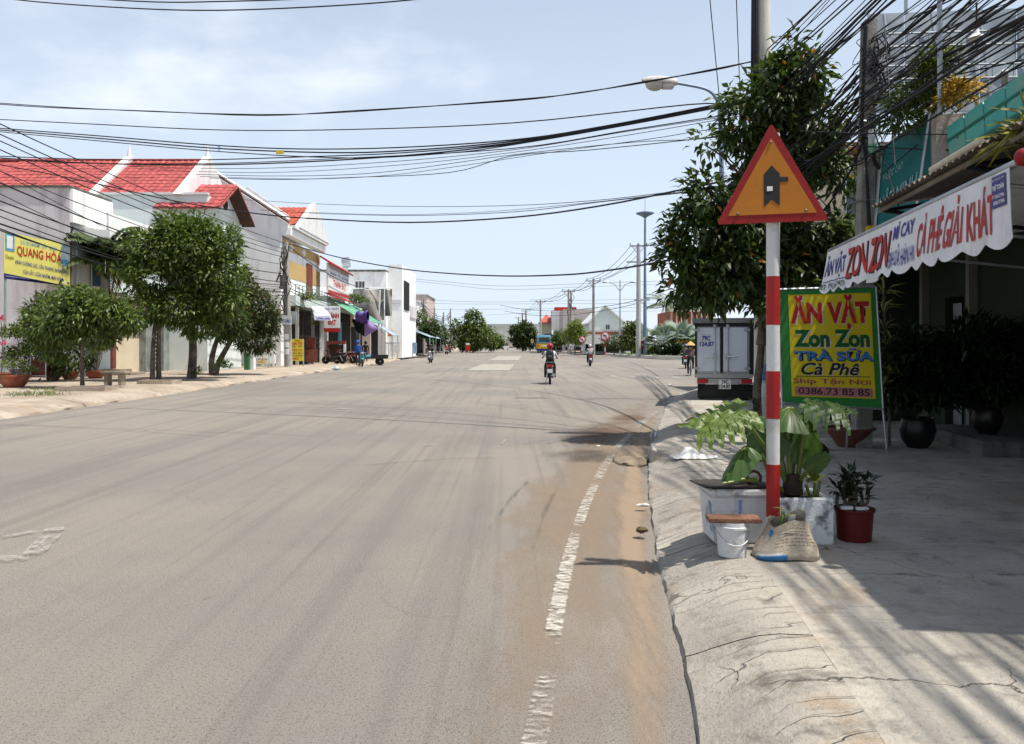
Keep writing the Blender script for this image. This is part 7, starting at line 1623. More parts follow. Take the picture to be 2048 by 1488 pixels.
for u0, v0, u1, v1, m in ((.02, .56, .155, .97, M_bs), (.045, .62, .13, .92, M_whiteprint), (.86, .48, .985, .97, mat('pale_picture', (.45, .6, .66), .6, .3, 3)), (.87, .50, .98, .62, M_bs)):
    mb = MB(); mb.slab(*[qpt(*q, u, v) + Vector((.005, -.012 - .004 * (m is M_whiteprint or v1 == .62), 0)) for u, v in ((u0, v0), (u1, v0), (u1, v1), (u0, v1))], .003); mb.build('sign_picture', m, s)
board('shop_board', 'yellow noodle-shop board leaning beside the concrete pole', (582, 678, 606, 722), 53.0, M_yellow, [('Quán', M_blackprint, .3, .88, .75, .97, 0), ('GIA TÔ', M_redprint, .06, .74, .92, .87, .04), ('Bún · Phở', M_blackprint, .08, .62, .95, .70, 0), ('BÒ KHO', M_redprint, .08, .46, .5, .58, .02), ('Hủ tiếu', M_blackprint, .55, .46, .95, .56, 0), ('cơm tấm', M_blackprint, .08, .32, .95, .42, 0), ('mì quảng', M_blackprint, .08, .2, .95, .3, 0), ('0905', M_redprint, .08, .05, .6, .15, .01)])
board('shop_board', 'maroon and grey signboard behind the white roadside board', (512, 688, 543, 708), 50.5, mat('grey_pink_sheet', (.35, .27, .27), .6, .1, 2), [('DỊCH VỤ TANG LỄ', M_redprint, .05, .62, .95, .92, .03), ('DŨNG DÀI', M_redprint, .06, .08, .94, .5, .05)])
board('shop_board', 'white roadside board with green and blue lettering', (508, 701, 536, 728), 48.5, M_whiteprint, [('NHẬN MAY VÁ', mat('green_letter', (.02, .2, .12), .6, .1), .06, .62, .94, .86, .03), ('ÁO QUẦN CÁC LOẠI', M_blueprint, .06, .26, .94, .5, .03)])
board('hanging_sign', 'small grey hanging sign with blue letters fixed left of the concrete pole', (553, 629, 583, 647, 3, 0), 50.6, mat('dull_white_sheet', (.48, .5, .5), .6, .1, 2), [('CỔNG RÀO', M_blueprint, .08, .2, .92, .82, .03)], post=False)
board('hanging_sign', 'small cream sign with red digits by the further concrete pole', (774, 662, 786, 673), 86, mat('cream_sheet', (.6, .48, .26), .6, .1, 2), [('ZIN', M_redprint, .15, .15, .85, .8, .05)], post=False)
board('hanging_sign', 'orange and cream picture sign high beneath the stair tower', (800, 613, 828, 636), 99, mat('orange_picture', (.55, .30, .10), .6, .5, 1.2, .3, 4), [('CƠM GÀ', M_redprint, .1, .1, .9, .4, .03)], post=False)
# ================================================================== left side: poles, street things
pc = Vector((P(577, 0, 51.5).x, 51.5, .2)); pl3 = T('power_pole', 'leaning grey concrete pole plastered with bills in front of the gable house', 'power pole', pc)
mb = MB(); pt = P(571, 484, 51.5); mb.tube([pc, pc.lerp(pt, .5), pt], [.27, .22, .17], 14); mb.build('pole_shaft', M_conc, pl3, smooth=True)
mb = MB()
for k in range(16):
    z = rnd.uniform(4.2, 8); c = Vector((pc.x - .1 + rnd.uniform(-.35, .3), 51.2, z)); mb.tube([c, c + Vector((rnd.uniform(-.3, .3), 0, -.5)), c + Vector((rnd.uniform(-.3, .3), 0, -1.2))], .03, 5)
mb.build('wire_tangle', M_cable, pl3)
B((pc.x - .45, 51.1, 5.2), (pc.x - .1, 51.3, 6.1), M_olddark, pl3, 'junction_box'); B((pc.x + .25, 51.1, 2.95), (pc.x + .6, 51.3, 3.75), M_steel, pl3, 'meter_box')
for z in (1.0, 1.45, 1.95): mb = MB(); mb.grid(lambda u, v: (pc.x - .01 + .268 * math.sin(-1 + 1.4 * u), 51.5 - .268 * math.cos(-1 + 1.4 * u), z + .36 * v), 6, 1); mb.build('handbill', M_whiteprint, pl3)
def far_pole(label, x, ytop, ybase, Y, r=.16, arm=0, zb=.2, m=None, group='far power poles'):
    b_ = Vector((P(x, 0, Y).x, Y, zb)); t = P(x, ytop, Y); s = T('power_pole', label, 'power pole', b_, group)
    mb = MB(); mb.tube([b_, t], [r * 1.2, r * .8], 8); mb.build('pole_shaft', m or M_conc, s, smooth=True)
    if arm:
        mb = MB(); mb.box((t.x - arm, Y - .06, t.z - .35), (t.x + arm, Y + .06, t.z - .2)); mb.tube([t + Vector((-arm * .7, 0, -.3)), t + Vector((0, 0, -1.3))], .04, 4)
        for k in (-1, 0, 1): mb.tube([t + Vector((k * arm * .92, 0, -.2)), t + Vector((k * arm * .92, 0, .15))], .07, 5)
        mb.build('crossarm', m or M_steel, s)
    else:
        mb = MB()
        for k in range(8): c = t + Vector((rnd.uniform(-.4, .3), -.1, -rnd.uniform(.3, 3))); mb.tube([c, c + Vector((rnd.uniform(-.5, .5), 0, -.7)), c + Vector((rnd.uniform(-.4, .4), 0, -1.6))], .04, 4)
        mb.build('wire_tangle', M_cable, s)
    return s
far_pole('mottled concrete pole by the net screen with white meter boxes', 768, 560, 715, 86, .22)
for x, yt, Y, lb in ((848, 598, 112, 'far pole standing by the light blue awning'), (869, 615, 128, 'far pole just right of the light blue awning'), (887, 624, 150, 'thin far pole left of the big tree'), (901, 617, 165, 'far pole touching the left edge of the big tree')): far_pole(lb, x, yt, 0, Y)
for k, (z0, z1) in enumerate(((7.0, 6.2), (6.6, 5.8), (6.2, 5.5))):
    cable(sagline((-13.7, 86, z0), (P(848, 0, 112).x, 112, z1 + 1), 1.0), .035, 'dark cable from the net-screen pole down the left side', 'cables along the left side of the street'); cable(sagline((P(848, 0, 112).x, 112, z1 + 1), (P(901, 0, 165).x, 165, z1 + 2), 1.2), .04, 'dark cable over the far left shops', 'cables along the left side of the street')
# purple cloth
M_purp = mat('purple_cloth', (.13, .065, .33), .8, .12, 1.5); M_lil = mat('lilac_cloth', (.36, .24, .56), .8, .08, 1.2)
pc_ = T('purple_cloth', 'big purple cloth sheet hung from a pole at the left kerb', 'cloth', P(725, 640, 63))
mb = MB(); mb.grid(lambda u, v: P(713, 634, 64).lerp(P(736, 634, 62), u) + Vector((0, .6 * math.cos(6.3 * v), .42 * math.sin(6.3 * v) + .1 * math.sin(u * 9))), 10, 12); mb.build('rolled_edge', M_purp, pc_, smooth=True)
mb = MB(); A = [P(730, 674, 62), P(757, 657, 61), P(738, 642, 62.5), P(729, 640, 63.2)]; mb.grid(lambda u, v: qpt(*A, u, v) + Vector((0, -.3 * math.sin(3.1 * u) * math.sin(3.1 * v), .12 * math.sin(u * 7 + v * 4) * u * (1 - u))), 14, 12); mb.build('lilac_sheet', M_lil, pc_, smooth=True)  # paler lilac part of the cloth
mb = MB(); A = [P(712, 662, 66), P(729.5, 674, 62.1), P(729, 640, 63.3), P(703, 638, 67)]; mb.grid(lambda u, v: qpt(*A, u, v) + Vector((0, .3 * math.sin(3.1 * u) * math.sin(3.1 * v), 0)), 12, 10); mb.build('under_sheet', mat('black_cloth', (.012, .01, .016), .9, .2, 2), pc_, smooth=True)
mb = MB(); mb.tube([P(757, 657, 61), Vector((P(770, 0, 61).x, 61, 2.4))], .02, 4); mb.build('tie_rope', M_cable, pc_)
# small street furniture on the left pavement
def boxes(name, label, cat, parts, loc):
    s = T(name, label, cat, loc)
    for nm, x0, y0, x1, y1, Y, d, m in parts: mb = MB(); px_box(mb, x0, y0, x1, y1, Y, d); mb.build(nm, m, s)
    return s
boxes('cabinet', 'red-brown wooden cabinet carcass behind the parked motorbikes', 'cabinet', [('cabinet_top', 653, 682, 690, 688, 63, .5, M_redwood), ('side_panel', 687, 688.1, 690, 722, 63, .5, M_white), ('side_panel', 653, 688.1, 656, 722, 63, .5, M_redwood), ('back_panel', 656.1, 690, 686.9, 722, 63.4, .05, M_darkwood)], P(670, 722, 63))
boxes('plywood_sheet', 'tan plywood sheet standing right of the parked motorbikes', 'board', [('sheet', 696, 703, 712.5, 727, 61, .05, M_ply)], P(704, 727, 61))
boxes('wooden_panel', 'tall red-brown wooden panels leaning in the dark shop mouth', 'panel', [('panel', 612, 675, 631, 700, 57, .08, M_redwood), ('panel', 609, 699, 634, 724, 56.6, .08, mat('brown_panel', (.16, .05, .03), .6, .2, 3))], P(620, 724, 57))
boxes('rubbish_bin', 'green metal bin standing beside white sacks', 'bin', [('bin_body', 488, 709, 497, 744, 45, .3, mat('bin_green', (.03, .13, .05), .6, .15, 3)), ('lid', 487, 707, 498, 709, 44.98, .34, M_darkgreenprint)], P(492, 744, 45))
boxes('white_cabinet', 'worn white cabinet beside the green bin', 'cabinet', [('cabinet_body', 498, 712, 507, 743, 45.3, .4, M_white), ('top', 497.5, 710, 507.5, 712, 45.28, .45, M_cream)], P(502, 743, 45.3))
boxes('white_crate', 'white foam crate beside the roadside board', 'crate', [('crate_body', 536, 706, 548, 727, 50, .4, M_white), ('lid', 535.5, 703, 548.5, 706, 49.98, .45, M_whiteclean)], P(540, 727, 50))
boxes('display_gate', 'row of white slatted gates outside the far welding shop', 'gate', [('frame', 770, 685, 801, 687, 84, .06, M_greywall)] + [('slat', 770 + 3.2 * k, 687.1, 771 + 3.2 * k, 713, 84, .05, M_white) for k in range(10)] + [('panel', 788, 690, 792.5, 706, 83.9, .04, M_whiteprint), ('panel', 794, 688, 799, 706, 83.9, .04, M_whiteprint)], P(785, 713, 84))
boxes('crate_stack', 'stack of blue crates at the left kerb', 'crate stack', [('crate', 806, 681, 825, 690, 96, 1, mat('blue_crate', (.04, .09, .30), .6, .2, 1.5, .2, 6)), ('crate', 808, 690.2, 823, 699, 96, 1, MATS['blue_crate']), ('crate', 822, 685, 832, 707, 95.5, .8, mat('slatted_blue', (.25, .38, .55), .6, .3, 1, .2, 5))], P(815, 707, 96))
boxes('concrete_post', 'pale concrete post at the end of the light blue awning', 'post', [('post', 845.5, 672, 848.5, 708, 113, .25, M_whiteclean)], P(846, 708, 113))
pr = T('parasol', 'bright green parasol above the far kerb traders', 'parasol', P(855, 700, 118)); c = P(857, 679, 118); mb = MB(); mb.lathe([(1.0, -.35), (.55, .1), (0, .3)], c, 8); mb.build('canopy', mat('green_parasol', (.05, .48, .12), .6, .1, 2), pr); mb = MB(); mb.tube([c, (c.x, c.y, .2)], .05, 5); mb.build('pole', M_steel, pr)
boxes('stall', 'red and white fenced stall at the end of the left kerb', 'stall', [('panel', 931, 690, 940, 702, 150, .1, M_red), ('panel', 932, 686, 939, 689.8, 150, .1, M_whiteprint)], P(935, 702, 150))
# benches, tree guards, steps
def bench(): 
    c = GL(230, 771); s = T('stone_bench', 'low stone bench on the pavement left of the cream wall', 'bench', c); B((c.x - .42, c.y - .2, .62), (c.x + .42, c.y + .2, .70), M_lpave, s, 'seat', .01)
    for k in (-1, 1): B((c.x + k * .24 - .06, c.y - .16, .2), (c.x + k * .24 + .06, c.y + .16, .618), M_lpave, s, 'leg')
bench()
for px, py, w, lb in ((165, 782, .75, 'concrete tree surround round the slim left tree'), (312, 768, .62, 'concrete tree surround at the twin-stemmed tree')):
    c = GL(px, py); s = T('tree_surround', lb, 'tree surround', c)
    for lo, hi in (((-w, -.45), (w, -.36)), ((-w, .36), (w, .45)), ((-w, -.359), (-w + .09, .359)), ((w - .09, -.359), (w, .359))): B((c.x + lo[0], c.y + lo[1] + .3, .19), (c.x + hi[0], c.y + hi[1] + .3, .33), M_lpave, s, 'kerb')
c = GL(198, 762); sp_ = T('stone_step', 'low stone steps before the cream wall door', 'steps', (c.x - 3, 37, .2)); B((-19.0, 36.9, .19), (-17.6, 38.4, .32), M_lpave, sp_, 'step'); B((-19.0, 37.1, .321), (-18.2, 38.3, .46), M_lpave, sp_, 'step')
boxes('barred_frame', 'thin grey pipe frame standing among the potted plants', 'frame', [('upright', 60, 653, 61.2, 757, 30, .04, M_steel), ('upright', 90.5, 653, 91.7, 757, 30, .04, M_steel), ('rail', 61.3, 653, 90.4, 654.5, 30, .04, M_steel), ('rail', 61.3, 751, 90.4, 752.5, 30, .04, M_steel)], P(75, 757, 30))
boxes('tiled_planter', 'dark red box planter behind the pipe frame', 'planter', [('planter_wall', 62, 722, 90, 755, 30.3, .5, mat('maroon_tile', (.12, .03, .025), .5, .15, 4)), ('rim', 61, 719, 91, 722, 30.25, .6, M_terra)], P(76, 755, 30.3))
# potted plants
def potplant(label, px, py, Y, r, h, cl, lm, seed, plabel, m=None, stems=True):
    c = Vector((P(px, 0, Y).x, Y, .2)); pot('plant_pot', plabel, c, r, h, m or M_terra)
    cs = [(P(x, y, Y), rr, n, L_, W_, .35) for x, y, rr, n, L_, W_ in cl]
    tuft('potted_plant', label, 'plant', c + Vector((0, 0, h * .9)), cs, lm, seed, stems=[[c + Vector((0, 0, h * .85)), c.lerp(k[0], .5) + Vector((.06, 0, .1)), k[0]] for k in cs[:3]])
potplant('yellow-green bush in the wide bowl at the left picture edge', 28, 786, 26.5, .50, .42, [(25, 735, (.55, .45, .28), 330, .13, .06), (60, 745, (.3, .3, .2), 120, .13, .06)], M_leaflight, 31, 'wide worn terracotta bowl at the left picture edge')
potplant('dense round dark green shrub behind the wide bowl', 40, 765, 30, .35, .5, [(35, 675, (.85, .6, .5), 900, .15, .07), (50, 710, (.6, .5, .4), 400, .15, .07), (20, 720, (.4, .4, .5), 300, .15, .07)], M_leaf, 32, 'dark pot hidden below the round shrub', M_olddark)
potplant('pink bougainvillea sprays at the far left edge', 2, 770, 29, .3, .4, [(2, 640, (.16, .15, .12), 50, .1, .07), (6, 690, (.2, .2, .15), 60, .1, .07)], leaf_mat('bougainvillea_pink', (.42, .03, .13), (.60, .10, .25)), 33, 'small pot below the pink bougainvillea')
potplant('bonsai with yellow-green pads and a twisted pale trunk', 191, 752, 33.5, .42, .34, [(195, 655, (.5, .4, .35), 380, .12, .06), (175, 690, (.35, .3, .25), 200, .12, .06), (205, 700, (.3, .3, .2), 150, .12, .06), (180, 725, (.3, .3, .15), 120, .12, .06)], M_leaflight, 34, 'large red terracotta bonsai pot on a stone base')
potplant('spiky small plant in the pot below the sign post', 140, 754, 32.5, .36, .34, [(140, 732, (.2, .2, .12), 60, .22, .04)], M_leafdark, 35, 'red terracotta pot below the right sign post')
potplant('sparse seedling in the pale clay pot', 108, 757, 32, .30, .30, [(106, 742, (.1, .1, .08), 24, .12, .04)], M_leafdark, 36, 'pale clay pot left of the sign post')
c = Vector((P(191, 0, 33.5).x, 33.2, .2))
# grass tufts at the verge
rs = np.random.default_rng(9); V = []; n_ = 700
ps = np.array([[*(GL(x, y))] for x, y in ((85, 786), (100, 780), (120, 778), (70, 790), (50, 792))]); pp2 = ps[rs.integers(0, 5, n_)] + np.stack([rs.normal(0, .5, n_), rs.normal(0, .25, n_), np.zeros(n_)], 1); pp2[:, 2] = .19
dd = np.stack([rs.normal(0, .5, n_), rs.normal(0, .5, n_), np.ones(n_)], 1); Vv, Ff = leaves_np(pp2, dd, np.tile([1., 0, 0], (n_, 1)), .10 * (0.5 + rs.random(n_)), np.full(n_, .02))
mesh_np('grass', Vv, Ff, M_leaf)['kind'] = 'stuff'
# ================================================================== left trees
def TL(px, py, Y, r): return (P(px, py, Y), r)
def tbase(px, Y): return Vector((P(px, 0, Y).x, Y, .2))
b0 = tbase(165, 26.2)
tree('slim_tree', 'slim young tree with a spreading low crown before the metalworks sign post', 'tree', b0, [TL(170, 622, 26.2, (.9, .7, .6)), TL(125, 650, 26.2, (.65, .6, .45)), TL(220, 625, 26.2, (.65, .6, .45)), TL(95, 625, 26.6, (.5, .5, .4)), TL(255, 640, 26.2, (.4, .4, .3)), TL(150, 595, 26.2, (.6, .5, .3)), TL(190, 670, 26.2, (.6, .5, .35)), TL(75, 650, 26.6, (.45, .4, .4)), TL(110, 690, 26.4, (.5, .4, .4))], 760, 9, .20, .08, M_leaf, M_bark, [[b0, P(164, 720, 26.2), P(167, 650, 26.2), P(168, 625, 26.2)]], seed=41, trunk_r=.07, spread=.45, hang=.5, droop=.4)
b0 = tbase(110, 31)
tree('bushy_tree', 'dark bushy tree behind the metalworks sign posts', 'tree', b0, [TL(110, 640, 31, (1.1, .9, 1.1)), TL(90, 700, 31, (.8, .7, .9)), TL(140, 700, 31, (.9, .7, .9)), TL(75, 640, 31, (.5, .5, .6)), TL(130, 600, 31, (.6, .5, .5))], 620, 8, .20, .08, M_leafdark, M_bark, [[b0, P(108, 700, 31), P(110, 640, 31)]], seed=42, trunk_r=.10, spread=.4, hang=.3, gap=.25)
b1, b2 = tbase(305, 31.0), tbase(318, 31.2)
lob = [TL(370, 500, 31.5, (1.6, 1.3, 1.0)), TL(320, 550, 31.2, (1.2, 1.1, .9)), TL(430, 540, 31.5, (1.1, 1.0, .9)), TL(390, 470, 31.5, (1.0, .9, .7)), TL(300, 500, 31.2, (.8, .8, .7)), TL(450, 490, 31.5, (.6, .7, .6)), TL(290, 610, 31, (.9, .8, .6)), TL(360, 610, 31.3, (1.1, 1.0, .7)), TL(440, 600, 31.5, (.9, .8, .7)), TL(350, 455, 31.5, (.7, .7, .5)), TL(400, 650, 31.5, (.7, .7, .4))]
tree('round_tree', 'big round-crowned green street tree on twin stems, tallest on the left', 'tree', b1, lob, 1900, 9, .23, .09, M_leaf, M_bark, [[b1, P(306, 700, 31), P(312, 640, 31.1), P(330, 580, 31.2)], [b2, P(317, 700, 31.2), P(322, 630, 31.2), P(350, 560, 31.3)]], seed=43, trunk_r=.10, spread=.5, hang=.35, gap=.22, gscale=.8)
b0 = tbase(383, 33.5)
tree('thick_stemmed_tree', 'leaning thick-stemmed tree just right of the twin-stemmed one', 'tree', b0, [TL(400, 560, 33.8, (1.1, 1, 1.0)), TL(430, 620, 33.8, (1.0, .9, .8)), TL(460, 650, 34, (.8, .7, .5))], 620, 9, .22, .085, M_leafdark, M_bark, [[b0, P(386, 700, 33.5), P(384, 640, 33.6), P(395, 590, 33.7)]], seed=44, trunk_r=.19, spread=.45, hang=.3, gap=.25)
b0 = tbase(425, 37.5)
tree('dusky_tree', 'dusky lower tree with reddish sprays next to the concrete pole', 'tree', b0, [TL(500, 620, 38, (1.3, 1.1, 1.0)), TL(460, 640, 38, (1.1, 1, .9)), TL(530, 640, 38.3, (.7, .7, .7)), TL(480, 570, 38, (.7, .8, .7)), TL(510, 680, 38, (.9, .8, .5)), TL(440, 600, 38, (.8, .8, .8))], 1000, 9, .22, .085, leaf_mat('leaf_dusky', (.022, .045, .013), (.075, .095, .025), odd=((.16, .07, .03), .90)), M_bark, [[b0, P(424, 715, 37.6), P(440, 660, 37.8)], [b0 + Vector((.1, 0, 0)), P(440, 720, 37.8), P(480, 650, 38)]], seed=45, trunk_r=.17, spread=.45, hang=.35, gap=.28)
tuft('low_shrub', 'leafy shrub at the foot of the dusky tree', 'shrub', tbase(445, 36.5), [(P(447, 735, 36.5), (.45, .4, .35), 260, .16, .07, .3)], M_leafdark, 46)
tuft('low_shrub', 'small shrub tight against the thick leaning stem', 'shrub', tbase(397, 33.2), [(P(396, 748, 33.2), (.18, .2, .3), 120, .14, .06, .3)], M_leaf, 47)
tuft('low_shrub', 'dry small bush in front of the white roadside board', 'shrub', tbase(524, 48), [(P(523, 728, 48), (.3, .3, .3), 120, .16, .05, .3)], M_leafgold, 48)
# climber on the gable house and greenery over the furniture shop
tuft('climber', 'yellow-green climber draped under the balcony of the gable house', 'climber', P(610, 620, 56), [(P(612, 600, 56), (1.1, .6, .45), 420, .2, .09, .4), (P(595, 620, 56), (.6, .5, .6), 200, .2, .09, .4), (P(628, 650, 57), (.5, .4, .7), 110, .2, .09, .5)], M_leaf, 49, stems=[[tbase(604, 56), P(606, 660, 56), P(610, 610, 56)]])
tuft('climber', 'bright climber over the green awning of the furniture shop', 'climber', P(715, 610, 74), [(P(715, 605, 74), (1.3, .6, .7), 420, .28, .12, .4), (P(700, 595, 74), (1.2, .6, .3), 220, .26, .1, .4)], M_leaf, 50, stems=[[tbase(712, 74), P(712, 660, 74), P(715, 615, 74)]])
# fan palm between the houses
def palm(name, label, base, top, nf, Lf, m, seed, dead=0, wl=.7, r=.14, lw=.05, droop=.55, n_l=26):
    rs = np.random.default_rng(seed); s = T(name, label, 'palm tree', base); pts = bez([base, Vector(base).lerp(top, .5) + Vector((.12, 0, 0)), top], 10)
    mb = MB(); mb.tube(pts, [r * (1.25 - .35 * i / (len(pts) - 1)) * (1 + .06 * (i % 2)) for i in range(len(pts))], 10); mb.build('trunk', M_conc, s, smooth=True)
    for k in range(nf):
        az = 2 * math.pi * k / nf * 2.4 + rs.normal() * .2; el = R(75) - R(95) * (k / nf) + rs.normal() * .1
        h = Vector((math.cos(az), math.sin(az), 0)); pp = []; p = Vector(top); e = el
        for i in range(9): pp.append(p.copy()); p = p + (h * math.cos(e) + ZV * math.sin(e)) * (Lf / 8); e -= droop * (.10 + .06 * i)
        P_ = []; D_ = []; Lh = []
        for j in range(n_l):
            t = .12 + .88 * j / (n_l - 1); i = min(7, int(t * 8)); q = pp[i].lerp(pp[i + 1], t * 8 - i); d = (pp[i + 1] - pp[i]).normalized(); sd = d.cross(ZV).normalized() if abs(d.z) < .98 else Vector((1, 0, 0))
            for sg in (-1, 1): P_.append(q); D_.append(d * .55 + sd * sg * .9 - ZV * (.12 + .25 * rs.random())); Lh.append(wl * Lf * .32 * (math.sin(math.pi * (.15 + .8 * t)) + .15))
        Vv, Ff = leaves_np(np.array(P_), np.array(D_), np.tile([0, 0, 1.], (len(P_), 1)), np.array(Lh), np.full(len(P_), lw), droop=.3)
        f = mesh_np('frond', Vv, Ff, m if k < nf - dead else M_leafgold, s); mb = MB(); mb.tube(pp, [.03 - .022 * i / 8 for i in range(9)], 5); mb.build('midrib', M_stalk, f)
palm('palm_tree', 'short bushy palm standing right of the yellow metalworks sign', tbase(185, 36), P(212, 522, 36), 30, 2.3, leaf_mat('leaf_areca', (.012, .032, .008), (.10, .15, .03)), 51, 4, .9, .16, .17, .6, 34)
# ================================================================== the roundabout island and what stands beyond it
isl = [(14.9, 175), (14.6, 140), (14.5, 118), (14.9, 104), (16.2, 95), (18.6, 90), (22, 88.4), (30, 88), (75, 88)]
ip = bez([Vector((x, y, 0)) for x, y in isl], 64)
mb = MB(); V = []; F = []
for i, p in enumerate(ip):
    d = (ip[min(i+1, len(ip)-1)] - ip[max(i-1, 0)]).normalized(); n_ = Vector((-d.y, d.x, 0))
    for o_, z in ((0, -.02), (0.02, .34), (.25, .36), (.35, .36), (.36, .25)): q = p + n_ * o_; V.append((q.x, q.y, z))
for i in range(len(ip) - 1):
    for j in range(4): a = i * 5 + j; F.append((a, a + 1, a + 6, a + 5))
mb.add(V, F); isk = structure(mb.build('island_kerb', mat('island_kerb_paint', (.62, .61, .57), .8, .1, .6, .05, 8, dirt=(.3, .28, .24), dirt_amt=.5, dscale=.5)))
mb = MB(); mb.add([(p.x, p.y, .25) for p in ip] + [(75, 175, .25)], [tuple(range(len(ip) + 1))]); structure(mb.build('island_ground', mat('lawn_earth', (.09, .12, .04), .95, .3, .8, .2, 6)))
def hedge(label, x0, y0, x1, y1, h, w, m, seed, n=2600, wave=0):
    rs = np.random.default_rng(seed); t = rs.random(n); sd = rs.normal(0, w * .5, n); z = .3 + h * rs.random(n) ** .6 * (1 + (wave * np.sin(t * 44) if wave else 0))
    pos = np.stack([x0 + (x1 - x0) * t + sd * .3, y0 + (y1 - y0) * t + sd, z], 1); d = rs.normal(size=(n, 3)); d[:, 2] = np.abs(d[:, 2])
    V, F = leaves_np(pos, d, np.tile([0, 0, 1.], (n, 1)) + rs.normal(size=(n, 3)) * .4, np.full(n, .42), np.full(n, .24)); c = Vector(((x0 + x1) / 2, (y0 + y1) / 2, .25))
    g = T('hedge', label, 'hedge', c); mesh_np('foliage', V, F, m, g); return g
hedge('bright scalloped low hedge at the left of the roundabout', 16.4, 110, 20, 92.2, 1.1, .7, leaf_mat('hedge_bright', (.05, .11, .015), (.16, .22, .03)), 61, 2600, .3)
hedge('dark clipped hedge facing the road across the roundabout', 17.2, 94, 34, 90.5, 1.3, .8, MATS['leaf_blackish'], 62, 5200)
hedge('green hedge behind the dark clipped hedge', 19, 98, 34, 96, 1.9, 1.0, M_leaf, 63, 2600)
far_pole('thick pale pole with two crossarms standing on the roundabout', 1277, 488, 0, 98, .28, 1.1, .3, mat('pale_far_concrete', (.45, .46, .44), .8, .08, 1))
mb = MB(); t = P(1279, 524, 98); mb.box((t.x - 1.6, 97.9, t.z - .1), (t.x + .5, 98.1, t.z + .1)); t2 = P(1280, 600, 98); mb.box((t2.x - .7, 97.9, t2.z - .1), (t2.x + 1.2, 98.1, t2.z + .1)); tag(mb.build('crossarm', M_steel, loc=t), 'lower steel brackets clamped to the thick pale pole', 'bracket')
hm = T('high_mast', 'tall blue-grey mast with a saucer lamp and spike on the roundabout', 'lamp mast', Vector((P(1290, 0, 102).x, 102, .3))); t = P(1290, 422, 102)
mb = MB(); mb.tube([Vector((t.x, 102, .3)), t], [.26, .12], 10); mb.tube([t, t + ZV * 1.6], .03, 4); mb.build('mast', M_blued, hm)
mb = MB(); mb.lathe([(.1, -.6), (.5, -.35), (1.15, -.05), (1.15, .05), (.5, .22), (.15, .3), (0, .5)], t - ZV * .3, 18); mb.build('lamp_ring', M_blued, hm, smooth=True)
def twin_lamp(label, x, ytop, Y, w, name='street_lamp'):
    t = P(x, ytop, Y); s = T(name, label, 'street lamp', (t.x, Y, .2)); mb = MB(); mb.tube([Vector((t.x, Y, .2)), t], [.14, .07], 8)
    for k in (-1, 1): mb.tube([t - ZV * 1.6, t + Vector((k * w * .45, 0, -.6)), t + Vector((k * w, 0, -.3))], .05, 5)
    mb.build('lamp_pole', M_steel, s)
    for k in (-1, 1): mb = MB(); mb.ball(t + Vector((k * w * 1.15, 0, -.3)), (.6, .2, .12), 10, 6); mb.build('lamp_head', M_steel, s, smooth=True)
twin_lamp('double-armed street lamp before the pale gable house', 1240, 560, 112, 1.7)
far_pole('slim pole with a crossarm left of the pale gable house', 1187, 558, 0, 112, .2, 1.0, .2)
far_pole('left stem of the twin crossarm pole behind the red helmet', 1137, 580, 0, 135, .18, 1.1, .1); far_pole('bare right stem of the twin crossarm pole', 1142, 582, 0, 135, .18, 0, .1)
far_pole('crossarm pole by the red-roofed house', 1081, 601, 0, 165, .2, 1.0, .1)
far_pole('third far crossarm pole above the right tree', 1052, 620, 0, 230, .3, 1.3, .1); far_pole('second far crossarm pole above the right tree', 1045, 626, 0, 270, .3, 1.4, .1); far_pole('most distant crossarm pole above the right tree', 1037, 634, 0, 300, .3, 1.6, .1)
for k, (a, b_) in enumerate((((1052, 618, 230), (1081, 603, 165)), ((1081, 603, 165), (1137, 580, 135)), ((1137, 580, 135), (1187, 560, 112)), ((1187, 560, 112), (1277, 492, 98)), ((1277, 492, 98), (1440, 420, 50)))):
    for d in (-.9, 0, .9): A = P(*a) + Vector((d, 0, .1)); C_ = P(*b_) + Vector((d, 0, .1)); cable(sagline(A, C_, .8, 8), .03, 'thin far wire strung between the crossarm poles on the right', 'wires between the far crossarm poles')
for k, (a, b_) in enumerate((((1277, 526, 98), (1060, 600, 200)), ((1279, 600, 98), (1000, 610, 150)), ((1279, 606, 98), (1010, 622, 150)), ((1279, 600, 98), (1400, 560, 40)))): cable(sagline(P(*a), P(*b_), 1.2, 8), .035, 'thin far wire slanting off the thick pale pole', 'wires between the far crossarm poles')
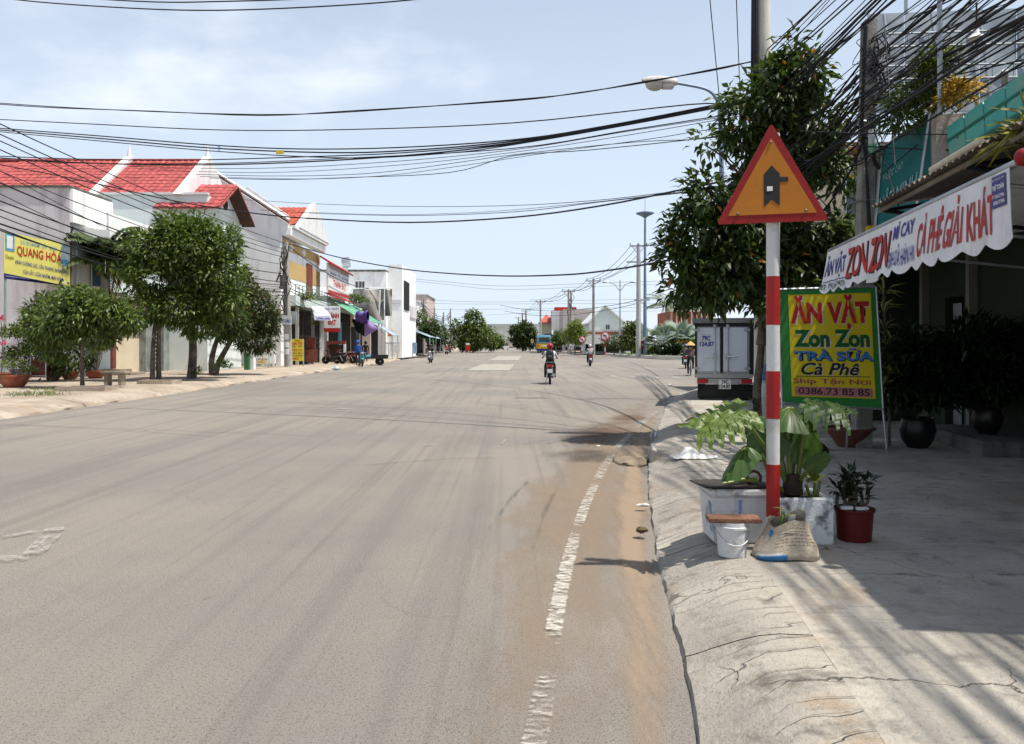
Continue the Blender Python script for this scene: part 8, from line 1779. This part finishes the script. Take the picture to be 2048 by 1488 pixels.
for x, y, Y, r, lb in ((1210, 672, 100, .58, 'larger round red-rimmed prohibition sign before the gable house'), (1164, 679, 118, .52, 'smaller round red-rimmed prohibition sign left of the gable house')):
    c = P(x, y, Y); s = T('prohibition_sign', lb, 'road sign', (c.x, Y, .3)); M = Matrix.Rotation(R(90), 3, 'X')
    mb = MB(); mb.lathe([(0, 0), (r, 0), (r, .04)], c, 24, M=M); mb.build('sign_rim', M_redprint, s); mb = MB(); mb.lathe([(0, .0), (r * .76, 0), (r * .76, .02)], c - YV * .05, 24, M=M); mb.build('sign_face', M_whiteprint, s)
    mb = MB(); mb.prism([c + Vector((a * r, -.08, b_ * r)) for a, b_ in ((.1, -.5), (.25, -.5), (.25, .2), (-.2, .2), (-.2, .4), (-.5, .1), (-.2, -.15), (-.2, .05), (.1, .05))], (0, .02, 0)); mb.build('symbol', M_blackprint, s); mb = MB(); mb.prism([c + Vector((a * r, -.11, b_ * r)) for a, b_ in ((-.6, .45), (-.45, .6), (.6, -.45), (.45, -.6))], (0, .02, 0)); mb.build('slash', M_redprint, s)
    for i, (z0, z1) in enumerate(((.3, .8), (.8, 1.3), (1.3, c.z - r))): mb = MB(); mb.tube([(c.x, Y + .05, z0), (c.x, Y + .05, z1)], .06, 6); mb.build('pole_band', M_whiteprint if i % 2 else M_redprint, s)
# buildings
def gable_house(name, label, x0, x1, xr, yr, ye, Y, m, roof, depth=14, win=None, x1e=None):
    """gable end facing the camera: pixel columns x0,x1, ridge at (xr,yr), eaves at row ye"""
    a, b_, r_ = P(x0, ye, Y), P(x1, ye, Y), P(xr, yr, Y); s = T(name, label, 'house', ((a.x + b_.x) / 2, Y, .2))
    mb = MB(); mb.prism([(a.x, Y, .1), (b_.x, Y, .1), (b_.x, Y, b_.z), (r_.x, Y, r_.z), (a.x, Y, a.z)], (0, depth, 0)); mb.build('wall', m, s)
    for p, q, nm in ((a, r_, 0), (b_, r_, 1)):
        o = (p - r_).normalized() * .5; mb = MB(); mb.prism([Vector((v.x, Y - .4, v.z + dz)) for v, dz in ((p + o, .03), (r_, .03), (r_, .3), (p + o, .3))], (0, depth + .8, 0)); mb.build('roof', roof, s)
    for (wx, wy, w, h) in win or (): window(s, P(wx, wy, Y - .01), XV, ZV, w, h, -YV, 2)
    return s
gh = gable_house('pale_gable_house', 'pale mint house with a pointed gable across the roundabout', 1178, 1247, 1210, 613, 645, 128, mat('mint_white', (.64, .70, .67), .8, .04, .3, .02, 4), M_white, win=[(1211, 659, .7, .8)])
B(P(1168, 668, 127.5), tuple(P(1262, 664, 127.9)), M_redwood, gh, 'beam'); B(P(1169, 688, 125), tuple(P(1262, 671, 127.4)), M_white, gh, 'front_awning'); B(P(1172, 702, 127.0), tuple(P(1260, 688.5, 127.9)), M_dark, gh, 'shop_opening')
gable_house('small_pale_house', 'smaller pale gabled house half behind the thick pole', 1252, 1296, 1272, 640, 660, 135, MATS['mint_white'], M_white)
rh = T('red_roof_house', 'cream house with a red hipped roof and small spire', 'house', P(1100, 690, 190)); a = P(1084, 690, 190); b_ = P(1124, 645, 190)
B((a.x, 190, .1), (b_.x, 202, b_.z), M_cream, rh, 'wall'); mb = MB(); z = b_.z + .02; c_ = P(1094, 627, 192); d_ = P(1122, 633, 196); mb.add([(a.x - .6, 189, z), (c_.x + 1.5, 189, z), (c_.x + 1.5, 203, z), (a.x - .6, 203, z), (c_.x, 195, c_.z), (b_.x + .6, 189, z), (b_.x + .6, 203, z), (c_.x + .8, 196, d_.z), (b_.x, 196, d_.z)], [(0, 1, 4), (1, 2, 4), (2, 3, 4), (3, 0, 4), (1, 5, 8, 7), (5, 6, 8), (6, 2, 7, 8)]); mb.build('roof', M_tileo, rh)
wr = T('red_topped_building', 'white and pink flats with a red box roof behind the crossarm poles', 'building', P(1140, 690, 170))
B(P(1126, 700, 170), tuple(P(1186, 624, 184)), M_pink, wr, 'wall'); B(P(1104, 690, 186), tuple(P(1132, 623, 192)), M_white, wr, 'wing'); B(P(1110, 623, 186.5), tuple(P(1150, 616, 191)), M_redprint, wr, 'roof_box'); B(P(1168, 664, 165), tuple(P(1177, 642, 169.9)), M_glass, wr, 'window')
B(P(1166, 667, 160), tuple(P(1180, 663, 169)), M_olddark, wr, 'balcony'); 
ts = T('tin_shop', 'low pale tin-roofed shop behind the bus', 'shop', P(1105, 700, 175)); mb = MB(); mb.slab(P(1104, 668, 172), P(1120, 670, 172), P(1118, 660, 180), P(1104, 660, 180), .2); mb.build('roof', M_palegreen, ts); B(P(1090, 702, 176), tuple(P(1120, 668, 180)), M_dark, ts, 'shop_opening')
ob = T('brick_frame_building', 'unfinished orange brick storey with pale concrete columns behind the palms', 'building', P(1385, 650, 118)); a = P(1342, 650, 118); c = P(1425, 622, 118)
B((a.x, 118, .1), (c.x, 130, a.z), M_palegreen, ob, 'lower_wall'); B((a.x, 118.3, a.z + .01), (c.x, 129, c.z), mat('orange_brick', (.36, .10, .045), .85, .15, .6, .1, 3), ob, 'brick_wall')
for k in range(9): x = a.x + (c.x - a.x - .2) * k / 8; B((x, 118.05, a.z + .02), (x + .2, 118.28, c.z + .1), M_pink, ob, 'column')
B((a.x - .2, 117.9, a.z - .15), (c.x, 118.04, a.z + .15), M_pink, ob, 'floor_edge'); B((a.x - .2, 117.9, c.z - .1), (c.x, 118.04, c.z + .15), M_pink, ob, 'ring_beam')
gr_ = T('green_roof_shed', 'pale green shed behind the silver palms', 'shed', P(1400, 690, 112)); B(P(1386, 700, 112), tuple(P(1440, 652, 116)), M_palegreen, gr_, 'wall')
# the beige house at the end of the right-hand shops
bh = T('beige_house', 'beige house with a dark red roof beam behind the street tree', 'house', P(1700, 400, 24)); a = P(1655, 312, 24); c = P(1760, 300, 24)
B((a.x, 24, .2), (c.x + 1, 30, a.z), M_cream, bh, 'wall'); B((a.x - .3, 23.6, a.z), (c.x + 1, 30, a.z + .32), mat('dark_red_beam', (.12, .02, .02), .6, .1, 2), bh, 'roof_beam'); B((P(1712, 0, 24).x, 23.8, .2), (P(1724, 0, 24).x, 23.99, a.z), MATS['dark_red_beam'], bh, 'column'); window(bh, P(1690, 440, 23.98), XV, ZV, .5, 1.3, -YV, 1)
# the bus
bs = T('bus', 'blue and yellow bus driving away on the right of the road', 'bus', P(1087, 704, 158)); x0, x1 = P(1074, 0, 158).x, P(1103, 0, 158).x
B((x0, 158, .9), (x1, 167, 1.9), mat('bus_yellow', (.65, .40, .02), .4, .05, 1), bs, 'lower_body'); B((x0 + .05, 158.02, 1.901), (x1 - .05, 167, 3.6), mat('bus_sky_blue', (.25, .52, .68), .4, .05, 1), bs, 'upper_body', .15); B((x0, 158.01, .5), (x1, 167, .899), mat('bus_navy', (.02, .035, .14), .4, .05, 1), bs, 'skirt')
B((x0 + .35, 157.95, 2.2), (x1 - .35, 158.01, 3.1), M_glass, bs, 'rear_window'); B((x0 - .04, 158.5, 2.0), (x0 - .001 + .04, 166.5, 3.1), M_glass, bs, 'side_window')
for x in (x0 + .1, x1 - .35): B((x, 157.96, 1.2), (x + .25, 158.0, 1.7), M_lens, bs, 'tail_light'); B((x, 158.6, .05), (x + .3, 159.6, .95), M_rubber, bs, 'wheel')
B((x0 + .9, 157.97, 1.3), (x1 - .9, 158.0, 1.55), M_whiteprint, bs, 'number_plate')
b2_ = T('bus', 'navy bus half hidden left of the blue and yellow bus', 'bus', P(1072, 700, 170)); B((x0 + .2, 170, .5), (x0 + 2.2, 178, 3.2), MATS['bus_navy'], b2_, 'body', .1); B((x0 + .5, 169.95, 1.9), (x0 + 1.9, 170, 2.8), M_glass, b2_, 'rear_window')
tv = T('van', 'small white pickup far down the middle of the road', 'van', P(1010, 699, 260)); x0, x1 = P(1005, 0, 260).x, P(1017, 0, 260).x; B((x0, 260, .5), (x1, 264, 1.3), M_white, tv, 'body'); B((x0 + .1, 260.5, 1.301), (x1 - .1, 263, 2.3), M_glass, tv, 'cab'); B((x0 + .1, 260.2, .02), (x0 + .4, 261, .6), M_rubber, tv, 'wheel'); B((x1 - .4, 260.2, .02), (x1 - .1, 261, .6), M_rubber, tv, 'wheel')
tt = dup(tv, P(996, 698, 280), 0, 'dark truck far down the road left of the white pickup', {'white_paint': M_black}, 1.5); tt.location.z = .45
# plants on the island and trees about it
def shrub_tree(label, x, ybase, Y, lob, n, m, seed, tr=.15, Lf=.5, Wf=.24, cat='tree', per=8):
    b_ = Vector((P(x, 0, Y).x, Y, .2)); return tree('street_tree', label, cat, b_, [(P(px, py, Y + dy), (rx, rx * .8, rz)) for px, py, rx, rz, dy in lob], n, per, Lf, Wf, m, M_bark, [[b_, P(x, (ybase + lob[0][1]) / 2, Y), P(x, lob[0][1], Y)]], seed=seed, trunk_r=tr, spread=.9, hang=.3, gap=.22, gscale=.3, droop=.3)
shrub_tree('big bushy tree closing the left side of the far road', 950, 695, 165, [(950, 670, 3.6, 2.3, 0), (925, 668, 2.4, 2.2, 0), (948, 645, 2.0, 2.2, 0), (945, 630, 1.0, 1.0, 0), (975, 675, 2.4, 2.0, 4), (990, 682, 2.0, 1.6, 10), (915, 652, 1.4, 1.2, 0), (940, 688, 2.8, 1.2, 0)], 900, M_leaf, 71, .3, .62, .3)
shrub_tree('rounded tree at the right side of the far road', 1046, 695, 180, [(1046, 665, 2.6, 2.4, 0), (1036, 672, 1.7, 2.0, 0), (1058, 668, 1.6, 2.2, 0), (1042, 652, 1.4, 1.2, 0), (1050, 684, 2.6, 1.3, 0), (1030, 660, .9, 1.2, 0)], 620, M_leafdark, 72, .3, .62, .3)
shrub_tree('light green tree left of the pale gable house', 1150, 698, 122, [(1150, 662, 1.1, 1.4, 0), (1140, 672, 1.0, 1.0, 0), (1158, 672, .9, 1.0, 0), (1152, 650, .7, .7, 0)], 260, M_leaflight, 73, .1, .42, .2)
shrub_tree('dark low tree behind the bus', 1122, 698, 150, [(1122, 675, 1.3, 1.2, 0), (1113, 682, 1.0, .9, 0)], 170, M_leaf, 74, .1, .42, .2)
shrub_tree('small leafy tree on the roundabout left of the thick pole', 1263, 700, 103, [(1263, 668, 1.0, 1.2, 0), (1256, 678, .8, .8, 0), (1268, 680, .7, .8, 0), (1262, 655, .6, .6, 0)], 230, M_leaf, 75, .09, .36, .17)
shrub_tree('feathery dark shrub on the roundabout under the twin-armed lamp', 1228, 700, 108, [(1228, 683, 1.5, .8, 0), (1218, 686, .9, .6, 0), (1240, 688, .9, .6, 0)], 150, M_leafdark, 76, .08, .42, .12)
for x, y, Y, lb, sw in ((872, 668, 125, 'dark leafy tree over the left far shops', 1.6), (858, 655, 108, 'ragged tree behind the far left pole', 1.1), (893, 680, 160, 'small dark tree by the left edge of the big tree', 1.5)):
    shrub_tree(lb, x, 700, Y, [(x, y, sw, sw * .9, 0), (x - 8, y + 6, sw * .7, sw * .7, 0), (x + 9, y + 5, sw * .7, sw * .7, 0)], 190, M_leafdark, 77 + x, .12, .42, .2)
tuft('climber', 'green climber with orange flowers beside the orange picture sign', 'climber', P(840, 640, 104), [(P(840, 640, 104), (1.2, .8, 1.3), 320, .4, .18, .4), (P(833, 655, 104), (.9, .6, .9), 180, .4, .18, .4)], M_leaf, 79, stems=[[Vector((P(838, 0, 104).x, 104, .2)), P(838, 670, 104), P(840, 640, 104)]])
# silver fan palms, coconut palms
def fan_palm(label, x, ytop, Y, n, L_, seed):
    rs = np.random.default_rng(seed); b_ = Vector((P(x, 0, Y).x, Y, .25)); s = T('fan_palm', label, 'palm tree', b_); c = P(x, ytop, Y)
    mb = MB(); mb.tube([b_, c], .22, 8); mb.build('trunk', M_bark, s)
    for k in range(n):
        d = rs.normal(size=3); d[2] = abs(d[2]) * .9 - .1; d = Vector(d).normalized(); h = c + d * L_ * .75; mb = MB(); mb.tube([c, h], .03, 4)
        sd = d.cross(ZV).normalized(); nn = sd.cross(d); ang = np.linspace(-1.7, 1.7, 15); D = np.array([d * math.cos(a) + sd * math.sin(a) for a in ang])
        Vv, Ff = leaves_np(np.tile(np.array(h), (15, 1)), D, np.tile(np.array(nn), (15, 1)), np.full(15, L_ * .62), np.full(15, L_ * .13), droop=.1); f = mesh_np('frond', Vv, Ff, M_leafsilver, s); mb.build('stalk', M_leafsilver, f)
fan_palm('bigger silver fan palm on the roundabout beside the truck', 1352, 682, 100, 26, 2.3, 81); fan_palm('silver fan palm nearest the lamp mast', 1322, 688, 98, 18, 1.9, 82); fan_palm('silver fan palm partly behind the truck edge', 1378, 690, 102, 16, 1.9, 83)
M_coco = leaf_mat('leaf_coconut', (.05, .09, .03), (.16, .17, .06))
for x, yt, Y, nf, sd, lb in ((1332, 612, 140, 18, 91, 'coconut palm standing clear against the sky by the brick storey'), (1368, 612, 150, 16, 92, 'coconut palm behind the left end of the brick storey'), (1395, 610, 150, 16, 93, 'coconut palm mostly hidden behind the street tree')):
    palm('coconut_palm', lb, Vector((P(x, 0, Y).x, Y, .2)), P(x, yt, Y), nf, 4.2, M_coco, sd, 2, .75, .2, .16, .6, 16)
tuft('flowering_shrub', 'reddish shrub at the foot of the silver palms', 'shrub', Vector((P(1368, 0, 97).x, 97, .3)), [(P(1366, 694, 97), (1.1, .6, .7), 160, .4, .15, .3)], leaf_mat('leaf_reddish', (.16, .03, .02), (.25, .10, .03)), 94)
boxes('barrel', 'red painted barrel on the roundabout between the tall poles', 'barrel', [('body', 1281, 683, 1288, 699, 99, .7, M_redprint), ('lid', 1280.5, 681.5, 1288.5, 683, 98.97, .76, M_red)], P(1284, 699, 99))
board('roadside_board', 'small white notice board beside the bus tail', (1139, 688, 1147, 698), 130, M_whiteprint, [('BẢO', M_blackprint, .15, .2, .85, .8, .02)])
board('roadside_sign', 'small pale sign by the right tree trunk', (1062, 678, 1067, 686), 170, MATS['cream_sheet'], [('P', M_redprint, .3, .2, .7, .8, .02)], post=False)
# far end of the street
def far_block(label, x0, y0, x1, Y, d, m): s = T('far_building', label, 'building', P((x0 + x1) / 2, 700, Y)); B(P(x0, 702, Y), tuple(P(x1, y0, Y + d)), m, s, 'wall'); B(P(x0 - .3, y0 + .8, Y - .5), tuple(P(x1 + .3, y0 - .4, Y - .01)), M_white, s, 'parapet'); B(P(x0 + 1, 700, Y - .3), tuple(P(x1 - 1, 694, Y - .05)), M_dark, s, 'shop_opening')
far_block('far pale building closing the street between the trees', 998, 682, 1012, 420, 30, M_greywall); far_block('far cream building closing the street by the right tree', 1013, 676, 1026, 460, 30, M_pink); far_block('far white shop right of the bus', 1112, 668, 1128, 172, 10, M_white); far_block('far grey shop behind the light green tree', 1130, 672, 1168, 150, 8, M_greywall)
mb = MB(); rs = np.random.default_rng(3)
def hill(u, v): x = -500 + 1000 * u; k = math.exp(-((x + 20) / 200) ** 2) * 34 + 10 * noise.noise(Vector((x * .006, 3, 0))) + 8; return (x, 1300 + 500 * v, max(-1, k * math.sin(math.pi * min(1, v * 1.2 + .001)) * (1 + .1 * noise.noise(Vector((x * .02, v * 4, 1))))))
mb.grid(hill, 80, 10); structure(mb.build('hills', mat('far_hill', (.17, .18, .165), .95, .2, .01, .1, .1), smooth=True))  # hill greyed so its colour carries the distance haze
for k, (x0, x1, y0, y1, h) in enumerate(((60, 330, 300, 330, 9), (-330, -60, 320, 350, 9))):
    rs = np.random.default_rng(100 + k); n_ = 9000; pos = np.stack([x0 + (x1 - x0) * rs.random(n_), y0 + (y1 - y0) * rs.random(n_), h * rs.random(n_) ** .7 * (0.7 + .3 * np.sin(np.arange(n_) % 37))], 1); d = rs.normal(size=(n_, 3)); Vv, Ff = leaves_np(pos, d, np.tile([0, 0, 1.], (n_, 1)), np.full(n_, 2.4), np.full(n_, 1.5)); o = mesh_np('treeline', Vv, Ff, M_leafdark); o['kind'] = 'stuff'
